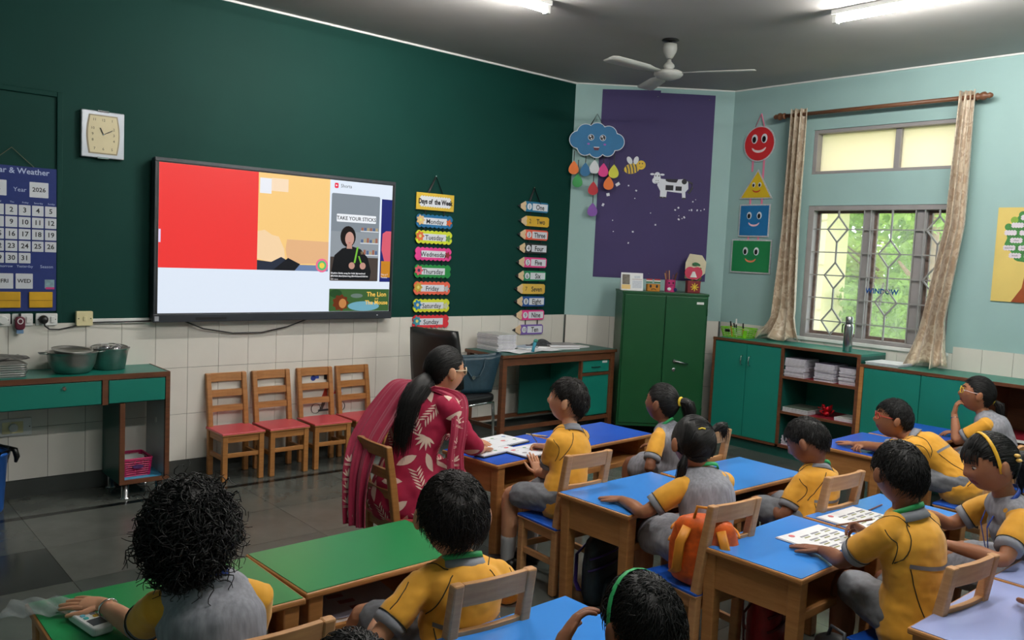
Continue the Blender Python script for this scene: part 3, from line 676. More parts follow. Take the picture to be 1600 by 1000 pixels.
# desk calendar on top
dc = thing('desk_calendar', 'white desk calendar with a picture, on the green cupboard', 'calendar', on_alm(.545, .28), RB)
MB().add([(-.095, -.04, 0), (.095, -.04, 0), (.095, 0, .15), (-.095, 0, .15), (-.095, .04, 0), (.095, .04, 0)], [(0, 1, 2, 3), (3, 2, 5, 4), (0, 4, 5, 1)]).build('card_stand', m_paper, dc)
tilt = math.atan2(.04, .15)
f = bpy.data.objects.new('printed_face', None); 
def face(name, x0, x1, z0, z1, m, e=.001):
    P = [(x, -.04+.04*z/.15-e, z) for (x, z) in ((x0, z0), (x1, z0), (x1, z1), (x0, z1))]
    MB().add(P, [(0, 1, 2, 3)]).build(name, m, dc)
face('picture', -.085, -.02, .05, .135, M('sepia_photo', (104, 96, 84), .5, var=.35, scale=40)); face('yellow_panel', -.09, -.015, .01, .048, M('calendar_yellow', (226, 190, 116), .5, var=0))
face('rule', .0, .088, .094, .097, M('print_brick', (124, 70, 76), .6, var=0)); face('day_grid', .002, .085, .02, .085, M('calendar_grey', (206, 210, 220), .6, var=.1, scale=90)); face('month', .02, .07, .105, .125, M('calendar_grey', (206, 210, 220), .6, var=.1, scale=90))
# sad box with two flags
m_or = M('orange_card', (196, 128, 32), .6, var=.08)
bx_ = thing('craft_box', 'orange craft box with a sad face and two small flags', 'craft', on_alm(.735, .27), RB)
MB().prism(rrect(0, 0, .115, .065, .012), 0, .062).build('body', m_or, bx_, bevel=.003)
for sx in (-1, 1): MB().prism(circle(sx*.027, .043, .009, 12, .014), .033, .0345).build('eye', m_black, bx_, rot=(PI/2, 0, 0))
MB().tube([(.02*math.cos(a), -.0345, .01+.012*math.sin(a)) for a in [PI*k/8 for k in range(9)]], .0022, 6).build('mouth', m_black, bx_)
for sx in (-1, 1):
    fl_ = MB().tube([(sx*.035, 0, .06), (sx*.035, 0, .105)], .0015, 5).build('flag_stick', m_white, bx_)
    for k, cc in enumerate(((190, 60, 62), (228, 226, 222), (40, 110, 70))): MB().box(sx*.035-.027, sx*.035+.027, -.002, .0, .094-.012*k, .106-.012*k).build('flag_band', M('flag_%d' % k, cc, .6, var=0), fl_)
# pink pen holder
ph = thing('pen_holder', 'pink can pen holder with a face, holding paper sticks', 'pen holder', on_alm(.885, .26), RB)
m_pk = M('magenta_card', (190, 46, 112), .55, var=.06)
MB().lathe([(.044, 0), (.045, .004), (.045, .105), (.040, .105), (.040, .01)], 24).build('can', m_pk, ph, smooth=False)
for sx in (-1, 1): MB().ellipsoid((sx*.017, -.042, .078), (.009, .005, .007), 10, 8).build('eye', m_black, ph)
MB().tube([(-.012, -.0455, .056), (0, -.046, .052), (.012, -.0455, .056)], .002, 6).build('mouth', m_black, ph)
MB().ellipsoid((-.015, -.045, .025), (.017, .004, .014), 12, 8).build('paper_flower', m_white, ph)
MB().ellipsoid((.04, -.03, .02), (.016, .014, .016), 12, 8).build('pompom', M('navy_wool', (34, 40, 92), .9, var=.1), ph)
for k in range(9):
    a = rr.uniform(0, 2*PI); MB().tube([(.022*math.cos(a), .022*math.sin(a), .02), (.05*math.cos(a)*1.1, .03*math.sin(a), .15+rr.uniform(0, .035))], [.003, .005], 6).build('paper_stick', (w_dark, w_pale, M('mauve_paper', (120, 70, 90), .7))[k % 3], ph)
# apple craft on a red box
ap = thing('apple_craft', 'red flower box with a pink apple cut-out on the green cupboard', 'craft', on_alm(1.085, .26), RB)
m_mar = M('maroon_card', (122, 22, 34), .6, var=.08)
MB().box(-.056, .056, -.045, .045, 0, .105).build('box', m_mar, ap, bevel=.003)
MB().prism([( (.022+.016*math.cos(8*a))*math.cos(a), (.022+.016*math.cos(8*a))*math.sin(a)) for a in [2*PI*k/48 for k in range(48)]], 0, .004).build('paper_flower', M('yellow_card', (232, 206, 52), .6, var=.05), ap, loc=(.004, -.0455, .052), rot=(PI/2, 0, 0))
def appl(a): 
    r = .066*(1-.18*math.cos(2*a+PI)*.6)*(1-.28*max(0, math.sin(a))**12); return (r*math.cos(a)*1.05, r*math.sin(a))
MB().prism([appl(2*PI*k/40) for k in range(40)], 0, .012).build('apple', M('rose_card', (204, 50, 84), .5, var=.08), ap, loc=(-.008, -.02, .175), rot=(PI/2, 0, 0))
MB().prism([(-.03, -.03), (.03, -.03), (.01, .02), (-.01, .02)], 0, .004).build('letter_card', m_white, ap, loc=(-.008, -.032, .165), rot=(PI/2, 0, 0))
MB().prism(circle(0, 0, .03, 14, .012), 0, .006).build('leaf', M('leaf_card', (30, 104, 60), .6, var=.1), ap, loc=(.02, -.024, .25), rot=(PI/2, .4, 0))
MB().box(-.02, -.008, -.03, -.02, .09, .13).build('stem', M('olive_card', (120, 130, 40), .6), ap)
cp = thing('paper_plate_craft', 'cream paper cut-out face leaning behind the apple craft', 'craft', on_alm(1.125, .13), RB)
MB().prism([(-.09, -.09), (.02, -.10), (.09, -.04), (.10, .06), (.06, .12), (-.05, .13), (-.085, .05)], 0, .004).build('card', M('cream_card', (214, 204, 174), .7, var=.05), cp, loc=(0, 0, .21), rot=(PI/2-.12, 0, 0), bevel=.001)
MB().prism(circle(0, 0, .03, 16, .014), .004, .006).build('leaf', M('leaf_card', (30, 104, 60), .6, var=.1), cp, loc=(.0, -.01, .25), rot=(PI/2-.12, 0, 0))
MB().tube([(.05, -.012, .22), (.03, -.012, .16), (.055, -.012, .13), (.03, -.012, .10)], .008, 6).build('ribbon', M('olive_card', (120, 130, 40), .6), cp)
MB().tube([(.05+.005, -.012, .1), (.03, -.012, .0)], .006, 6).build('support_stick', w_pale, cp)
# ------------------------------------------------------------------ brown desk, black chair, bags
td = thing('teacher_desk', 'brown-edged teal teacher desk against the tiled wall under the number chart', 'desk', (5.06, -.33, 0))
MB().box(-.64, .64, -.235, .235, .728, .748).build('top_board', m_teal_dk, td)
MB().box(-.645, .645, -.24, .24, .72, .745).build('top_edge', w_dark, td, bevel=.003)
for sx in (-1, 1):
    for sy in (-1, 1): MB().box(sx*.61-.022, sx*.61+.022, sy*.205-.022, sy*.205+.022, 0, .72).build('leg', w_dark, td, bevel=.003)
MB().box(-.588, .588, -.22, -.2, .66, .72).build('apron', w_dark, td)
for sy in (-1, 1): MB().box(-.588, .588, sy*.205-.012, sy*.205+.012, .15, .18).build('stretcher', w_dark, td)
MB().box(-.62, -.6, -.183, .183, .15, .18).build('stretcher', w_dark, td)
MB().box(.25, .588, -.185, .19, .18, .70).build('pedestal', m_teal, td)
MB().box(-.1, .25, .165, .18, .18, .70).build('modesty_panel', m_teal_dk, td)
b = MB(); b.box(.235, .255, -.215, -.185, .17, .72); b.box(.255, .588, -.215, -.185, .53, .552); b.build('pedestal_beading', w_dark, td)
dr = MB().box(.258, .585, -.206, -.186, .556, .655).build('drawer', m_teal, td, bevel=.002); MB().tube([(.37, -.206, .6), (.375, -.22, .6), (.465, -.22, .6), (.47, -.206, .6)], .004, 6).build('handle', m_black, dr)
MB().box(.50, .56, -.2075, -.206, .63, .648).build('paper_label', m_white, dr)
MB().box(.258, .585, -.206, -.186, .19, .528).build('door', m_teal, td, bevel=.002)
stack(4.62, -.24, .748, 11, .26, .19, .012, (196, 196, 190), 'exercise book in the tall white stack on the teacher desk', 'white stack on the teacher desk', 8)
for o in list(bpy.data.objects):
    pass
def sheet(loc, rz, w, h, label, m=None, name='paper_sheet', cat='paper', grp=None):
    o = MB().grid(lambda u, v: (-w/2+w*u, -h/2+h*v, .001+.006*math.sin(u*5+v*3)**2), 7, 5).build(name, m or m_paper, None, solid=.0008, loc=loc, rot=(0, 0, rz)); return tag(o, label, cat, grp)
sheet((4.72, -.42, .749), .2, .30, .21, 'loose white sheet at the left front of the teacher desk')
sheet((4.95, -.40, .751), -.2, .30, .21, 'loose white sheet in the middle of the teacher desk')
closed_book((5.22, -.33, .748), 1.4, 'purple-edged register on the teacher desk', (206, 200, 204), (.22, .30, .014), 'things on the teacher desk', False)
closed_book((5.38, -.30, .748), 1.7, 'white register at the right of the teacher desk', (220, 216, 214), (.22, .30, .01), 'things on the teacher desk', False)
closed_book((5.02, -.30, .752), .9, 'black pouch lying among the papers on the teacher desk', (30, 30, 34), (.07, .2, .02), 'things on the teacher desk', False)
closed_book((5.30, -.27, .762), 1.2, 'grey magazine on top of the registers on the teacher desk', (150, 146, 150), (.21, .28, .012), 'things on the teacher desk', False)
closed_book((4.93, -.26, .753), 1.8, 'pale blue notebook near the white stack on the teacher desk', (176, 196, 214), (.15, .21, .012), 'things on the teacher desk', False)
rr = random.Random(21)
cl = thing('cloth_heap', 'crumpled dark green patterned cloth heap on the teacher desk', 'cloth', (5.12, -.22, .748))
MB().grid(lambda u, v: (-.14+.28*u, -.08+.16*v, .004+.06*math.sin(PI*u)*math.sin(PI*v)*(.7+.4*math.sin(9*u+4*v))), 20, 14).build('folds', M('dark_patterned_cloth', (60, 62, 66), .9, var=.7, scale=40), cl, smooth=True, solid=.003)
tp = thing('tape_dispenser', 'small turquoise plastic figure with a wire loop on the teacher desk', 'ornament', (4.78, -.50, .752))
MB().tube([(0, 0, 0), (.01, 0, .04), (.02, 0, .075)], [.014, .012, .016], 10).build('body', M('turquoise_plastic', (60, 150, 176), .35), tp, smooth=True)
MB().ellipsoid((.028, 0, .088), (.022, .014, .014), 12, 8).build('head', M('sea_green_plastic', (60, 150, 130), .35), tp, smooth=True)
MB().tube([(.045+.02*math.cos(a), 0, .06+.028*math.sin(a)) for a in [2*PI*k/14 for k in range(14)]], .002, 5, closed=True).build('wire_loop', m_black, tp)
# black visitor chair (local: faces +y)
bc = thing('office_chair', 'black cushioned chair with chrome legs beside the teacher desk', 'chair', (4.06, -.475, 0), math.atan2(.2, .98)-PI/2)
m_vinyl = M('black_vinyl', (20, 19, 20), .38, var=.15, scale=30, bump=.05)
MB().prism(rrect(0, 0, .44, .42, .07), .42, .475).build('seat', m_vinyl, bc, bevel=.018, seg=3)
def bk_(u, v):
    w = .235*(1-.10*v*v); x = -w+2*w*u; return (x, -.215-.06*v-.03*(1-(2*u-1)**2), .55+.41*v)
MB().grid(bk_, 13, 9).build('backrest', m_vinyl, bc, smooth=True, solid=.05, bevel=.02)
for sx in (-1, 1):
    MB().tube([(sx*.21, .19, 0), (sx*.205, .185, .3), (sx*.2, .18, .41), (sx*.2, .1, .415), (sx*.2, -.17, .415)], .0115, 10).build('leg', m_chrome, bc, smooth=True)
    MB().tube([(sx*.22, -.24, 0), (sx*.205, -.2, .41), (sx*.2, -.215, .6), (sx*.17, -.25, .8)], .0115, 10).build('leg', m_chrome, bc, smooth=True)
MB().tube([(-.2, .17, .405), (.2, .17, .405)], .01, 8).build('seat_bar', m_chrome, bc, smooth=True)
# teal tote on the chair
tb_ = thing('tote_bag', 'dark teal leather tote bag standing on the black chair', 'bag', (4.17, -.50, .476), -.25)
m_lthr = M('dark_teal_leather', (20, 50, 64), .42, var=.12, scale=40, bump=.1)
def tote(u, v):
    a = 2*PI*u; w = .15+.055*v; d = .075-.025*v; c_, s2 = math.cos(a), math.sin(a); e = .35
    return (w*math.copysign(abs(c_)**e, c_)+.02*v, d*math.copysign(abs(s2)**e, s2)+.012*math.sin(6*a)*v*.3, .004+.27*v+.02*v*math.cos(a))
MB().grid(tote, 49, 10).build('body', m_lthr, tb_, smooth=True, solid=.004)
MB().prism(rrect(0, 0, .29, .14, .03), .002, .01).build('base', m_lthr, tb_)
MB().prism(rrect(.02, 0, .37, .07, .03), .235, .242).build('lining', m_black, tb_)
for sy in (-1, 1): MB().tube([(-.08, sy*.05, .25), (-.085, sy*.06, .20), (-.03, sy*.082, .12), (.03, sy*.085, .13), (.07, sy*.07, .2), (.08, sy*.05, .26)], .005, 8).build('handle', m_lthr, tb_, smooth=True)
MB().lathe([(.014, 0), (.014, .004)], 14).build('buckle', m_steel, tb_, loc=(-.02, -.083, .12), rot=(PI/2, 0, 0))
pbag = thing('paper_bag', 'brown paper carrier bag with twisted handles beside the teal tote', 'bag', (3.945, -.52, .476), -.15)
m_kraft = M('kraft_paper', (176, 146, 108), .8, var=.06)
MB().box(-.05, .05, -.09, .09, 0, .27).build('body', m_kraft, pbag, bevel=.004)
for sx in (-1, 1): MB().tube([(sx*.04, -.04, .27), (sx*.045, -.03, .315), (sx*.045, .0, .335), (sx*.045, .03, .315), (sx*.04, .04, .27)], .003, 6).build('handle', m_kraft, pbag, smooth=True)
MB().prism([(.05*math.cos(a)*(.6+.4*math.cos(5*a)), .05*math.sin(a)*(.6+.4*math.cos(5*a))) for a in [2*PI*k/40 for k in range(40)]], 0, .003).build('printed_flower', M('rose_print', (196, 50, 120), .6), pbag, loc=(.051, .02, .06), rot=(PI/2, 0, PI/2))
# ------------------------------------------------------------------ left table
lt = thing('side_table', 'teal table with two drawers and open pedestal at the left wall', 'table', (0, 0, 0))
XR = 2.0; XL = .35; YF = -.37
MB().box(XL, XR-.004, YF+.01, -.012, .718, .735).build('top_board', m_teal, lt)
MB().box(XL, XR, YF-.004, YF+.01, .708, .737).build('edge_beading', w_dark, lt); MB().box(XR-.004, XR+.004, YF, -.012, .708, .737).build('edge_beading', w_dark, lt)
for x0, x1 in ((.62, 1.625), (1.665, 1.975)):
    d = MB().box(x0, x1, YF, YF+.016, .572, .703).build('drawer', m_teal, lt, bevel=.002)
    if x0 < 1.3: MB().lathe([(.014, 0), (.014, .004), (.008, .012)], 16).build('lock', m_chrome, d, loc=(1.435, YF, .672), rot=(PI/2, 0, 0))
MB().box(XL, XR-.01, YF+.02, -.02, .565, .572).build('drawer_bottom', m_teal_dk, lt)
b = MB(); b.box(1.63, 1.66, YF-.003, YF+.02, .565, .708); b.box(1.978, 2.003, YF-.003, YF+.02, .09, .708); b.box(1.725, 1.752, YF-.003, YF+.02, .09, .565); b.box(1.752, 1.978, YF-.003, YF+.02, .09, .112); b.build('front_beading', w_dark, lt)
MB().box(1.982, 2.0, YF+.02, -.02, .09, .71).build('side_panel', M('grey_white_laminate', (186, 190, 192), .4, var=.03), lt)
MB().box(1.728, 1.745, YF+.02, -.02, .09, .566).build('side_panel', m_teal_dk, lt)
MB().box(1.745, 1.982, YF+.02, -.02, .095, .112).build('pedestal_floor', M('light_blue_laminate', (70, 170, 210), .4, var=.03), lt)
MB().lathe([(.017, 0), (.017, .003)], 16).build('cable_grommet', m_white, lt, loc=(1.981, -.2, .42), rot=(0, -PI/2, 0))
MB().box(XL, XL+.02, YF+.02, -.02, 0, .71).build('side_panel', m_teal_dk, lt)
for fx in (1.765, 1.955):
    for fy in (-.34, -.06): MB().lathe([(.03, 0), (.03, .006), (.02, .012), (.02, .095)], 18, (fx, fy, 0)).build('steel_foot', m_steel, lt, smooth=True)
pkb = thing('pink_basket', 'magenta woven plastic basket in the pedestal of the left table', 'basket', (1.845, -.2, .112))
m_mag = M('magenta_plastic', (196, 24, 96), .45, var=.06)
def pb_(k, n, z):
    P = rrect(0, 0, .15+.2*z, .19+.15*z, .015, 2); i = k/n*len(P); a = int(i) % len(P); f_ = i-int(i); p, q = P[a], P[(a+1) % len(P)]; return (p[0]+(q[0]-p[0])*f_, p[1]+(q[1]-p[1])*f_, z)
b = MB()
for i in range(8): b.tube([pb_(k, 60, .004+.013*i) for k in range(60)], .004, 5, closed=True)
for k in range(0, 60, 3): b.tube([pb_(k, 60, 0), pb_(k, 60, .1)], .0035, 5)
b.build('woven_wall', m_mag, pkb); MB().box(-.07, .07, -.09, .09, 0, .004).build('base', m_mag, pkb)
MB().tube([pb_(k, 60, .104) for k in range(60)], .006, 6, closed=True).build('rim', m_mag, pkb, smooth=True)
MB().prism(circle(0, 0, .03, 14, .012), 0, .012).build('hand_hole', M('dark_violet', (70, 30, 90), .6), pkb, loc=(0, -.103, .06), rot=(PI/2, 0, 0))
o = tag(MB().lathe([(.03, 0), (.065, .04), (.067, .045), (.06, .042), (.028, .004)], 24).build('white_bowl', m_wplast, None, smooth=True, loc=(1.845, -.2, .165)), 'white plastic bowl lying in the magenta basket', 'bowl')
# steel vessels
m_st2 = M('dull_steel', (176, 176, 174), .38, metal=1.0, var=.1, scale=20)
v1 = thing('steel_bowl', 'large round steel bowl with a steel plate inside on the left table', 'bowl', (1.515, -.20, .735))
MB().lathe([(.075, 0), (.095, .008), (.118, .05), (.127, .10), (.132, .118), (.136, .121), (.128, .119), (.12, .095), (.1, .03), (.05, .01)], 32, cap=False).build('bowl', m_st2, v1, smooth=True)
for sx in (-1, 1): MB().tube([(sx*.13, -.03, .115), (sx*.165, -.02, .117), (sx*.165, .02, .117), (sx*.13, .03, .115)], .005, 6).build('handle', m_st2, v1, smooth=True)
o = MB().lathe([(.0, 0), (.09, .0), (.1, .02), (.108, .024), (.098, .014), (0, .004)], 28).build('plate', m_st2, v1, smooth=True, loc=(0, .0, .11), rot=(.08, .05, 0))
v2 = thing('steel_pail', 'smaller steel pail with foil-wrapped packets behind the bowl', 'pail', (1.735, -.13, .735))
MB().lathe([(.07, 0), (.082, .004), (.1, .11), (.108, .125), (.11, .127), (.1, .122), (.09, .09), (.06, .01)], 32, cap=False).build('pail', m_st2, v2, smooth=True)
MB().tube([(.1*math.cos(a), .1*math.sin(a)-.0, .127+.012*math.sin(a)) for a in [PI*k/12 for k in range(13)]], .004, 6).build('bail_handle', m_st2, v2, smooth=True)
m_foil = M('crumpled_foil', (190, 190, 194), .18, metal=.9, var=.2, scale=30, bump=.6)
rr = random.Random(4)
for k in range(4): tag(MB().ellipsoid((0, 0, 0), (.04, .03, .022), 14, 9, Euler((rr.uniform(-.4, .4), rr.uniform(-.4, .4), rr.uniform(0, 3))).to_matrix()).build('foil_packet', m_foil, None, smooth=True, loc=(1.735+.045*math.cos(k*1.57+.4), -.13+.045*math.sin(k*1.57+.4), .855)), 'crumpled foil packet heaped in the steel pail', 'packet', 'foil packets in the pail')
for k in range(6):
    t = thing('steel_tray', 'rectangular steel plate in the stack at the left end of the table', 'tray', (1.14+rr.uniform(-.004, .004), -.19, .736+.012*k), rr.uniform(-.03, .03), 'stacked steel plates')
    MB().prism(rrect(0, 0, .26, .2, .03), 0, .004).build('base', m_st2, t); MB().tube([(p[0], p[1], .008) for p in rrect(0, 0, .266, .206, .03)], .0045, 6, closed=True).build('rolled_rim', m_st2, t)
o = MB().grid(lambda u, v: (-.14+.28*u, -.1+.2*v, .012*math.sin(7*u+3*v)**2+.01*u), 14, 10).build('foil_sheet', M('dark_polythene', (60, 58, 58), .3, var=.3, scale=14), None, smooth=True, solid=.001, loc=(1.14, -.19, .822), rot=(0, 0, .1)); tag(o, 'crumpled dark polythene sheet over the stacked steel plates', 'sheet')
# dustbin
bn = thing('dustbin', 'blue plastic dustbin with black liner at the left edge', 'dustbin', (1.07, -.2, 0))
m_binb = M('blue_bin_plastic', (40, 96, 176), .4, var=.06)
MB().lathe([(.10, 0), (.105, .01), (.125, .31), (.135, .315), (.135, .33), (.122, .33), (.1, .02)], 28, cap=True).build('body', m_binb, bn, smooth=True)
b = MB(); rr = random.Random(8)
def liner(u, v):
    a = 2*PI*u; r = .118+.024*math.sin(PI*v)+(.012*math.sin(9*a)*v); return (r*math.cos(a), r*math.sin(a), .325+.02*math.sin(PI*v)-.07*max(0, v-.4)*(1+.8*math.sin(4*a+1)))
MB().grid(liner, 49, 8).build('liner', M('black_polythene', (10, 10, 11), .3, var=.2, bump=.3), bn, smooth=True)
MB().tube([(.13, -.02, .34), (.155, -.03, .33), (.165, -.03, .29), (.16, -.025, .26)], [.012, .016, .015, .008], 8).build('liner_knot', M('black_polythene', (10, 10, 11), .3), bn, smooth=True)
# ------------------------------------------------------------------ sockets and switches on the back wall
def plate(x, z, w, h, label, kind, m=m_wplast):
    f = wallA(x, z, .009); t = thing('switch_plate' if kind != 'box' else 'junction_box', label, 'switch' if kind != 'socket' else 'socket', f['loc'], f['rot'])
    MB().prism(rrect(0, 0, w, h, .006), 0, .012 if kind != 'box' else .03).build('plate', m, t, bevel=.003)
    zt = .012 if kind != 'box' else .03
    for sx in (-1, 1): MB().prism(circle(sx*(w/2-.012), 0, .0035, 8), zt, zt+.001).build('screw', m_black, t)
    if kind in ('switch', 'box'): MB().box(-.008+.0*w, .008, -.013, .013, zt, zt+.006).build('rocker', m, t, bevel=.002)
    if kind == 'regulator': MB().lathe([(.024, zt), (.023, zt+.014), (.02, zt+.016)], 20).build('dial', m, t)
    if kind == 'socket':
        MB().box(w*.18, w*.18+.022, -.018, .018, zt, zt+.006).build('rocker', m, t, bevel=.002)
        for px, py in ((-w*.2, .014), (-w*.2-.012, -.006), (-w*.2+.012, -.006)): MB().prism(circle(px, py, .0035, 8), zt, zt+.0008).build('pin_hole', m_black, t)
    return t
plate(1.205, 1.022, .075, .07, 'white fan regulator plate at the left edge under the wall planner', 'regulator')
plate(1.302, 1.022, .104, .07, 'white socket plate holding the maroon plug-in device', 'socket')
plate(1.424, 1.022, .112, .07, 'white socket plate holding the black plug', 'socket')
plate(1.62, 1.026, .09, .085, 'cream switch box at the top of the tiles left of the screen', 'box', m_cream_p)
lo = plate(1.255, .41, .19, .1, 'long white socket plate low on the tiles under the left table', 'regulator', m_wplast)
MB().box(-.055, -.015, -.033, .033, .0125, .016).build('cream_socket', m_cream_p, lo); MB().box(-.01, .05, -.033, .033, .0122, .0145).build('cream_insert', m_cream_p, lo)
f = wallA(1.285, 1.005, .026)
pr = thing('plug_in_device', 'maroon plug-in insect repellent device in the wall socket', 'device', f['loc'], f['rot'])
m_maroon = M('maroon_plastic', (92, 22, 44), .35, var=.05)
MB().prism(rrect(0, 0, .05, .075, .018), 0, .028).build('body', m_maroon, pr, bevel=.006); MB().prism(circle(0, .012, .015, 16, .017), .028, .030).build('vent_ring', m_wplast, pr); MB().prism(circle(0, .012, .010, 16, .012), .030, .031).build('vent', m_maroon, pr)
MB().prism(rrect(0, -.047, .034, .022, .004), .002, .022).build('bottle', M('blue_clear_plastic', (110, 140, 176), .2), pr); MB().box(-.006, .006, .036, .055, .005, .015).build('prong', m_black, pr)
f = wallA(1.405, 1.022, .022)
pg = thing('power_plug', 'black power plug with its cable running to the screen', 'plug', f['loc'], f['rot'])
MB().lathe([(.024, 0), (.026, .012), (.02, .034), (.008, .038)], 16).build('plug', m_black, pg, smooth=True)
MB().tube([(0, -.01, .02), (.006, -.035, .016), (.03, -.055, .012), (.08, -.058, .01), (.15, -.045, .008), (.215, -.022, .008), (.3, -.02, .012), (.62, -.015, .03)], .0045, 8).build('cable', m_black, pg, smooth=True)
f = wallA(2.62, .98, .03)
tag(MB().tube([(-.42, .02, .02), (-.3, -.03, .01), (-.1, -.065, .0), (.1, -.066, 0), (.28, -.03, .01), (.42, .02, .02)], .0045, 8).build('hanging_cable', m_black, None, smooth=True, loc=f['loc'], rot=f['rot']), 'black cable looping down below the large screen', 'cable')
# ------------------------------------------------------------------ clock
f = wallA(1.714, 2.103, .003); ck = thing('wall_clock', 'silver-framed square wall clock with cream dial reading ten past eleven', 'clock', f['loc'], f['rot'])
m_silv = M('silver_plastic', (176, 180, 188), .3, metal=.3, var=.03)
MB().prism(rrect(0, 0, .235, .27, .006), 0, .03).build('case', m_silv, ck, bevel=.005)
def barrel(w, h, bul, n=10): return [(w/2+bul*math.sin(PI*k/n), -h/2+h*k/n) for k in range(n+1)]+[(-w/2-bul*math.sin(PI*k/n), h/2-h*k/n) for k in range(n+1)]
MB().prism(barrel(.155, .225, .014), .03, .032).build('dial_rim', M('tan_bezel', (150, 136, 108), .4), ck); MB().prism(barrel(.142, .21, .012), .032, .0335).build('dial', M('cream_dial', (214, 200, 160), .45, var=.03), ck)
for sy in (-1, 1): MB().box(-.032, .032, sy*.135-.006, sy*.135+.006, .006, .034).build('chrome_clip', m_chrome, ck, bevel=.003)
for n in range(1, 13):
    a = PI/2-n*PI/6; dx, dy = math.cos(a), math.sin(a); k = min(.058/max(abs(dx), 1e-6), .083/max(abs(dy), 1e-6)); text(str(n), .021, m_ink, ck, dx*k, dy*k, .0342, name='numeral')
for ang, L, w in ((PI/2-(11+10/60)*PI/6, .042, .005), (PI/2-10*PI/30, .058, .0035), (PI/2-12*PI/60-.5, .05, .0012)): MB().bar((0, 0, .0365), (L*math.cos(ang), L*math.sin(ang), .0365), .0015, w, up=(0, 0, 1) if 0 else (-math.sin(ang), math.cos(ang), 0)).build('hand', m_ink, ck)
MB().lathe([(.004, .034), (.004, .039)], 10).build('spindle', m_chrome, ck)
# ------------------------------------------------------------------ large display
f = wallA(2.8495, 1.503, .015); tv = thing('interactive_display', 'large wall-mounted screen showing a red and orange video page', 'screen', f['loc'], f['rot'])
m_bez = M('charcoal_bezel', (44, 48, 54), .35, var=.05)
MB().box(-.5, .5, -.3, .3, 0, .03).build('wall_mount', m_black, tv)
MB().prism(rrect(0, 0, 1.718, 1.006, .012), .01, .07).build('body', m_bez, tv, bevel=.006)
b = MB(); b.box(-.859, .859, .479, .503, .07, .078); b.box(-.859, .859, -.503, -.452, .07, .078); b.box(-.859, -.846, -.452, .479, .07, .078); b.box(.846, .859, -.452, .479, .07, .078); b.build('bezel', m_bez, tv, bevel=.003)
MB().box(-.846, .846, -.452, .479, .07, .0735).build('glass_border', m_black, tv)
MB().box(-.6, -.4, -.49, -.475, .078, .079).build('speaker_grille', m_black, tv); MB().box(.73, .74, -.478, -.474, .078, .0785).build('status_light', M('led_white', (240, 240, 240), .4, emit=1.0, var=0), tv)
MB().box(-.85, -.825, -.495, -.465, .078, .079).build('badge', m_silv, tv)
def SCR(name, col, e=.95): return M('screen_'+name, col, .3, var=0, emit=e, spec=.2)
zz = [.0736]
scr = MB().box(-.833, .833, -.447, .474, .0735, .0742).build('screen', SCR('white', (226, 236, 250)), tv)
def onscr(name, pts, col, lvl, e=.95): MB().prism(pts, .0742+.0003*lvl, .0744+.0003*lvl).build(name, SCR(name+'_%02x%02x%02x' % tuple(col), col, e), scr)
def rc(x0, x1, y0, y1): return [(x0, y0), (x1, y0), (x1, y1), (x0, y1)]
onscr('red_panel', rc(-.833, -.2, -.165, .474), (240, 58, 56), 0)
onscr('orange_panel', rc(-.2, .322, -.165, .474), (250, 205, 130), 0)
onscr('pale_blob', [(-.2, .09), (-.15, .1), (-.1, .07), (-.05, .06), (-.01, -.02), (.0, -.1), (-.08, -.12), (-.2, -.09)], (248, 214, 170), 1)
onscr('tan_block', [(.02, -.12), (.322, -.11), (.322, .04), (.01, .045), (.0, -.02)], (232, 182, 134), 2)
onscr('navy_shape', [(-.2, -.165), (.06, -.165), (.0, -.09), (-.03, -.075), (-.1, -.11), (-.2, -.1)], (44, 50, 66), 2)
onscr('grey_shape', [(.06, -.165), (.322, -.165), (.322, -.125), (.05, -.125)], (112, 134, 172), 1)
onscr('dark_shape', [(-.09, -.165), (.07, -.165), (.11, -.12), (.02, -.08)], (28, 28, 34), 3)
onscr('page_note', rc(-.19, -.11, .34, .44), (236, 238, 246), 2); onscr('page_note', rc(-.11, .01, .36, .445), (250, 222, 190), 2)
for k, cc in enumerate(((240, 110, 150), (90, 190, 120), (240, 210, 80))): onscr('flower_badge', circle(.275, -.125, .048-.014*k, 18), cc, 3+k)
onscr('scroll_tab', rc(-.833, -.82, -.01, .07), (220, 206, 240), 2)
onscr('app_icon', rrect(.372, .437, .03, .036, .008), (232, 30, 70), 1); onscr('play_mark', [(.366, .43), (.366, .444), (.38, .437)], (255, 255, 255), 2)
sk = SCR('ink', (50, 52, 60), .3)
text('Shorts', .034, sk, scr, .405, .437, .0748, 'LEFT')
onscr('video_card', rrect(.533, .077, .392, .613, .012), (140, 150, 160), 1, .8)
onscr('wall_shade', rc(.338, .728, -.06, .12), (156, 164, 172), 2, .8)
onscr('floor_shade', rc(.338, .728, -.228, -.06), (92, 80, 74), 2, .6)
for k in range(3):
    onscr('shelf_board', rc(.575, .725, .125-.085*k, .133-.085*k), (205, 210, 216), 3)
    for j in range(6): onscr('toy', rc(.58+.024*j, .598+.024*j, .133-.085*k, .133-.085*k+.022+.006*((j*k) % 3)), ((170, 110, 90), (90, 110, 150), (190, 170, 130))[(j+k) % 3], 4, .8)
onscr('caption_box', rrect(.54, .215, .32, .055, .006), (238, 242, 248), 3)
text('TAKE YOUR STICKS', .036, sk, scr, .54, .213, .0756, bold=.015)
onscr('woman_top', [(.35, -.16), (.37, -.05), (.43, .0), (.50, .02), (.58, .0), (.64, -.06), (.67, -.16), (.66, -.22), (.36, -.22)], (26, 26, 30), 4, .7)
onscr('woman_hair', circle(.475, .085, .062, 20, .075), (34, 24, 24), 4, .6)
onscr('woman_face', circle(.487, .07, .036, 18, .05), (214, 164, 150), 5, .8)
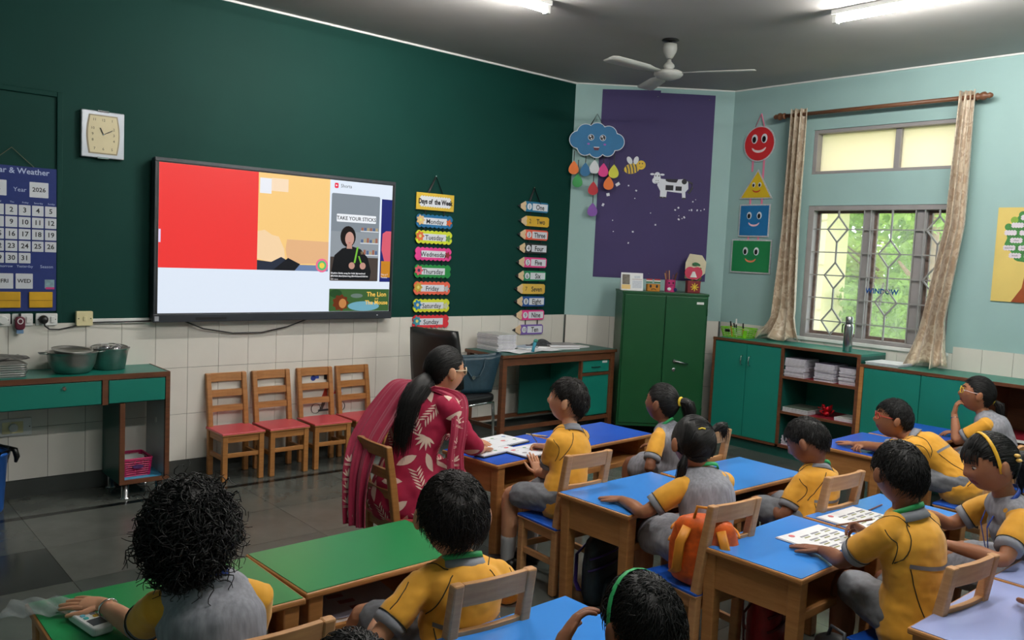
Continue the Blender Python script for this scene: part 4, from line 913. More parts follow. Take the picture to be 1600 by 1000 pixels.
onscr('woman_neck', [(.465, -.0), (.51, .0), (.505, .04), (.47, .04)], (206, 156, 140), 5, .8)
onscr('smile', [(.475, .045), (.487, .038), (.502, .047), (.488, .043)], (190, 60, 60), 6)
for ax, bx2, w in (((.525, -.1), (.548, .015), .014), ((.58, -.1), (.56, -.05), .012)): onscr('green_stick', [(ax[0], ax[1]), (ax[0]+w, ax[1]), (bx2[0]+w, bx2[1]), (bx2[0], bx2[1])], (120, 190, 60), 6)
for hx, hy in ((.51, -.12), (.6, -.12)): onscr('hand_shape', circle(hx, hy, .025, 12), (206, 156, 140), 7, .8)
tw = SCR('caption_white', (240, 240, 244)); text('Rhythm Sticks song for kids! #preschool', .017, tw, scr, .345, -.175, .0768, 'LEFT', bold=.02); text('#forkids #earlylearning #forkidsandchildren', .017, tw, scr, .345, -.195, .0768, 'LEFT', bold=.02); text('52K views', .014, tw, scr, .345, -.218, .0768, 'LEFT')
onscr('next_card', rc(.745, .833, -.232, .37), (36, 44, 130), 1, .7); onscr('pink_shape', circle(.815, .02, .06, 20, .1)[4:18] if 0 else [(.76, .12), (.79, .14), (.833, .14), (.833, -.08), (.78, -.08), (.755, .0)], (232, 100, 120), 2, .8); onscr('orange_shape', rc(.755, .833, -.2, -.08), (226, 150, 40), 2, .7); text('This is T', .017, tw, scr, .755, -.18, .0768, 'LEFT'); text('Twinkle', .017, tw, scr, .755, -.2, .0768, 'LEFT')
onscr('story_card', rrect(.585, -.366, .494, .16, .006), (70, 110, 60), 1, .7); onscr('pond', circle(.62, -.41, .13, 24, .035), (120, 180, 200), 2, .8); onscr('tree_shade', circle(.39, -.32, .05, 16, .03), (50, 90, 50), 2, .6); onscr('stone', circle(.56, -.335, .05, 16, .016), (120, 140, 130), 2, .7)
onscr('mane', [(.43+.06*math.cos(a)*(1+.12*math.cos(9*a)), -.385+.055*math.sin(a)*(1+.12*math.cos(9*a))) for a in [2*PI*k/36 for k in range(36)]], (122, 58, 30), 3, .7); onscr('lion_face', circle(.447, -.39, .03, 16, .034), (206, 140, 80), 4, .8)
gold = SCR('gold', (250, 200, 90)); text('The Lion', .046, gold, scr, .725, -.325, .0768, bold=.02); text('and', .022, gold, scr, .725, -.355, .0768); text('The Mouse', .042, gold, scr, .725, -.385, .0768, bold=.02)
# ------------------------------------------------------------------ wall planner (calendar)
f = wallA(1.25, 1.475, .004); ca = thing('wall_planner', 'navy blue calendar and weather wall planner hanging at the left edge', 'calendar', f['loc'], f['rot'])
m_navy = M('navy_fabric', (24, 44, 110), .75, var=.06, scale=40)
MB().prism(rrect(0, 0, .46, .81, .006), 0, .006).build('backing', m_navy, ca)
m_card = M('white_card', (205, 207, 214), .35, var=.04, scale=30); m_lb = M('pale_blue_ink', (178, 190, 222), .6, var=0)
text('Calendar & Weather', .044, m_lb, ca, .0, .378, .0066, bold=.015)
for x_, s_2 in ((.04, 'Year'), (-.2, 'Month')): text(s_2, .034, m_lb, ca, x_ if s_2 == 'Year' else -.17, .275, .0066)
def card(x, y, w, h, s, size, bold=.02):
    o = MB().prism(rrect(x, y, w, h, .003), .006, .0075).build('card', m_card, ca); text(s, size, m_ink, o, x, y, .0079, bold=bold)
card(.135, .28, .095, .085, '2026', .034); card(-.08, .28, .11, .085, 'JUL', .034)
for k, d in enumerate(('Mon', 'Tue', 'Wed', 'Thu', 'Friday', 'Saturday', 'Sunday')): text(d, .013, m_lb, ca, -.195+.0655*k, .205, .0066)
for n in range(1, 32):
    c_ = (n+1) % 7; r_2 = (n+1)//7; card(-.198+.0655*c_, .162-.0668*r_2, .058, .058, str(n), .038)
for s2, x in (('Today', -.18), ('Tomorrow', -.04), ('Yesterday', .085), ('Season', .175)): text(s2, .02 if s2 != 'Season' else .024, m_lb, ca, x-.02 if s2 == 'Yesterday' else x, -.152, .0066)
card(-.18, -.235, .085, .085, 'THU', .03); card(-.035, -.235, .085, .085, 'FRI', .03); card(.062, -.235, .085, .085, 'WED', .03)
MB().box(.165, .215, -.275, -.225, .006, .0072).build('season_picture', M('season_print', (120, 150, 160), .5, var=.3, scale=60), ca); MB().box(.17, .215, -.28, -.268, .0072, .0078).build('season_strip', M('rose_print', (196, 50, 120), .6), ca)
m_yf = M('yellow_felt', (206, 158, 30), .8, var=.12, scale=8)
for x in (-.17, -.02, .145): MB().box(x-.063 if x < .1 else x-.06, x+.063 if x < .1 else x+.06, -.385, -.295, .006, .014).build('felt_pocket', m_yf, ca, bevel=.003); MB().box(x-.06, x+.058, -.345, -.342, .014, .0155).build('pocket_seam', M('dark_yellow', (150, 110, 20), .8), ca)
MB().tube([(-.11, .405, .006), (0, .505, .004), (.11, .405, .006)], .002, 5).build('hanging_string', M('string', (110, 104, 84), .8), ca)
# ------------------------------------------------------------------ days of the week
m_ribbon = M('black_ribbon', (14, 14, 16), .6, var=0); m_cardw = M('card_white', (226, 228, 236), .5, var=.02)
def scallop(w, h, amp, nx, ny):
    P = []
    def side(x0, y0, x1, y1, n):
        L = math.hypot(x1-x0, y1-y0); nxv, nyv = (y1-y0)/L, -(x1-x0)/L
        for k in range(n*6):
            t = k/(n*6); a = amp*abs(math.sin(PI*t*n)); P.append((x0+(x1-x0)*t+nxv*a, y0+(y1-y0)*t+nyv*a))
    side(-w/2, -h/2, w/2, -h/2, nx); side(w/2, -h/2, w/2, h/2, ny); side(w/2, h/2, -w/2, h/2, nx); side(-w/2, h/2, -w/2, -h/2, ny)
    return P
f = wallA(4.123, 0, .012); dw = thing('days_chart', 'hanging chart of coloured signs with the days of the week', 'chart', f['loc'], f['rot'])
hd = MB().prism(rc(-.178, .178, 1.828, 1.957), 0, .008).build('header_sign', M('mustard_card', (222, 186, 60), .6, var=.05), dw); MB().prism(scallop(.28, .07, .008, 12, 4), .008, .0088).build('white_panel', m_cardw, hd, loc=(0, 1.892, 0)); text('Days of  the Week', .052, m_ink, hd, 0, 1.89, .0094, bold=.05, sx=.8)
MB().tube([(-.07, 1.957, .004), (0, 2.09, .002), (.07, 1.957, .004)], [(.009, .002)]*3, 6).build('hanging_ribbon', m_ribbon, dw)
MB().lathe([(.004, 0), (.006, .01)], 8).build('nail', m_chrome, dw, loc=(0, 2.092, -.005))
flowerc = lambda n, r0, r1: [((r0+r1*math.cos(n*a))*math.cos(a), (r0+r1*math.cos(n*a))*math.sin(a)) for a in [2*PI*k/48 for k in range(48)]]
DAYS = [('Monday', 1.742, (24, 108, 160), (228, 190, 130), (226, 100, 50)), ('Tuesday', 1.619, (216, 226, 50), (226, 110, 60), (110, 160, 70)), ('Wednesday', 1.489, (236, 66, 150), None, (150, 40, 50)), ('Thursday', 1.355, (26, 140, 62), (230, 90, 110), None), ('Friday', 1.224, (240, 104, 76), (206, 170, 60), (190, 196, 200)), ('Saturday', 1.088, (222, 226, 52), (40, 130, 190), (206, 206, 170)), ('Sunday', .962, (226, 48, 60), (60, 150, 170), None)]
for nm, z, cc, lc, rcx in DAYS:
    s = MB().prism(scallop(.325, .082, .011, 8, 2), 0, .008).build('day_sign', M('card_'+nm, cc, .55, var=.04), dw, loc=(.0, z, 0)); MB().box(-.115, .115, -.026, .026, .008, .009).build('white_strip', m_cardw, s); text(nm, .052, m_ink, s, .0, -.004, .0096, bold=.012)
    if lc: MB().prism(flowerc(7, .034, .006), .009, .012).build('left_motif', M('motif_%s' % nm, lc, .6, var=.1), s, loc=(-.135, .006, 0)); MB().prism(circle(-.135, .006, .013, 12), .012, .013).build('motif_eye', M('motif_eye_%s' % nm, (70, 40, 80) if nm == 'Thursday' else (226, 216, 120), .6), s)
    if rcx: MB().prism(flowerc(5, .022, .006), .009, .012).build('right_motif', M('motif2_%s' % nm, rcx, .6, var=.1), s, loc=(.135, -.004, 0))
    for sx in (-1, 1): MB().box(sx*.09-.005, sx*.09+.005, z+.04, z+.088, .001, .003).build('link_ribbon', m_ribbon, dw)
# ------------------------------------------------------------------ number pencils
f = wallA(5.165, 0, .012); nc = thing('number_chart', 'hanging chart of pencil-shaped signs counting one to ten', 'chart', f['loc'], f['rot'])
MB().tube([(-.06, 1.965, .004), (-.01, 2.09, .002), (.07, 1.955, .004)], [(.009, .002)]*3, 6).build('hanging_ribbon', m_ribbon, nc); MB().lathe([(.004, 0), (.006, .01)], 8).build('nail', m_chrome, nc, loc=(-.01, 2.092, -.005))
NUM = [('One', 1.928, (36, 118, 160)), ('Two', 1.806, (226, 180, 56)), ('Three', 1.69, (236, 96, 70)), ('Four', 1.575, (36, 40, 40)), ('Five', 1.454, (226, 70, 140)), ('Six', 1.338, (26, 130, 84)), ('Seven', 1.226, (224, 182, 80)), ('Eight', 1.118, (30, 80, 150)), ('Nine', 1.0, (230, 60, 140)), ('Ten', .874, (126, 96, 180))]
m_pw = M('pencil_wood_print', (226, 196, 156), .6, var=.04)
for k, (nm, z, cc) in enumerate(NUM):
    dx = (-.005, .01, .005, .005, .005, .005, 0, .005, .005, .0)[k]
    s = MB().prism([(-.10, -.043), (.15, -.043), (.166, -.03), (.166, .03), (.15, .043), (-.10, .043)], 0, .008).build('pencil_sign', M('card_'+nm, cc, .55, var=.04), nc, loc=(dx, z, 0))
    MB().prism([(-.10, -.043), (-.09, -.02), (-.1, 0), (-.09, .02), (-.10, .043), (-.155, .014), (-.155, -.014)][::-1], 0, .0085).build('wood_cone', m_pw, s); MB().prism([(-.155, -.014), (-.155, .014), (-.186, 0)], 0, .008).build('lead_tip', m_ink, s)
    MB().box(-.018, .155, -.029, .029, .008, .009).build('white_panel', m_cardw if k not in (1, 6) else M('card_'+nm, cc), s); MB().prism(circle(-.055, 0, .027, 18), .008, .009).build('number_disc', m_cardw if k not in (1, 6) else M('card_'+nm, cc), s)
    text(str(k+1), .052 if k < 9 else .044, m_ink, s, -.055, -.002, .0095, bold=.0); text(nm, .06, m_ink, s, .068, -.003, .0095, bold=.02, sx=.9)
    if k:
        for sx in (-.04, .1): MB().box(sx-.005, sx+.005, z+.04, z+.085, .001, .003).build('link_ribbon', m_ribbon, nc)
# ------------------------------------------------------------------ wall stickers behind the chairs
f = wallA(3.17, .42, .0095); sk_ = thing('wall_sticker', 'colourful sticker of a tricycle rider on the tiles behind the chairs', 'sticker', f['loc'], f['rot'])
st = lambda nm, pts, col, l=0: MB().prism(pts, .0003*l, .0003*l+.0008).build(nm, M('sticker_%02x%02x%02x' % col, col, .5, var=.05), sk_)
st('orange_cap', [(-.02, .17), (.06, .2), (.05, .23), (.0, .21)], (214, 110, 40)); st('blue_bow', circle(-.045, .155, .02, 12)+[], (40, 60, 150)); st('blue_arm', rc(-.03, .0, .15, .17), (60, 90, 190)); st('body', [(.02, .0), (.06, .1), (.075, .0)], (200, 70, 50)); st('dark_hair', rc(.04, .07, .14, .2), (40, 34, 40))
st('red_cone', [(.12, .03), (.15, .1), (.19, .03)], (206, 60, 60)); st('white_flag', [(.15, .1), (.2, .12), (.19, .03)], (210, 220, 236))
for wx in (-.02, .18): MB().tube([(wx+.035*math.cos(a), -.065+.035*math.sin(a), .001) for a in [2*PI*k/20 for k in range(20)]], [(.006, .001)]*20, 6, closed=True, ref=(0, 0, 1)).build('wheel', m_black, sk_)
st('wheel_hub', circle(.18, -.065, .02, 14), (150, 160, 170), 1); st('pedal', rc(.0, .1, -.09, -.075), (90, 90, 96)); st('leg', [(.03, -.02), (.06, -.02), (.03, -.09), (.01, -.09)], (90, 84, 80))
# ------------------------------------------------------------------ purple paper, cloud, bee, cow on the corner wall
f = wallB(0, 0, .002); pp = thing('purple_paper', 'large deep purple paper sheets pinned on the corner wall', 'paper', f['loc'], f['rot'])
m_pur = M('purple_chart_paper', (60, 48, 98), .7, var=.05, scale=3)
MB().prism([(.238, 1.35), (.755, 1.352), (.755, 3.02), (.238, 3.005)], 0, .0015).build('paper_sheet', m_pur, pp); MB().prism([(.745, 1.352), (1.252, 1.35), (1.243, 3.0), (.745, 3.0)], .0016, .003).build('paper_sheet', m_pur, pp)
rr = random.Random(12)
for s2, z in [(.335, 2.086), (.295, 1.994), (.416, 2.181), (.514, 2.174), (.585, 2.133)]+[(rr.gauss(.62, .16), rr.gauss(1.83, .13)) for _ in range(7)]+[(rr.gauss(1.02, .09), rr.gauss(1.93, .08)) for _ in range(14)]:
    if not .27 < s2 < 1.22: continue
    a = rr.uniform(0, 3); w = rr.uniform(.003, .008) if (s2 > .45 or z < 1.9) else .013; h = w*rr.uniform(.7, 1.5); c_, n_ = math.cos(a), math.sin(a)
    MB().prism([(s2+c_*x-n_*y, z+n_*x+c_*y) for x, y in ((-w, -h), (w, -h), (w, h), (-w, h))], .003, .0038).build('paper_scrap', m_cardw, pp)
for s2, z in ((.27, 2.98), (.73, 2.965), (1.19, 2.96), (.74, 1.4)): MB().lathe([(.006, .003), (.004, .006)], 8).build('pin', m_chrome, pp, loc=(s2, z, 0))
f = wallB(.2, 2.545, .075); cd_ = thing('cloud_mobile', 'blue smiling cloud with coloured raindrops hanging on the corner wall', 'decoration', f['loc'], f['rot'])
def union_outline(circs, n=140):
    P = []
    for k in range(n):
        a = 2*PI*k/n; d = (math.cos(a), math.sin(a)); best = 0
        for cx, cy, r in circs:
            b_ = cx*d[0]+cy*d[1]; q = b_*b_-(cx*cx+cy*cy-r*r)
            if q > 0: best = max(best, b_+math.sqrt(q))
        P.append((best*d[0], best*d[1]))
    return P
cc = [(-.165, 0, .072), (-.1, .06, .075), (0, .075, .075), (.1, .055, .072), (.17, -.005, .07), (.1, -.07, .06), (0, -.08, .065), (-.1, -.065, .065), (0, 0, .12)]
MB().prism(union_outline([(x, y, r+.006) for x, y, r in cc]), 0, .006).build('white_border', m_cardw, cd_); MB().prism(union_outline(cc), .006, .009).build('cloud', M('cloud_blue_card', (20, 112, 164), .55, var=.06), cd_)
for sx in (-1, 1):
    MB().prism(circle(sx*.052, .025, .027, 18), .009, .0095).build('eye_ring', m_cardw, cd_); e_ = MB().prism(circle(sx*.052, .025, .023, 18), .0095, .010).build('eye', m_black, cd_); MB().prism(circle(sx*.052-.006, .034, .008, 10), .010, .0105).build('glint', m_cardw, e_); MB().prism(circle(sx*.052+.004, .014, .006, 10), .010, .0105).build('glint', m_cardw, e_)
    MB().prism(circle(sx*.072, -.032, .012, 12, .008), .009, .0095).build('cheek', M('violet_card', (170, 90, 190), .6), cd_)
MB().prism([(-.03, -.055), (.03, -.055), (.018, -.085), (-.018, -.085)], .009, .0095).build('mouth', M('mouth_dark', (90, 20, 40), .6), cd_); MB().box(-.024, .024, -.062, -.055, .0095, .010).build('teeth', m_cardw, cd_)
MB().tube([(-.06, .13, .003), (0, .24, -.05), (.05, .13, .003)], [(.009, .002)]*3, 6).build('hanging_ribbon', m_ribbon, cd_)
dropc = {'orange': (240, 120, 40), 'green': (40, 150, 70), 'blue': (30, 110, 160), 'white': (220, 222, 226), 'pink': (232, 50, 140), 'yellow': (218, 214, 60), 'red': (190, 24, 40), 'purple': (130, 76, 170)}
for cn, s2, z in (('orange', .009, 2.302), ('green', .049, 2.191), ('blue', .112, 2.29), ('white', .191, 2.317), ('pink', .272, 2.293), ('orange', .324, 2.182), ('yellow', .364, 2.286), ('red', .19, 2.13), ('purple', .194, 1.943)):
    x, y = s2-.2, z-2.545; P = [(x+.04*math.sin(a)*abs(math.sin(a/2))**.9, y-.012-.055*math.cos(a)*-1+.0) for a in [2*PI*k/24 for k in range(24)]]
    P = [(x+.058*math.sin(t)*math.sin(t/2)**1.0, y+.06*math.cos(t)) for t in [2*PI*k/28 for k in range(28)]]
    d = MB().prism(P[::-1], .001 if cn not in ('orange', 'green') else .004, .005 if cn not in ('orange', 'green') else .008).build('raindrop', M('drop_'+cn, dropc[cn], .55, var=.04), cd_)
    MB().bar((x, y+.055, .002), (x, min(y+.18 if cn not in ('red', 'purple') else y+.13, -.1 if cn not in ('red', 'purple') else 9), .002), .002, .007, up=(1, 0, 0)).build('drop_ribbon', m_ribbon, d)
f = wallB(.56, 2.345, .004); be = thing('paper_bee', 'yellow and black striped paper bee stuck on the purple paper', 'decoration', f['loc'], f['rot'])
m_by = M('bee_yellow', (232, 190, 40), .55, var=.05); ca_, sa_ = math.cos(.25), math.sin(.25)
body = [(-.09+.18*(.5-.5*math.cos(a)) if 0 else .07*math.cos(a), .045*math.sin(a)) for a in [2*PI*k/30 for k in range(30)]]
rot2 = lambda P, a, ox, oy: [(ox+x*math.cos(a)-y*math.sin(a), oy+x*math.sin(a)+y*math.cos(a)) for x, y in P]
MB().prism(rot2(body, .25, -.025, -.02), 0, .004).build('body', m_by, be); MB().prism(rot2([(-.07, -.012), (-.07, .012), (-.095, 0)], .25, -.025, -.02), 0, .004).build('sting', m_black, be)
for x in (-.045, -.018, .009, .036): h = .045*math.sqrt(1-(x/.07)**2)*.97; MB().prism(rot2([(x-.006, -h), (x+.006, -h), (x+.01, 0), (x+.006, h), (x-.006, h), (x-.002, 0)], .25, -.025, -.02), .004, .005).build('stripe', m_black, be)
MB().prism(circle(.055, .015, .04, 22), .001, .006).build('head', m_by, be)
for sx in (.04, .066): MB().prism(circle(sx, .028, .005, 10, .007), .006, .0066).build('eye', m_black, be)
MB().tube([(.04, .002, .0065), (.055, -.006, .0065), (.068, .004, .0065)], .0016, 5).build('smile', m_black, be)
for ox, a in ((-.035, 2.1), (.0, 1.3)): MB().prism(rot2(circle(.03, 0, .036, 18, .022), a, ox, .025), .004, .006).build('wing', m_cardw, be)
f = wallB(.90, 2.2, .004); co = thing('paper_cow', 'white paper cow with black patches stuck on the purple paper', 'decoration', f['loc'], f['rot'])
MB().prism([(-.12, .05), (-.05, .045), (.06, .05), (.11, .055), (.145, .03), (.15, -.03), (.125, -.06), (.13, -.115), (.10, -.115), (.095, -.07), (-.04, -.06), (-.045, -.12), (-.075, -.12), (-.08, -.118), (-.10, -.11), (-.10, -.06), (-.13, -.01)][::-1], 0, .004).build('body', m_cardw, co)
h = MB().prism(union_outline([(0, 0, .03), (0, -.035, .0)]+[(-.015, -.03, .028), (.015, -.03, .028), (0, .02, .025), (0, 0, .03)]), .004, .007).build('head', m_cardw, co, loc=(-.135, .06, 0))
for sx in (-1, 1):
    MB().prism(circle(sx*.045, .025, .02, 12, .009), .004, .006).build('ear', m_cardw, h); MB().prism(circle(sx*.013, .012, .005, 8, .007), .007, .0076).build('eye', m_black, h); MB().prism(circle(sx*.009, -.03, .004, 8), .007, .0076).build('nostril', m_black, h)
MB().tube([(-.02, -.045, .0075), (0, -.052, .0075), (.02, -.045, .0075)], .0014, 5).build('smile', m_black, h)
for P in ([(-.06, .048), (.055, .05), (.04, .02), (-.03, .022), (-.055, .03)], rc(-.055, .015, -.05, -.005), rc(.035, .09, -.05, -.012), circle(.11, .032, .024, 12)): MB().prism(P if P[0][0] != -.06 else P[::-1], .004, .005).build('patch', m_ink, co)
MB().tube([(.145, .035, .003), (.18, .02, .003), (.185, -.02, .003), (.165, -.055, .003), (.15, -.07, .003)], [(.008, .003)]*4+[(.012, .003)], 6, ref=(0, 1, 0)).build('tail', m_black, co)
for x in (-.09, -.06, .115): MB().box(x-.014, x+.014, -.122, -.11, .004, .005).build('hoof', m_black, co)
# ------------------------------------------------------------------ shape chart on the window wall
f = wallC(-1.19, 0, .006); sc_ = thing('shapes_chart', 'pink-strung chart of smiling circle, triangle, square and rectangle', 'chart', f['loc'], f['rot'])
m_pinkr = M('pink_ribbon', (232, 130, 160), .6, var=0); m_glit = M('silver_border', (196, 196, 200), .5, var=.15, scale=90)
def smiley(s, cx, cy, er, gap, mw, mcol):
    for sx in (-1, 1):
        MB().prism(circle(cx+sx*gap, cy, er, 16, er*1.35), .008, .009).build('eye', m_cardw, s); MB().prism(circle(cx+sx*gap-er*.1, cy-er*.2, er*.6, 14, er*.9), .009, .0097).build('pupil', m_black, s)
    MB().prism([(cx+mw*math.cos(a), cy-er*1.9-mw*.25+mw*.65*math.sin(a)) for a in [PI+PI*k/12 for k in range(13)]]+[(cx+mw*.8*math.cos(a), cy-er*1.9-mw*.25+mw*.35*math.sin(a)) for a in [2*PI-PI*k/12 for k in range(1, 12)]], .008, .009).build('smile', M('smile_'+mcol[0], mcol[1], .6), s)
sg = MB().prism(circle(0, 2.567, .154, 40), 0, .006).build('circle_sign', m_glit, sc_); MB().prism(circle(0, 2.567, .143, 40), .006, .008).build('face', M('circle_red', (206, 40, 46), .55, var=.04), sg); smiley(sg, .0, 2.61, .03, .048, .07, ('white', (236, 220, 220)))
sg = MB().prism([(-.165, 2.095), (.165, 2.095), (.008, 2.35)], 0, .006).build('triangle_sign', m_glit, sc_); MB().prism([(-.145, 2.105), (.145, 2.105), (.008, 2.33)], .006, .008).build('face', M('triangle_yellow', (220, 186, 30), .55, var=.04), sg); smiley(sg, .004, 2.215, .016, .03, .04, ('red', (200, 60, 40)))
sg = MB().prism(rc(-.152, .152, 1.765, 2.048), 0, .006).build('square_sign', m_glit, sc_); MB().prism(rc(-.14, .14, 1.777, 2.036), .006, .008).build('face', M('square_blue', (24, 112, 170), .55, var=.04), sg); smiley(sg, .0, 1.95, .024, .05, .055, ('pink', (240, 190, 200)))
sg = MB().prism(rc(-.21, .19, 1.448, 1.742), 0, .006).build('rectangle_sign', m_glit, sc_); MB().prism(rc(-.198, .178, 1.46, 1.73), .006, .008).build('face', M('rectangle_green', (20, 128, 72), .55, var=.04), sg); smiley(sg, -.01, 1.64, .026, .055, .055, ('coral', (226, 130, 90)))
for sx, z0, z1 in ((-.055, 2.33, 2.43), (.055, 2.25, 2.43), (-.055, 2.04, 2.1), (.06, 2.04, 2.1), (-.05, 1.74, 1.77), (.05, 1.74, 1.77)): MB().box(sx-.009, sx+.009, z0, z1, -.001, .001).build('link_ribbon', m_pinkr, sc_)
MB().tube([(-.06, 2.70, .0), (0, 2.825, 0), (.04, 2.70, 0)], [(.009, .002)]*3, 6).build('hanging_ribbon', m_pinkr, sc_)
# ------------------------------------------------------------------ tree poster at the right edge
f = wallC(-3.14, 0, .005); po = thing('tree_poster', 'yellow word-tree poster at the right edge of the window wall', 'poster', f['loc'], f['rot'])
MB().prism(rc(0, .58, 1.35, 2.0), 0, .004).build('sheet', M('poster_yellow', (222, 196, 110), .6, var=.05, scale=5), po)
m_gl = M('poster_green', (60, 128, 60), .6, var=.35, scale=30)
MB().prism([(x, z) for x, z in [(.29+.23*math.cos(a)*(1+.05*math.cos(11*a)), 1.79+.19*math.sin(a)*(1+.05*math.cos(11*a))) for a in [2*PI*k/60 for k in range(60)]]], .004, .005).build('tree_crown', m_gl, po)
for k in range(9): a = .5+k*.28; MB().prism(circle(.29+.235*math.cos(a), 1.79+.195*math.sin(a), .024, 14), .005, .0056).build('leaf_print', (m_gl, M('poster_light_green', (130, 170, 60), .6, var=.2))[k % 2], po)
MB().prism([(.13, 1.35), (.48, 1.35), (.41, 1.45), (.39, 1.62), (.21, 1.62), (.19, 1.45)], .005, .006).build('tree_trunk', M('poster_brown', (150, 68, 24), .6, var=.15, scale=9), po)
for r_2 in range(7):
    for q in range(5):
        x = .09+.095*q+(.04 if r_2 % 2 else 0); z = 1.93-.052*r_2
        if ((x-.29)/.235)**2+((z-1.79)/.19)**2 < 1.05 and not (z < 1.64 and .18 < x < .42):
            c_ = MB().prism(scallop(.068, .026, .006, 4, 2), .006, .0068).build('word_cloud', M('cloud_lilac', (226, 214, 226), .6), po, loc=(x, z, 0))
            if r_2 > 2: text(('book', 'school', 'flag', 'class', 'teacher')[(q+r_2) % 5], .018, m_ink, c_, 0, 0, .0072)
text('English', .05, M('dark_brown_ink', (90, 30, 10), .6), po, .31, 1.46, .0064, shear=.2); text('Vocabulary', .048, M('dark_brown_ink', (90, 30, 10), .6), po, .31, 1.40, .0064, shear=.2)
MB().tube([(.2, 2.0, .0), (.29, 2.12, 0), (.38, 2.0, 0)], [(.005, .002)]*3, 6).build('hanging_ribbon', M('grey_ribbon', (110, 100, 120), .6), po)
# ------------------------------------------------------------------ curtain rod and curtains
w_rod = WOOD('rod_wood', (126, 84, 58), (96, 60, 40), .4)
XR_ = 6.60
rod = thing('curtain_rod', 'turned brown wooden curtain rod above the window', 'curtain rod', (XR_, -2.22, 2.765))
MB().tube([(0, .76, 0), (0, -.74, 0)], .016, 14).build('pole', w_rod, rod, smooth=True)
for sy in (-1, 1):
    MB().lathe([(.016, 0), (.026, .006), (.026, .016), (.018, .022), (.03, .045), (.03, .06), (.016, .075), (.022, .09), (.012, .108), (.003, .112)], 16).build('finial', w_rod, rod, smooth=True, loc=(0, sy*.74, 0), rot=(-sy*PI/2, 0, 0)); MB().box(-.012, XC-XR_, sy*.70-.012, sy*.70+.012, -.012, .012).build('bracket', w_rod, rod)
def damask():
    m = bpy.data.materials.new('cream_damask_cloth'); m.use_nodes = True; nt = m.node_tree; b = nt.nodes['Principled BSDF']; b.inputs['Roughness'].default_value = .38; b.inputs['Sheen Weight'].default_value = .3
    tc = nt.nodes.new('ShaderNodeTexCoord'); vo = nt.nodes.new('ShaderNodeTexNoise'); vo.inputs['Scale'].default_value = 17; vo.inputs['Detail'].default_value = 1; vo.inputs['Distortion'].default_value = 1.2
    rp = nt.nodes.new('ShaderNodeValToRGB'); rp.color_ramp.interpolation = 'EASE'; rp.color_ramp.elements[0].position = .46; rp.color_ramp.elements[1].position = .54
    rp.color_ramp.elements[0].color = lin((188, 167, 142))+(1,); rp.color_ramp.elements[1].color = lin((214, 200, 178))+(1,)
    nt.links.new(tc.outputs['Object'], vo.inputs['Vector']); nt.links.new(vo.outputs[0], rp.inputs[0]); nt.links.new(rp.outputs[0], b.inputs['Base Color']); return m
m_dam = damask()
def curtain(label, prof, zb, sgn, seed):
    rr = random.Random(seed); ph = [rr.uniform(0, 6) for _ in range(4)]
    t = thing('curtain', label, 'curtain', (XR_, 0, 0), 0, 'window curtains')
    zs = [p[0] for p in prof]
    def fn(u, v):
        z = prof[0][0]+(zb-prof[0][0])*v
        for i in range(len(prof)-1):
            if z <= prof[i][0] and z >= prof[i+1][0]-1e-6:
                k = (prof[i][0]-z)/(prof[i][0]-prof[i+1][0]); a = prof[i][1]*(1-k)+prof[i+1][1]*k; b_ = prof[i][2]*(1-k)+prof[i+1][2]*k
        pool = max(0, (v-.86)/.14)
        amp = .026+.02*v
        x = amp*math.sin(u*PI*7+ph[0]+.6*math.sin(v*3))+.012*math.sin(u*17+ph[1]+5*v)-.05*pool*pool-.045*pool*(1+math.sin(u*9+ph[2]))*.6
        y = a+(b_-a)*u+.012*math.sin(u*PI*7+ph[0]+1.3)+.02*pool*math.sin(11*u+ph[3])
        return (x-.01, y, z+.035*pool*(math.sin(u*13+ph[1])*.5+.5))
    MB().grid(fn, 90, 60).build('cloth', m_dam, t, smooth=True, solid=.003)
    return t
curtain('left damask curtain gathered beside the shapes chart, pooling on the tall cabinet', [(2.81, -1.525, -1.675), (1.87, -1.51, -1.685), (1.10, -1.47, -1.72), (1.0, -1.42, -1.76), (.9, -1.33, -1.82)], .905, 1, 3)
curtain('right damask curtain with its hem resting on the low cabinet', [(2.81, -2.855, -2.965), (1.88, -2.83, -2.97), (1.18, -2.715, -2.90), (.95, -2.67, -2.93), (.83, -2.64, -2.97)], .838, 1, 9)
# ------------------------------------------------------------------ people: tools
from mathutils import noise as mnoise
def remesh(mb, voxel, it=4, name='tmp'):
    me = mb.mesh(name, [m_white]); o = bpy.data.objects.new(name, me); COL.objects.link(o)
    r = o.modifiers.new('r', 'REMESH'); r.mode = 'VOXEL'; r.voxel_size = voxel
    if it: s = o.modifiers.new('s', 'SMOOTH'); s.factor = .5; s.iterations = it
    dg = bpy.context.evaluated_depsgraph_get(); e = o.evaluated_get(dg); m2 = e.to_mesh()
    n = len(m2.vertices); V = np.empty(n*3, np.float32); m2.vertices.foreach_get('co', V); V = V.reshape(-1, 3)
    Nn = np.empty(n*3, np.float32); m2.vertices.foreach_get('normal', Nn); Nn = Nn.reshape(-1, 3)
    Fc = [tuple(p.vertices) for p in m2.polygons]
    e.to_mesh_clear(); bpy.data.objects.remove(o); bpy.data.meshes.remove(me)
    return V, Nn, Fc
def wrinkle(V, Nn, amp, fr, seed=0.0):
    for i in range(len(V)):
        p = Vector((V[i][0]*fr[0]+seed, V[i][1]*fr[1], V[i][2]*fr[2])); d = mnoise.noise(p)+.5*mnoise.noise(p*2.1)
        V[i] += Nn[i]*amp*d
    return V
def from_vf(V, Fc): b = MB(); b.add([tuple(map(float, v)) for v in V], Fc); return b
def bvh_of(V, Fc): return BVHTree.FromPolygons([Vector(map(float, v)) for v in V], Fc)
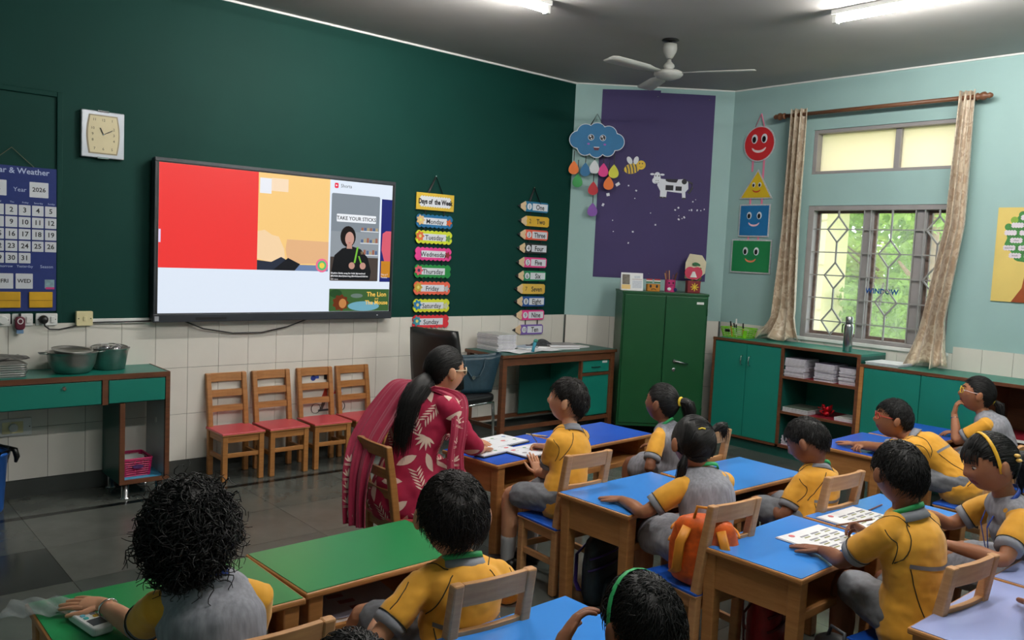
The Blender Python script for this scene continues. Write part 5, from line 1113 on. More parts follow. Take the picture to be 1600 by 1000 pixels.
def ik(S, W, l1, l2, pole):
    S, W, pole = Vector(S), Vector(W), Vector(pole); d = W-S; L = d.length
    if L > (l1+l2)*.995: W = S+d*((l1+l2)*.995/L); d = W-S; L = d.length
    a = (l1*l1-l2*l2+L*L)/(2*L); h = math.sqrt(max(0, l1*l1-a*a)); u = d/L; n = pole-u*pole.dot(u); n.normalize()
    return S+u*a+n*h, W
def fingers(b, wrist, d, pn, side, curl, s=1.0, thumb=.5):
    """append palm fingers: d hand direction, pn palm normal, side +1/-1 puts the thumb"""
    d = Vector(d).normalized(); pn = Vector(pn); pn = (pn-d*pn.dot(d)).normalized(); lat = d.cross(pn)*side
    W = Vector(wrist)
    for k, (o, L) in enumerate(((.020, .046), (.007, .052), (-.007, .048), (-.019, .038))):
        p = W+d*(.056-.004*abs(k-1))*s+lat*o*s; dr = (d+lat*(o*4)).normalized(); P = [p-dr*.012*s, p]; ang = 0
        for q, f_ in enumerate((.42, .32, .26)):
            ang += curl*(1.0, 1.1, .8)[q]; v = dr*math.cos(ang)+pn*math.sin(ang); p = p+v*L*f_*s; P.append(p)
        b.limb(P, [.0062*s, .0062*s, .0058*s, .0052*s, .0045*s], 7, sub=2)
    p = W+d*.014*s+lat*.02*s; v1 = (d*.6+lat*.75+pn*thumb*.6).normalized(); v2 = (d*.95+lat*.3+pn*thumb).normalized()
    b.limb([p-v1*.01*s, p+v1*.02*s, p+v1*.02*s+v2*.02*s, p+v1*.02*s+v2*.038*s], [.009*s, .0078*s, .0066*s, .005*s], 7, sub=2)
def hand_core(b, wrist, d, pn, s=1.0):
    d = Vector(d).normalized(); pn = Vector(pn); pn = (pn-d*pn.dot(d)).normalized(); lat = d.cross(pn); W = Vector(wrist)
    b.limb([W-d*.012*s, W+d*.02*s, W+d*.05*s], [(.018*s, .014*s), (.026*s, .0125*s), (.025*s, .0095*s)], 12, ref=lat)
class Head:
    def __init__(h, c, fwd, up=(0, 0, 1), s=1.0, wide=1.0):
        h.c = Vector(c); h.f = Vector(fwd).normalized(); u = Vector(up); h.u = (u-h.f*u.dot(h.f)).normalized(); h.r = h.f.cross(h.u); h.s = s
        h.a, h.b, h.cc = .073*s*wide, .088*s, .099*s
    def w(h, p): return h.c+h.r*p[0]+h.f*p[1]+h.u*p[2]
    def shape(h, d):
        x, y, z = d; px, py, pz = h.a*x, h.b*y, h.cc*z; s = h.s
        g = lambda cx, cy, cz, sx, sz: math.exp(-((x-cx)/sx)**2-((z-cz)/sz)**2) if y*cy > 0 else 0
        if z < 0:
            t = -z; px *= 1-.20*t**1.4
            if y < 0: py *= 1-.30*t
        if y > 0: py *= .97
        py += s*(.016*g(0, 1, -.18, .16, .12)+.009*g(0, 1, .0, .10, .2)-.006*(g(.36, 1, .1, .17, .12)+g(-.36, 1, .1, .17, .12))+.004*(g(.42, 1, -.28, .22, .2)+g(-.42, 1, -.28, .22, .2))+.006*g(0, 1, -.43, .22, .05)+.006*g(0, 1, -.52, .2, .05)+.006*g(0, 1, -.78, .25, .14)+.003*g(0, 1, .3, .4, .12))
        return (px, py, pz)
    def mesh(h, b, nu=40, nv=28):
        v = [h.w(h.shape((0, 0, -1)))]; f = []
        for j in range(1, nv):
            a = -PI/2+PI*j/nv
            for i in range(nu): t = 2*PI*i/nu; v.append(h.w(h.shape((math.cos(a)*math.cos(t), math.cos(a)*math.sin(t), math.sin(a)))))
        v.append(h.w(h.shape((0, 0, 1)))); L = len(v)-1
        for i in range(nu): f.append((0, 1+(i+1) % nu, 1+i)); f.append((L, L-nu+i, L-nu+(i+1) % nu))
        for j in range(nv-2):
            for i in range(nu): q = 1+j*nu; f.append((q+i, q+(i+1) % nu, q+nu+(i+1) % nu, q+nu+i))
        b.add(v, f)
        for sx in (-1, 1):
            M3 = Matrix((h.r, h.f, h.u)).transposed() @ Euler((.15, 0, sx*-.35)).to_matrix()
            b.ellipsoid(h.w((sx*(h.a+.008*h.s), -.004*h.s, -.004*h.s)), (.010*h.s, .018*h.s, .028*h.s), 14, 10, M3)
    def local(h, p): q = Vector(p)-h.c; return (q.dot(h.r), q.dot(h.f), q.dot(h.u))
def hairline(phi, st):
    pts = st; phi = abs(phi)
    for i in range(len(pts)-1):
        if phi <= pts[i+1][0]: k = (phi-pts[i][0])/(pts[i+1][0]-pts[i][0]); return pts[i][1]+(pts[i+1][1]-pts[i][1])*k
    return pts[-1][1]
HL_BOY = [(0, .56), (35, .5), (60, .34), (78, .02), (90, .1), (104, .05), (125, -.42), (180, -.6)]
HL_GIRL = [(0, .58), (35, .52), (60, .36), (78, .06), (90, .1), (104, -.12), (125, -.5), (180, -.7)]
def strand(b, P, r0, r1):
    m = len(P); b.tube(P, [r0+(r1-r0)*i/(m-1) for i in range(m)], 3, caps=False)
def hair_cap(b, h, HL, k0, rough, seed, vol=lambda d: 0.0):
    nu, nv = 56, 34; vv = {}; V = []; F = []
    def get(i, j):
        i %= nu
        if (i, j) in vv: return vv[(i, j)]
        a = -PI/2*.85+(PI*.925)*j/nv; t = 2*PI*i/nu; d = (math.cos(a)*math.cos(t), math.cos(a)*math.sin(t), math.sin(a)); phi = math.degrees(math.atan2(d[0], d[1])); m = d[2]-hairline(phi, HL)
        if m < -.07: vv[(i, j)] = -1; return -1
        p = h.shape(d); n = mnoise.noise(Vector((d[0]*5+seed, d[1]*5, d[2]*5))); k = (1.005 if m < 0 else 1.0+k0*min(1, m/.25)+vol(d)+rough*n*min(1, m/.2))
        V.append(h.w((p[0]*k, p[1]*k, p[2]*k))); vv[(i, j)] = len(V)-1; return vv[(i, j)]
    for j in range(nv):
        for i in range(nu):
            q = [get(i, j), get(i+1, j), get(i+1, j+1), get(i, j+1)]
            if min(q) >= 0: F.append(tuple(q))
    b.add(V, F)
def rdir(rr, HL, lo=-.02):
    while True:
        v = Vector((rr.gauss(0, 1), rr.gauss(0, 1), rr.gauss(0, 1))).normalized(); phi = math.degrees(math.atan2(v.x, v.y))
        if v.z > hairline(phi, HL)+lo: return v
def hair_short(h, seed, n=1500, L=.038, k0=.085, whorl=(.15, -.5, .85), lift=.75, HL=HL_BOY, rr_=.0016):
    rr = random.Random(seed); b = MB(); hair_cap(b, h, HL, k0, .03, seed); wv = Vector(whorl).normalized()
    for _ in range(n):
        d = rdir(rr, HL); t = d-wv*d.dot(wv); t = (t-d*t.dot(d)); t = t.normalized() if t.length > .05 else d.orthogonal().normalized()
        t = (t+Vector((rr.gauss(0, .4), rr.gauss(0, .4), rr.gauss(0, .4)))); P = []; p0 = Vector(h.shape(d))*(1+k0*.75); l = L*h.s*rr.uniform(.6, 1.2); nrm = Vector((d.x/h.a, d.y/h.b, d.z/h.cc)).normalized(); t = (t-nrm*t.dot(nrm)).normalized(); near = (d-wv).length
        if near < .5: l *= .8; p0 = p0-t*l*.55+nrm*.002
        for q in range(4): u = q/3; P.append(h.w(p0+t*l*u+nrm*(lift*l*u*(1-.75*u)-.35*l*u*u*.6)+Vector((0, 0, -.1*l*u*u))))
        strand(b, P, rr_*h.s, .0003)
    return b
def hair_curly(h, seed, n=2300):
    rr = random.Random(seed); b = MB(); vol = lambda d: .12+.07*max(0, d[2])
    hair_cap(b, h, HL_GIRL, .1, .12, seed, vol)
    for _ in range(n):
        d = rdir(rr, HL_GIRL); nrm = Vector((d.x/h.a, d.y/h.b, d.z/h.cc)).normalized(); p = Vector(h.shape(d))*1.12; t = Vector((rr.gauss(0, .7), rr.gauss(0, .7), rr.gauss(-.7, .5))); t = (t-nrm*t.dot(nrm)*.7).normalized()
        L = rr.uniform(.045, .085); R = rr.uniform(.008, .016); turns = rr.uniform(.9, 1.7); x = t.orthogonal().normalized(); y = t.cross(x); ph = rr.uniform(0, 6.28); P = []
        out = nrm*rr.uniform(.006, .024)
        for q in range(11):
            u = q/10; a = ph+turns*2*PI*u; P.append(h.w(p+out*math.sin(PI*min(1, u*1.4)/1.4+.2)+t*L*u+(x*math.cos(a)+y*math.sin(a))*R*(.4+.6*u)))
        strand(b, P, .0026, .0009)
    return b
def hair_tied(h, seed, ties, n=900, k0=.07, HL=HL_GIRL, part=False, fringe=0):
    """ties: list of (dir on head, world path of the tail from the tie, radius, strand count)"""
    rr = random.Random(seed); b = MB(); hair_cap(b, h, HL, k0, .015, seed)
    T = [Vector(t[0]).normalized() for t in ties]
    for _ in range(n):
        d = rdir(rr, HL); tt = min(T, key=lambda q: (q-d).length) if len(T) > 1 else T[0]; P = []
        u1 = rr.uniform(.35, .9)
        for q in range(6):
            u = q/5*u1; e = (d*(1-u)+tt*u)
            if e.length < .2: e = d
            e.normalize(); k = 1+k0*.95+.02*math.sin(PI*q/5)+rr.uniform(-.004, .004); P.append(h.w(Vector(h.shape(e))*k))
        strand(b, P, .0014*h.s, .0006)
    for tdir, path, rad, cnt in ties:
        p0 = h.w(Vector(h.shape(Vector(tdir).normalized()))*(1+k0)); pts = [p0]+[p0+Vector(q) for q in path]; m = len(pts)
        b.limb(pts, [rad*.55]+[rad*(1-.35*i/(m-1)) for i in range(1, m-1)]+[rad*.25], 10, sub=3)
        for _ in range(cnt):
            a = rr.uniform(0, 6.28); q0 = rr.uniform(.6, 1.15); ox, oy = math.cos(a)*rad*q0, math.sin(a)*rad*q0; oz = rr.uniform(-.01, .015); P = []
            for i, p in enumerate(pts): k = (.5 if i == 0 else 1-.25*i/(m-1)+rr.uniform(-.08, .12)); P.append(p+Vector((ox*k, oy*k, oz*i)))
            Q = []
            for i in range(m-1):
                for q in range(3): t = q/3; Q.append(P[i]*(1-t)+P[i+1]*t)
            Q.append(P[-1]); strand(b, Q, .0018*h.s, .0004)
    for _ in range(fringe):
        x = rr.uniform(-.75, .75); d = Vector((x, .75, .75)).normalized(); P = []
        for q in range(5): u = q/4; e = Vector((x*(1+.15*u), .75+.25*u, .75-.52*u)).normalized(); P.append(h.w(Vector(h.shape(e))*(1.06+.05*math.sin(PI*u))))
        strand(b, P, .002, .0008)
    return b
m_hair = M('black_hair', (12, 10, 10), .58, var=.2, scale=30, spec=.4)
m_hair2 = M('dark_brown_hair', (20, 14, 12), .58, var=.2, scale=30, spec=.4)
SK = {n: M('skin_'+n, c, .48, var=.06, scale=9, spec=.35) for n, c in (('a', (186, 130, 98)), ('b', (166, 112, 82)), ('c', (138, 90, 66)), ('d', (202, 148, 116)))}
for m in SK.values():
    pb = m.node_tree.nodes['Principled BSDF']; pb.inputs['Subsurface Weight'].default_value = .12; pb.inputs['Subsurface Radius'].default_value = (.012, .005, .003); pb.inputs['Subsurface Scale'].default_value = .6
m_lip = M('lips', (132, 58, 56), .4, var=.05); m_eyew = M('eye_white', (214, 208, 202), .25, var=0); m_iris = M('dark_iris', (22, 14, 10), .15, var=0)
m_yel = M('yellow_jersey', (230, 164, 46), .8, var=.06, scale=26, bump=.05, sheen=.2); m_gry = M('grey_rib_knit', (138, 140, 148), .85, var=.08, scale=40, bump=.05)
m_seam = M('dark_olive_seam', (52, 46, 22), .8, var=.05); m_stripe = M('grey_back_stripe', (124, 122, 124), .8, var=.05)
m_pin = M('grey_chambray', (142, 142, 150), .85, var=.22, scale=90, bump=.06, stretch=(1, 1, .15)); m_shorts = M('grey_shorts_cloth', (116, 118, 124), .85, var=.14, scale=60, bump=.08)
m_lan_g = M('green_lanyard', (40, 160, 90), .5, var=.04); m_lan_b = M('blue_lanyard', (36, 70, 160), .5, var=.04)
m_shoe = M('black_shoe', (18, 18, 20), .4, var=.1); m_sock = M('white_sock', (170, 172, 176), .9, var=.05)
def face_parts(root, h, skin_bvh, L, brows=True, gaze=(0, 0), eye_s=1.0):
    O = root.location
    for sx in (-1, 1):
        d = Vector((sx*.37, .90, .07)).normalized(); p = Vector(h.shape(d)); s = h.s*eye_s
        M3 = Matrix((h.r, h.f, h.u)).transposed()
        c = h.w((p.x, p.y-.0045*s, p.z))
        e = MB().ellipsoid(c-O, (.0125*s, .0078*s, .0066*s), 14, 10, M3 @ Euler((0, sx*-.06, sx*-.32)).to_matrix()).build('eye', m_eyew, root, smooth=True)
        MB().ellipsoid(h.w((p.x+sx*.001+gaze[0]*.004*s-sx*.001, p.y+.0015*s, p.z-.0004+gaze[1]*.003*s))-O, (.0056*s, .0024*s, .0058*s), 12, 8, M3 @ Euler((0, 0, sx*-.32)).to_matrix()).build('iris', m_iris, e, smooth=True)
        P = []
        for q in range(6):
            u = q/5; x = p.x+sx*(-.013+.027*u)*s; z = p.z+(.0062*math.sin(PI*(.12+.8*u)))*s; y = p.y+(.0035-.010*u*u)*s; P.append(h.w((x, y, z))-O)
        MB().tube(P, [.0008, .0014, .0016, .0016, .0014, .0008], 5).build('eyelashes', m_hair, e)
        if brows:
            P = []
            for q in range(6):
                u = q/5; dd = Vector((sx*(.14+.42*u), .92-.14*u, .27+.07*math.sin(PI*u*.8))).normalized(); pp_ = Vector(h.shape(dd))*1.012; P.append(h.w(pp_)-O)
            MB().tube(P, [.0012*h.s, .0026*h.s, .0028*h.s, .0025*h.s, .002*h.s, .001*h.s], 5).build('eyebrow', m_hair, root)
def glasses(root, h, m_rim, m_temple, m_lens=None, z=.06, thick=.0022):
    O = root.location; g = None; s = h.s; yb = h.b*1.02
    for sx in (-1, 1):
        P = [h.w((sx*.031*s+.021*s*math.cos(a), yb-.012*s*abs(math.cos(a)*.5+sx*.5)*(1 if math.cos(a)*sx > 0 else .2), .008*s+.016*s*math.sin(a)))-O for a in [2*PI*k/18 for k in range(18)]]
        o = MB().tube(P, thick*s, 6, closed=True).build('glasses_rim', m_rim, root, smooth=True)
        if m_lens: c_ = MB(); c_.add(P, [tuple(range(18))]); c_.build('lens', m_lens, o)
        MB().tube([h.w((sx*.052*s, yb-.012*s, .014*s))-O, h.w((sx*(h.a+.003), h.b*.45, .012*s))-O, h.w((sx*(h.a+.006*s), -.006*s, .012*s))-O, h.w((sx*(h.a+.003*s), -.022*s, -.006*s))-O], thick*s*.95, 6).build('glasses_temple', m_temple, root, smooth=True)
    MB().tube([h.w((-.011*s, yb, .01*s))-O, h.w((0, yb+.003, .013*s))-O, h.w((.011*s, yb, .01*s))-O], thick*s, 6).build('glasses_bridge', m_rim, root, smooth=True)
def ray(bvh, o, d):
    r = bvh.ray_cast(Vector(o), Vector(d).normalized(), 1.0); return (r[0], r[1]) if r[0] is not None else None
def cast_tube(root, name, bvh, pts, d, r, mat):
    P = []
    for p in pts:
        q = ray(bvh, p, d)
        if q: P.append(q[0]+q[1]*.0006)
    if len(P) > 2: MB().tube(P, r, 5).build(name, mat, root)
def cast_band(root, name, bvh, rows, d, mat, off=.0015):
    V = []; F = []; n = None
    A, B_ = rows
    Q = []
    for p, q in zip(A, B_):
        a, c = ray(bvh, p, d), ray(bvh, q, d)
        if a and c: Q.append((a[0]+a[1]*off, c[0]+c[1]*off))
    if len(Q) > 2:
        b = MB(); b.add([x for p in Q for x in p], [(2*i, 2*i+1, 2*i+3, 2*i+2) for i in range(len(Q)-1)]); b.build(name, mat, root, smooth=True)
def ring_band(c, up, r0, r1, hgt, fwd, tilt=0, n=28, sx=1.0, sy=1.0):
    """band around an axis: bottom radius r0, top radius r1"""
    up = Vector(up).normalized(); f = Vector(fwd); f = (f-up*f.dot(up)).normalized(); r = f.cross(up); V = []
    for k in range(n):
        a = 2*PI*k/n; dv = r*math.cos(a)*sx+f*math.sin(a)*sy; V.append(Vector(c)+dv*r0-up*tilt*math.sin(a))
    for k in range(n):
        a = 2*PI*k/n; dv = r*math.cos(a)*sx+f*math.sin(a)*sy; V.append(Vector(c)+dv*r1+up*(hgt)-up*tilt*math.sin(a))
    b = MB(); b.add(V, [(k, (k+1) % n, n+(k+1) % n, n+k) for k in range(n)]); return b
def person(label, base, pelvis, neck, chest_f, head, skin, outfit, hairmb, hands, legs=None, hip_f=None, s=1.0, poles=(None, None), lanyard=None, face=True, gaze=(0, 0), seed=1, hairm=None, voxel=.005, belly=0.0, low=True, headparts=None, puff=0.0, arm=None, sl=.64):
    """hands: ((wrist, dir, palm normal, curl, thumb), (...)) left then right, world coordinates"""
    root = thing('person', label, 'person', base, 0); O = Vector(base); Lc = lambda p: Vector(p)-O
    P, N = Vector(pelvis), Vector(neck); fc = Vector((chest_f[0], chest_f[1], 0)).normalized(); rv = Vector((fc.y, -fc.x, 0)); hf = Vector((hip_f[0], hip_f[1], 0)).normalized() if hip_f else fc; hr = Vector((hf.y, -hf.x, 0))
    ax = (N-P).normalized(); fl = (fc-ax*fc.dot(ax)).normalized()
    T = [P, P+(N-P)*.35-fl*.012*s, P+(N-P)*.72-fl*.012*s, N-ax*.035*s]
    tr = [(.098, .08), (.088+belly, .07+belly), (.10, .073), (.078, .05)]
    def torso(b, e): b.limb([Lc(t) for t in T], [((x+e)*s, (y+e)*s) for x, y in tr], 24, ref=rv)
    shl = [N-ax*.045*s-rv*.104*s, N-ax*.045*s+rv*.104*s]
    UA, FA = arm or (.172*s, .158*s)
    arms = []
    for i in (0, 1):
        pole = poles[i] if poles[i] is not None else (-ax*1.0-fl*.5+rv*(.6 if i else -.6))
        E, Wp = ik(shl[i], hands[i][0], UA, FA, pole); arms.append((shl[i], E, Wp))
    hips = [P-hr*.055*s, P+hr*.055*s]
    if legs is None:
        legs = []
        for i in (0, 1):
            k = P+hf*.25*s+hr*(.07 if i else -.07)*s+Vector((0, 0, .01)); legs.append((k, Vector((k.x, k.y, .06))+hf*.01))
    # body: one continuous skin surface
    b = MB(); torso(b, 0)
    b.limb([Lc(shl[0]+rv*.03*s), Lc(N-ax*.03*s), Lc(shl[1]-rv*.03*s)], [.028*s, .042*s, .028*s], 16)
    nb = head.w((0, -.018*s, -.055*s))
    b.limb([Lc(N-ax*.03*s), Lc(N.lerp(nb, .6)), Lc(nb)], [.042*s, .034*s, .036*s], 16)
    head.c -= O; head.mesh(b); head.c += O
    for i in (0, 1):
        S, E, Wp = arms[i]; b.limb([Lc(S), Lc(S.lerp(E, .5)), Lc(E), Lc(E.lerp(Wp, .45)), Lc(Wp)], [.027*s, .028*s, .0245*s, .025*s, .0165*s], 14); hand_core(b, Lc(Wp), hands[i][1], hands[i][2], s)
        if low:
            k, a = legs[i]; b.limb([Lc(hips[i]), Lc(hips[i].lerp(k, .5)), Lc(k), Lc(k.lerp(a, .4)), Lc(a)], [.058*s, .052*s, .038*s, .04*s, .026*s], 14)
    V, Nn, Fc = remesh(b, voxel, 3)
    sk = from_vf(V, Fc)
    lipc = []
    head.c -= O
    for fi, f in enumerate(Fc):
        c_ = sum((Vector(map(float, V[i])) for i in f), Vector())/len(f)
        if (c_-head.c).length < .13*s:
            x, y, z = head.local(c_)
            if y > .05*s and abs(x) < .023*s and abs(z+.047*s) < .0095*s: sk.mi[fi] = 1
    head.c += O
    for i in (0, 1): fingers(sk, Lc(arms[i][2]), hands[i][1], hands[i][2], hands[i][5] if len(hands[i]) > 5 else (1 if i == 0 else -1), hands[i][3], s, hands[i][4])
    sk.build('body', [SK[skin], m_lip], root, smooth=True)
    # face, hair
    if face: face_parts(root, head, None, O, gaze=gaze)
    hb = hairmb(head) if callable(hairmb) else hairmb
    if hb is not None:
        hb.v = [tuple(Vector(v)-O) for v in hb.v]; hb.build('hair', hairm or m_hair, root, smooth=True)
    # clothes
    bv = None
    if outfit in ('boy', 'girl'):
        e = .011 if outfit == 'boy' else .008
        b = MB(); torso(b, e)
        b.limb([Lc(shl[0]+rv*.012*s), Lc(N-ax*.028*s), Lc(shl[1]-rv*.012*s)], [.0395*s, .052*s, .0395*s], 16)
        for i in (0, 1):
            S, E, Wp = arms[i]; Q = S.lerp(E, sl); b.tube([Lc(S-rv*(.03 if i else -.03)*s+ax*.004*s), Lc(S), Lc(S.lerp(E, .25)), Lc(S.lerp(E, .5)), Lc(Q)], [.028*s, .0385*s, (.041+puff)*s, (.042+puff)*s, .0425*s], 18)
        if outfit == 'boy': b.limb([Lc(P-Vector((0, 0, .03*s))-fl*.006), Lc(P+ax*.05*s)], [(.122*s, .106*s), (.11*s, .09*s)], 20, ref=rv)
        V, Nn, Fc = remesh(b, .0065, 5); V = wrinkle(V, Nn, .0038 if outfit == 'boy' else .002, (16, 16, 24), seed*3.1)
        sh_ = from_vf(V, Fc).build('shirt', m_yel, root, smooth=True); bv = bvh_of(V, Fc)
        for i in (0, 1):
            S, E, Wp = arms[i]; dv = (E-S).normalized(); c0 = S.lerp(E, sl); Pq = [Lc(c0-dv*.003), Lc(c0+dv*.010*s), Lc(c0+dv*.022*s)]
            MB().tube(Pq, [.0435*s, .043*s, .0415*s], 18).build('cuff', m_gry, root, smooth=True)
            x = dv.orthogonal().normalized(); y = dv.cross(x); MB().tube([Lc(c0-dv*.003)+(x*math.cos(t)+y*math.sin(t))*.0442*s for t in [2*PI*k/22 for k in range(22)]], .0016, 5, closed=True).build('cuff_seam', m_seam, root)
    up = (head.c-N).normalized()
    if outfit == 'boy':
        ring_band(Lc(N-ax*.018*s-fl*.004), ax, .066*s, .046*s, .030*s, fl, .012*s, sx=1.05, sy=.9).build('collar', m_gry, root, smooth=True, solid=.004)
        bk = lambda u, v: Lc(N)-fl*.3+rv*u*s-ax*v*s
        n = 17
        cast_band(root, 'back_stripe', bv, ([bk(-.09+.18*k/(n-1), .125+.012*math.sin(PI*k/(n-1))) for k in range(n)], [bk(-.09+.18*k/(n-1), .137+.012*math.sin(PI*k/(n-1))) for k in range(n)]), fl, m_stripe)
        for sg in (-1, 1):
            cast_tube(root, 'seam', bv, [bk(sg*(.05+.055*t), .012+.115*t**1.3) for t in [k/10 for k in range(11)]], fl, .0019, m_seam)
            cast_tube(root, 'seam', bv, [bk(sg*(.088-.03*t), .14+.21*t) for t in [k/10 for k in range(11)]], fl, .0019, m_seam)
            S, E, Wp = arms[0 if sg < 0 else 1]
            cast_tube(root, 'seam', bv, [Lc(S)+ax*.2+rv*sg*(-.05+.05*t)*s-fl*(.045-.09*t)*s for t in [k/8 for k in range(9)]], -ax, .0017, m_seam)
            cast_tube(root, 'seam', bv, [Lc(N)-ax*(.03+.10*t)*s+rv*sg*.3-fl*(.015+.02*math.sin(PI*t))*s-ax*0 for t in [k/8 for k in range(9)]], -rv*sg, .0017, m_seam)
        cast_tube(root, 'hem', bv, [Lc(P)-fl*.3+rv*(-.1+.2*k/12)*s-Vector((0, 0, .055*s)) for k in range(13)], fl, .0022, m_seam)
    if low:
        if outfit == 'boy':
            b = MB(); b.limb([Lc(P-hf*.03*s-Vector((0, 0, .04*s))), Lc(P+hf*.03*s-Vector((0, 0, .02*s)))], [(.094*s, .06*s), (.098*s, .064*s)], 18, ref=hr)
            for i in (0, 1): k, a = legs[i]; b.limb([Lc(hips[i]), Lc(hips[i].lerp(k, .45)), Lc(hips[i].lerp(k, .78))], [.066*s, .063*s, .061*s], 16)
            V, Nn, Fc = remesh(b, .008, 4); V = wrinkle(V, Nn, .006, (18, 18, 30), seed); from_vf(V, Fc).build('shorts', m_shorts, root, smooth=True)
        for i in (0, 1):
            k, a = legs[i]; dl = (a-k).normalized(); MB().limb([Lc(a-dl*.10*s), Lc(a)], [.037*s, .031*s], 14).build('sock', m_sock, root, smooth=True)
            MB().limb([Lc(Vector((a.x, a.y, .034))-hf*.025*s), Lc(Vector((a.x, a.y, .032))+hf*.05*s), Lc(Vector((a.x, a.y, .026))+hf*.105*s)], [(.034*s, .033), (.036*s, .030), (.03*s, .022)], 14, ref=hr).build('shoe', m_shoe, root, smooth=True)
    if outfit == 'girl':
        b = MB(); torso(b, .017); b.limb([Lc(N-ax*.042*s-rv*.066*s), Lc(N-ax*.034*s), Lc(N-ax*.042*s+rv*.066*s)], [.047*s, .052*s, .047*s], 16)
        b.limb([Lc(P-Vector((0, 0, .03))), Lc(P+ax*.06*s)], [(.125*s, .11*s), (.108*s, .09*s)], 20, ref=hr)
        for i in (0, 1): k, a = legs[i]; b.limb([Lc(hips[i]), Lc(hips[i].lerp(k, .5)), Lc(hips[i].lerp(k, .78)-Vector((0, 0, .015)))], [.078*s, .074*s, .072*s], 16)
        hm = (hips[0]+hips[1])/2; km = (legs[0][0]+legs[1][0])/2; b.limb([Lc(hm), Lc(hm.lerp(km, .8))], [(.10*s, .066*s), (.11*s, .062*s)], 18, ref=hr)
        V, Nn, Fc = remesh(b, .007, 5); V = wrinkle(V, Nn, .006, (15, 15, 11), seed*2.3); from_vf(V, Fc).build('pinafore', m_pin, root, smooth=True)
        ring_band(Lc(N-ax*.018*s), ax, .06*s, .045*s, .024*s, fl, .012*s, sx=1.05, sy=.9).build('collar', m_gry, root, smooth=True, solid=.004)
    if lanyard:
        lm, front = lanyard
        ring_band(Lc(N+ax*.004*s-fl*.002), ax, .053*s, .049*s, .014*s, fl, .018*s, sx=1.02, sy=.95).build('lanyard_ribbon', lm, root, smooth=True, solid=.002)
        if front:
            for sg in (-1, 1):
                Q = [Lc(N)+fl*.04*s+rv*sg*.04*s-ax*.01, Lc(N)+fl*.088*s+rv*sg*.03*s-ax*.07*s, Lc(N)+fl*.102*s+rv*sg*.014*s-ax*.15*s, Lc(N)+fl*.106*s-ax*.22*s]; MB().tube(Q, [(.006, .0012)]*4, 6, ref=rv).build('lanyard_strap', lm, root, smooth=True)
    return dict(root=root, head=head, bv=bv, arms=arms, N=N, P=P, ax=ax, fl=fl, rv=rv, torso=torso, shl=shl, legs=legs, hips=hips, O=O, Lc=Lc)
def hd(c, yaw, pitch=0, roll=0, s=1.0, wide=1.0):
    """yaw: heading in degrees from +y towards +x; pitch up positive"""
    y, p = math.radians(yaw), math.radians(pitch); f = Vector((math.sin(y)*math.cos(p), math.cos(y)*math.cos(p), math.sin(p))); up = Vector((0, 0, 1)); r = f.cross(up).normalized()
    up = (Vector((0, 0, 1))+r*math.tan(math.radians(roll))); return Head(c, f, up, s, wide)
def fwd(yaw): y = math.radians(yaw); return (math.sin(y), math.cos(y))
# ------------------------------------------------------------------ the pupils
DN = (0, 0, -1)
def V3(*a): return Vector(a)
# boy beside the teacher
person('boy in a yellow shirt sitting beside the teacher, watching her', (3.02, -2.68, 0), (3.03, -2.665, .40), (3.12, -2.585, .695), fwd(-8), hd((3.145, -2.545, .825), -32, 6, s=1.06), 'd', 'boy',
       lambda h: hair_short(h, 31, 1500, .036), ((V3(3.10, -2.40, .44), (.1, .5, .85), (.2, .8, -.4), .15, .3), (V3(3.25, -2.285, .535), (-.4, .85, -.1), (-.5, -.2, -.8), .75, .6)), s=1.05,
       poles=(V3(-.2, -.3, -1), V3(.6, -.2, -1)), hip_f=fwd(-15), legs=((V3(2.90, -2.44, .375), V3(2.90, -2.43, .06)), (V3(3.05, -2.42, .375), V3(3.06, -2.42, .06))), hairm=m_hair2, seed=1)
# girl with the ponytail
p = person('girl in a grey pinafore with a yellow-banded ponytail near the green cupboard', (3.92, -2.68, 0), (3.92, -2.655, .395), (3.865, -2.575, .635), fwd(-12), hd((3.865, -2.545, .755), -12, 2, s=1.04), 'c', 'girl',
       lambda h: hair_tied(h, 41, [((.12, -.95, .22), [(.025, -.03, -.01), (.042, -.042, -.07), (.042, -.04, -.14), (.036, -.035, -.21)], .034, 200)], 800), ((V3(3.80, -2.56, .43), (.2, .2, -1), (1, 0, 0), .3, .3), (V3(4.02, -2.4, .47), (-.2, 1, 0), DN, .3, .3)), s=1.05, poles=(V3(-1, -.6, 0), None), seed=2, lanyard=(m_lan_g, False))
h = p['head']; tp = h.w(Vector(h.shape(Vector((.12, -.95, .22)).normalized()))*1.1)-p['O']; MB().tube([tp+h.r*.020*math.cos(a)+h.u*.020*math.sin(a)-h.f*.004 for a in [2*PI*k/14 for k in range(14)]], .007, 8, closed=True).build('hair_band', M('yellow_hair_band', (232, 200, 60), .6), p['root'], smooth=True)
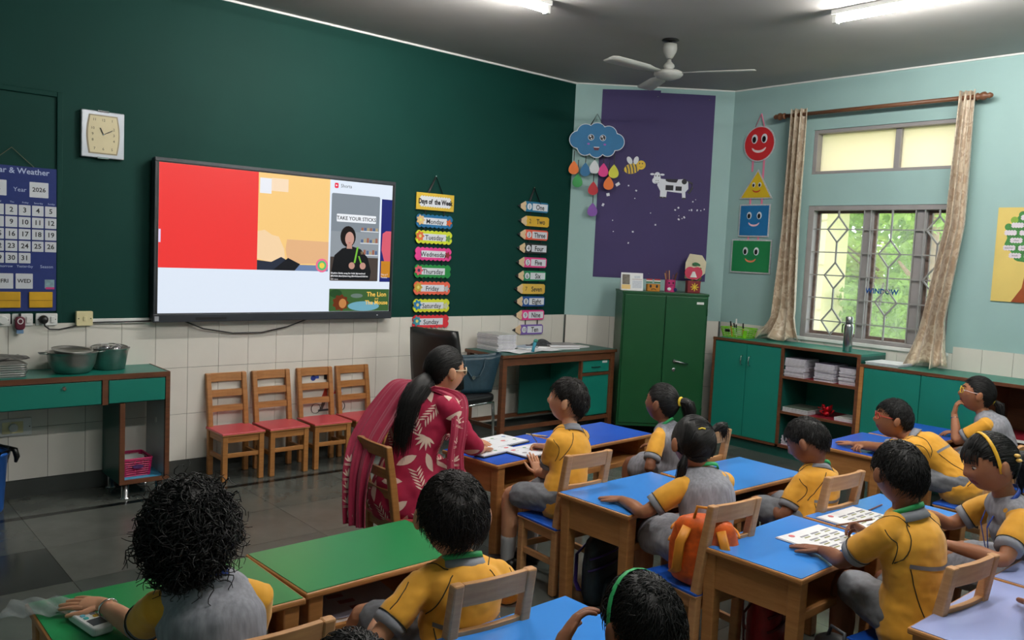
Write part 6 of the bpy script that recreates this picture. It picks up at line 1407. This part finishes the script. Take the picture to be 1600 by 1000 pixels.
# girl with the hand on the sky-blue desk
p = person('dark-haired girl in a grey pinafore with one hand flat on the sky-blue desk', (2.99, -3.46, 0), (3.005, -3.475, .40), (3.075, -3.405, .68), fwd(12), hd((3.055, -3.36, .79), 25, -18, s=1.08), 'b', 'girl',
       lambda h: hair_tied(h, 51, [((.75, -.5, .42), [(.03, -.01, .012), (.05, -.015, -.0), (.055, -.015, -.03)], .022, 90), ((-.72, -.35, -.42), [(-.012, -.0, -.04), (-.016, .005, -.085), (-.012, .01, -.12)], .018, 90)], 1000, .09),
       ((V3(2.905, -3.125, .522), (.0, 1, -.12), DN, .05, .1), (V3(3.33, -3.12, .53), (.6, .7, 0), DN, .3, .3)), s=1.08, arm=(.18, .185), poles=(V3(-1, -.5, -.6), V3(1, -.4, -.3)), seed=3, lanyard=(m_lan_g, False), puff=.003)
h = p['head']; q = h.w(Vector(h.shape(Vector((-.1, -.9, .42)).normalized()))*1.1)-p['O']; MB().tube([q-h.r*.015, q+h.r*.0+h.u*.004, q+h.r*.015], .0035, 6).build('hair_clip', M('yellow_hair_band', (232, 200, 60), .6), p['root'], smooth=True)
# boy looking down
person('boy in a yellow shirt and green lanyard looking down at his lap', (3.72, -3.52, 0), (3.73, -3.525, .40), (3.825, -3.485, .615), fwd(5), hd((3.785, -3.45, .735), -14, -30, s=1.05), 'c', 'boy',
       lambda h: hair_short(h, 61, 1500, .03), ((V3(3.70, -3.33, .425), (.4, .7, -.2), DN, .5, .4), (V3(3.83, -3.32, .43), (-.5, .7, -.2), DN, .5, .4)), s=1.05, poles=(V3(-.8, -.6, -.5), V3(.8, -.6, -.5)), seed=4, lanyard=(m_lan_g, False))
# boy in red glasses leaning over his desk
p = person('boy in red glasses leaning forward over his desk on folded arms', (5.02, -3.68, 0), (5.02, -3.66, .42), (4.96, -3.41, .615), fwd(-12), hd((4.94, -3.315, .705), -34, 4, s=1.06), 'b', 'boy',
       lambda h: hair_short(h, 71, 1500, .034), ((V3(4.90, -3.12, .525), (.25, .95, 0), DN, .12, .2), (V3(4.90, -3.20, .53), (-.8, .5, 0), DN, .9, .5)), s=1.1, poles=(V3(-1, -.3, -.1), V3(1, -.2, -.2)), seed=5)
glasses(p['root'], p['head'], M('red_frame', (206, 60, 50), .35, var=0), M('red_frame', (206, 60, 50), .35, var=0))
# girl in yellow glasses
p = person('girl in yellow glasses holding her hand to her mouth', (5.73, -3.66, 0), (5.73, -3.64, .41), (5.71, -3.51, .69), fwd(-15), hd((5.70, -3.465, .81), -24, 8, s=1.06), 'b', 'girl',
       lambda h: hair_tied(h, 81, [((.1, -.98, -.2), [(.0, -.035, -.02), (.0, -.045, -.07), (.005, -.04, -.12), (.01, -.04, -.18)], .022, 150)], 900), ((V3(5.64, -3.365, .682), (.12, -.1, 1), (.5, -.8, .1), .6, .5), (V3(5.86, -3.32, .53), (-.5, .8, 0), DN, .3, .3)), s=1.08, poles=(V3(-.3, .5, -1), None), seed=6)
glasses(p['root'], p['head'], M('yellow_frame', (226, 196, 40), .35, var=0), M('pale_pink_temple', (224, 200, 200), .35, var=0))
a0 = p['arms'][0]; dv = (a0[1]-a0[2]).normalized(); x_ = dv.orthogonal().normalized(); y_ = dv.cross(x_); MB().tube([p['Lc'](a0[2]+dv*.03)+(x_*math.cos(t)+y_*math.sin(t))*.021 for t in [2*PI*k/18 for k in range(18)]], .0022, 6, closed=True).build('bangle', m_chrome, p['root'], smooth=True)
h = p['head']; q = h.w(Vector(h.shape(Vector((.1, -.98, -.2)).normalized()))*1.09)-p['O']; MB().tube([q+h.r*.016*math.cos(a)+h.u*.016*math.sin(a) for a in [2*PI*k/12 for k in range(12)]], .005, 6, closed=True).build('hair_band', M('yellow_hair_band', (232, 200, 60), .6), p['root'], smooth=True)
# boy writing, back to the camera
person('boy in a yellow shirt with his back turned, writing on the worksheet desk', (3.02, -4.27, 0), (3.035, -4.285, .405), (3.015, -4.235, .745), fwd(8), hd((3.02, -4.205, .865), 32, -16, s=1.0), 'c', 'boy',
       lambda h: hair_short(h, 91, 1600, .036), ((V3(3.045, -3.945, .525), (.05, 1, -.1), DN, .06, .15), (V3(3.31, -3.985, .545), (.2, .9, .2), (-.7, .1, -.6), .8, .6)), s=1.12, arm=(.20, .185), poles=(V3(-1, -.4, -.7), V3(1, -.4, -.6)), seed=7, lanyard=(m_lan_g, False), hip_f=fwd(32))
# girl in the yellow hairband
p = person('girl with a yellow hairband and blue lanyard looking down at the desk', (3.79, -4.38, 0), (3.79, -4.385, .40), (3.695, -4.305, .70), fwd(-38), hd((3.64, -4.262, .835), -50, -17, s=1.08), 'b', 'girl',
       lambda h: hair_tied(h, 101, [((.25, -.95, -.1), [(.045, -.03, -.02), (.075, -.04, -.08), (.08, -.04, -.14)], .05, 260)], 1100, .10, fringe=70), ((V3(3.40, -4.225, .56), (-.4, .85, -.1), DN, .4, .3), (V3(3.58, -4.03, .60), (-.6, .8, -.2), DN, .3, .3)), s=1.1, arm=(.185, .18), poles=(V3(-.6, -.7, -.8), V3(.7, -.2, -.5)), seed=8, lanyard=(m_lan_b, True), gaze=(0, -.6), puff=.005, hip_f=fwd(-10))
h = p['head']; Q = []
for k in range(17):
    a = math.radians(-8+196*k/16); d = Vector((math.cos(a), .12-.12*math.sin(a)*0, math.sin(a))).normalized(); Q.append(h.w(Vector(h.shape(d))*1.125)-p['O'])
MB().tube(Q, [(.007, .003)]*17, 8, ref=h.f).build('hairband', M('yellow_plastic_band', (236, 180, 40), .4), p['root'], smooth=True)
for dz in (.22, .08): q = h.w(Vector(h.shape(Vector((-.75, -.55, dz)).normalized()))*1.15)-p['O']; MB().ellipsoid(q, (.012, .012, .007), 10, 8).build('hair_clip', M('flower_clip', (240, 190, 90), .4, var=.2), p['root'], smooth=True)
# boy at the green desk
person('boy in a yellow shirt and green lanyard with his back turned at the green desk', (1.73, -3.54, 0), (1.735, -3.545, .395), (1.745, -3.53, .63), fwd(14), hd((1.735, -3.495, .755), 28, -8, s=1.2, wide=1.06), 'd', 'boy',
       lambda h: hair_short(h, 111, 2400, .036, .09, rr_=.0015), ((V3(1.58, -3.36, .43), (.4, .7, -.2), DN, .4, .3), (V3(1.90, -3.34, .43), (-.4, .7, -.2), DN, .4, .3)), s=1.15, poles=(V3(-1, -.6, -.4), V3(1, -.6, -.4)), seed=9, lanyard=(m_lan_g, False), hairm=m_hair2, legs=((V3(1.59, -3.26, .40), V3(1.58, -3.25, .06)), (V3(1.80, -3.25, .385), V3(1.81, -3.24, .06))))
# curly-haired child
p = person('curly black-haired child in a grey pinafore reaching over the green desk', (1.07, -3.51, 0), (1.06, -3.50, .40), (1.03, -3.445, .70), fwd(20), hd((1.0, -3.415, .815), 27, -4, s=1.06), 'd', 'girl',
       lambda h: hair_curly(h, 121), ((V3(.905, -3.055, .537), (-.66, .75, -.02), (.2, .1, -.97), .08, .1), (V3(1.12, -3.20, .53), (-.8, .6, 0), DN, .3, .3)), s=1.1, arm=(.195, .205), poles=(V3(.3, -.2, -1), V3(.1, -.2, -1)), sl=.62, seed=10, lanyard=(m_lan_b, False))
a0 = p['arms'][0]; dv = (a0[1]-a0[2]).normalized(); x_ = dv.orthogonal().normalized(); y_ = dv.cross(x_); MB().tube([p['Lc'](a0[2]+dv*.035)+(x_*math.cos(t)+y_*math.sin(t))*.025 for t in [2*PI*k/20 for k in range(20)]], .003, 6, closed=True).build('bangle', m_chrome, p['root'], smooth=True)
# boy with the green ribbon over his head, bottom edge
p = person('boy with a green ribbon looped over his head at the bottom edge', (1.66, -4.4, 0), (1.67, -4.38, .40), (1.72, -4.30, .635), fwd(10), hd((1.70, -4.245, .715), 12, -12, s=1.08), 'c', 'boy',
       lambda h: hair_short(h, 131, 2400, .034, rr_=.0015), ((V3(1.575, -4.125, .675), (.75, .05, .65), (.8, -.3, .1), .4, .5), (V3(1.85, -4.12, .53), (-.5, .8, 0), DN, .3, .3)), s=1.08, poles=(V3(-.6, -.2, -1), None), seed=11)
h = p['head']; Q = []
for k in range(25):
    a = math.radians(-75+330*k/24); Q.append(h.w((1.02*h.a*math.cos(a)*1.14, .022+.012*math.sin(a)-.02, h.cc*1.14*math.sin(a)))-p['O'])
MB().tube(Q, [(.0075, .0014)]*25, 8, ref=h.f).build('ribbon', m_lan_g, p['root'], smooth=True)
# child whose head just enters at the bottom edge, and the pupil whose elbow shows at the right edge
person('pupil of whom only the black hair shows at the bottom edge', (.98, -4.42, 0), (.98, -4.40, .40), (.975, -4.31, .68), fwd(5), hd((.972, -4.235, .768), 10, -10, s=1.08), 'b', 'boy', lambda h: hair_short(h, 141, 1200), ((V3(.87, -4.1, .5), (0, 1, 0), DN, .3, .3), (V3(1.1, -4.1, .5), (0, 1, 0), DN, .3, .3)), s=1.05, seed=12, face=False)
person('pupil of whom only a bare elbow shows on the pale desk at the right edge', (3.08, -4.95, 0), (3.08, -4.92, .40), (3.07, -4.81, .66), fwd(5), hd((3.09, -4.75, .785), 5, -5, s=1.05), 'c', 'boy', lambda h: hair_short(h, 151, 900), ((V3(3.13, -4.585, .53), (.95, .1, 0), DN, .3, .3), (V3(3.34, -4.64, .53), (-.6, .7, 0), DN, .3, .3)), s=1.08, arm=(.19, .17), poles=(V3(-1, .8, -.6), None), seed=13, face=False)
# ------------------------------------------------------------------ the teacher
m_mag2 = M('magenta_cotton', (166, 18, 62), .8, var=.08, scale=20, bump=.05); m_dup = M('magenta_dupatta', (158, 14, 60), .75, var=.10, scale=16, bump=.05, sheen=.3); m_print = M('cream_print', (226, 196, 180), .8, var=.05)
p = person('teacher in a magenta leaf-print kurta and dupatta, turned to the boy beside her', (2.44, -2.2, 0), (2.44, -2.20, .43), (2.585, -2.195, .855), fwd(86), hd((2.655, -2.19, .952), 98, -6, s=1.13, wide=.98), 'd', 'none',
           lambda h: hair_tied(h, 201, [((.1, -.97, -.32), [(-.055, -.03, -.035), (-.115, -.05, -.10), (-.15, -.06, -.20), (-.16, -.06, -.33)], .055, 520)], 1500, .075, HL_GIRL),
           ((V3(2.97, -1.98, .53), (.8, -.5, 0), DN, .2, .2), (V3(2.92, -2.16, .53), (.6, .75, 0), DN, .2, .2)), s=1.38, arm=(.265, .225), poles=(V3(-.2, .6, -1), V3(.3, -.5, -1)),
           legs=((V3(2.67, -2.07, .45), V3(2.66, -2.05, .07)), (V3(2.65, -2.27, .45), V3(2.60, -2.29, .07))), seed=20, low=True)
root, O, Lc, N, P, ax, fl, rv, arms, h = p['root'], p['O'], p['Lc'], p['N'], p['P'], p['ax'], p['fl'], p['rv'], p['arms'], p['head']
glasses(root, h, M('cream_frame', (224, 206, 176), .3, var=0), M('cream_frame', (224, 206, 176), .3, var=0), M('tinted_lens', (40, 40, 46), .08, var=0, spec=.8), thick=.0026)
q = h.w((h.a+.012, -.006, -.034))-O; MB().ellipsoid(q, (.005, .005, .006), 10, 8).build('earring', M('gold', (220, 170, 80), .25, metal=1.0, var=0), root, smooth=True)
s = 1.38
b = MB(); p['torso'](b, .012)
b.limb([Lc(p['shl'][0]+rv*.02), Lc(N-ax*.035), Lc(p['shl'][1]-rv*.02)], [.055, .066, .055], 18)
for i in (0, 1): S, E, Wp = arms[i]; b.limb([Lc(S-(E-S)*.05), Lc(S.lerp(E, .5)), Lc(E), Lc(E.lerp(Wp, .35))], [.058, .054, .050, .046], 18)
b.limb([Lc(P-ax*.06-fl*.01), Lc(P+ax*.08)], [(.165, .13), (.15, .12)], 24, ref=rv)
for i in (0, 1): k, a = p['legs'][i]; b.limb([Lc(p['hips'][i]), Lc(p['hips'][i].lerp(k, .5)), Lc(k), Lc(k)+V3(.02, 0, -.12)], [.10, .1, .088, .09], 18)
V, Nn, Fc = remesh(b, .0085, 5); V = wrinkle(V, Nn, .007, (11, 11, 15), 4.2)
from_vf(V, Fc).build('kurta', m_mag2, root, smooth=True); bv = bvh_of(V, Fc)
for i in (0, 1): k, a = p['legs'][i]; MB().limb([Lc(k)-V3(0, 0, .05), Lc(k.lerp(a, .6)), Lc(a)+V3(0, 0, .01)], [.075, .07, .05], 16).build('trouser_leg', m_mag2, root, smooth=True)
# printed leaves that follow the cloth
rr = random.Random(77)
def leaf_print(mb, c, t, n, L, w, bvh, off=.0018, m=7, split=False):
    sd = n.cross(t).normalized(); rows = []
    for k in range(m):
        u = k/(m-1); ww = w*math.sin(PI*u)**.8*(1-.25*u)+.0004; row = []
        for q in (-1, 0, 1):
            x = c+t*L*u+sd*ww*q; r_ = bvh.find_nearest(x)
            row.append((r_[0]+r_[1]*off) if r_[0] is not None else x)
        rows.append(row)
    mb.add([x for r_ in rows for x in r_], [(3*k+q, 3*k+q+1, 3*k+q+4, 3*k+q+3) for k in range(m-1) for q in (0, 1)])
idx = list(range(len(Fc))); rr.shuffle(idx); centres = []
for fi in idx:
    c = sum((Vector(map(float, V[i])) for i in Fc[fi]), Vector())/len(Fc[fi])
    if all((c-d).length > .088 for d in centres):
        centres.append(c); r_ = bv.find_nearest(c); n = r_[1]; t = n.orthogonal().normalized(); t = Matrix.Rotation(rr.uniform(0, 6.28), 3, n) @ t; kind = rr.random()
        pm = MB()
        if kind < .34: leaf_print(pm, c-t*.05, t, n, .105, .021, bv)
        elif kind < .72:
            for k in range(7): a = math.radians(-75+25*k); leaf_print(pm, c-t*.03, Matrix.Rotation(a, 3, n) @ t, n, .07*(1-.25*abs(k-3)/3), .0065, bv, m=5)
        else:
            for k in range(6):
                for sg in (-1, 1): leaf_print(pm, c-t*(.05-.018*k), Matrix.Rotation(sg*.75, 3, n) @ t, n, .04, .0042, bv, m=4)
        pm.build('leaf_print', m_print, root, smooth=True)
    if len(centres) > 95: break
# dupatta: long drape behind the chair, and the end over the right shoulder
def drape(path, widths, wdir, amp, folds, nu, nv, ph=0.0):
    def fn(u, v):
        t = v*(len(path)-1); i = min(int(t), len(path)-2); k = t-i; p0, p1, p2, p3 = [Vector(path[max(0, min(len(path)-1, j))]) for j in (i-1, i, i+1, i+2)]
        c = .5*((2*p1)+(p2-p0)*k+(2*p0-5*p1+4*p2-p3)*k*k+(3*p1-p0-3*p2+p3)*k**3); w = widths[i]*(1-k)+widths[i+1]*k; wd = (Vector(wdir[i])*(1-k)+Vector(wdir[i+1])*k).normalized()
        tg = (p2-p1).normalized(); nn = wd.cross(tg).normalized(); f_ = amp*(.4+.6*v)*(math.sin(folds*PI*u+ph+1.2*math.sin(2.2*v))+.4*math.sin(folds*2.3*PI*u+2*v))
        return tuple(c+wd*w*(u-.5)+nn*f_-O)
    return MB().grid(fn, nu, nv)
D1 = [(2.60, -2.07, .875), (2.50, -2.075, .87), (2.385, -2.085, .75), (2.285, -2.11, .63), (2.225, -2.15, .52), (2.205, -2.17, .40), (2.205, -2.18, .27)]
g = drape(D1, [.14, .2, .22, .20, .17, .14, .13], [(0, 1, .1), (0, 1, .1), (-.1, 1, .1), (-.2, 1, .05), (-.25, 1, 0), (-.3, 1, 0), (-.3, 1, 0)], .012, 6, 60, 70); g.build('dupatta', m_dup, root, smooth=True, solid=.004)
D2 = [(2.50, -2.235, .885), (2.57, -2.29, .882), (2.625, -2.352, .84), (2.60, -2.40, .72), (2.585, -2.40, .58), (2.60, -2.41, .44)]
g2 = drape(D2, [.12, .11, .10, .10, .10, .10], [(.3, -.4, .1), (.8, -.5, 0), (1, .05, 0), (1, .1, 0), (1, .1, 0), (1, .1, 0)], .007, 4, 40, 60, 1.0); o2 = g2.build('dupatta_end', m_dup, root, smooth=True, solid=.004)
def motif_on(gmesh, nu, nv, rows, name, side):
    G = [Vector(v) for v in gmesh.v]; bvd = BVHTree.FromPolygons(G, gmesh.f)
    for v in rows:
        for u in side:
            mb = MB(); i, j = int(u*(nu-1)), int(v*(nv-1)); c = G[j*nu+i]; r_ = bvd.find_nearest(c); n = r_[1]
            view = (CAM_POS-O-c)
            if n.dot(view) < 0: n = -n
            t = (G[min(j+1, nv-1)*nu+i]-G[max(j-1, 0)*nu+i]).normalized()
            class B2:
                @staticmethod
                def find_nearest(x, n=n):
                    q = bvd.find_nearest(x); m_ = q[1] if q[1].dot(n) > 0 else -q[1]; return (q[0], m_)
            for k in range(5): a = math.radians(-60+30*k); leaf_print(mb, c+t*.02, Matrix.Rotation(a, 3, n) @ (-t), n, .038, .0042, B2, .004, 4)
            for dz in (.03, .036): leaf_print(mb, c+t*dz-n.cross(t)*.03, n.cross(t), n, .06, .0016, B2, .004, 5)
            mb.build(name, m_print, root, smooth=True)
motif_on(g2, 40, 60, (.42, .55, .68, .81, .94), 'border_print', (.45,)); motif_on(g, 60, 70, (.62, .7, .78, .86, .94), 'border_print', (.88,))
# ------------------------------------------------------------------ school bags
def bag(label, loc, rz, col, col2, w=.27, d=.13, hgt=.33, lean=0.0, kind='school bag'):
    t = thing('school_bag', label, 'bag', loc, (lean, 0, rz), 'school bags'); m1 = M('bag_%02x%02x%02x' % col, col, .5, var=.35, scale=26, bump=.1); m2 = M('bag_%02x%02x%02x' % col2, col2, .5, var=.1)
    b = MB(); b.limb([(0, 0, .05), (0, 0, hgt*.5), (0, .01, hgt-.05)], [(w/2, d/2), (w/2, d/2*1.02), (w/2*.85, d/2*.8)], 24, ref=(1, 0, 0)); b.build('body', m1, t, smooth=True)
    b = MB(); b.limb([(0, -d*.45, .06), (0, -d*.5, hgt*.36)], [(w*.40, .035), (w*.38, .032)], 20, ref=(1, 0, 0)); b.build('front_pocket', m1, t, smooth=True)
    for k, z in enumerate((.55, .72)): MB().tube([((w/2+.002)*math.cos(a)*(1-.06*k), -(d/2+.002)*math.sin(a), hgt*z+.03*math.sin(a)) for a in [PI*q/14 for q in range(15)]], .005, 6).build('zip_piping', m2, t, smooth=True)
    MB().tube([(-.04, .03, hgt-.02), (-.03, .02, hgt+.03), (.03, .02, hgt+.03), (.04, .03, hgt-.02)], .006, 8).build('grab_handle', m2, t, smooth=True)
    for sx in (-1, 1): MB().tube([(sx*.06, .05, hgt-.04), (sx*.08, .085, hgt*.7), (sx*.09, .08, hgt*.3), (sx*.11, .05, .06)], [(.018, .004)]*4, 8, ref=(1, 0, 0)).build('shoulder_strap', m2, t, smooth=True)
    MB().tube([(.02, -d/2-.035, hgt*.34), (.03, -d/2-.045, hgt*.28), (.02, -d/2-.04, hgt*.2)], .004, 6).build('zip_pull', m2, t, smooth=True)
    return t
bag('bright orange school bag with yellow straps on the chair seat behind the girl', (2.87, -3.575, .318), 2.1, (222, 96, 26), (220, 140, 40), .26, .12, .29, -.16)
bag('red school bag on the floor under the worksheet desk', (3.12, -3.70, .0), .6, (150, 20, 34), (90, 16, 26), .26, .14, .3)
bag('dark teal school bag on the floor under the sky-blue desk of the girl', (3.02, -2.93, .0), .3, (24, 40, 52), (60, 40, 110), .26, .14, .3)
bag('black school bag on the floor beside the boy writing', (2.83, -4.15, .0), 1.2, (22, 22, 26), (50, 54, 62), .25, .14, .34)
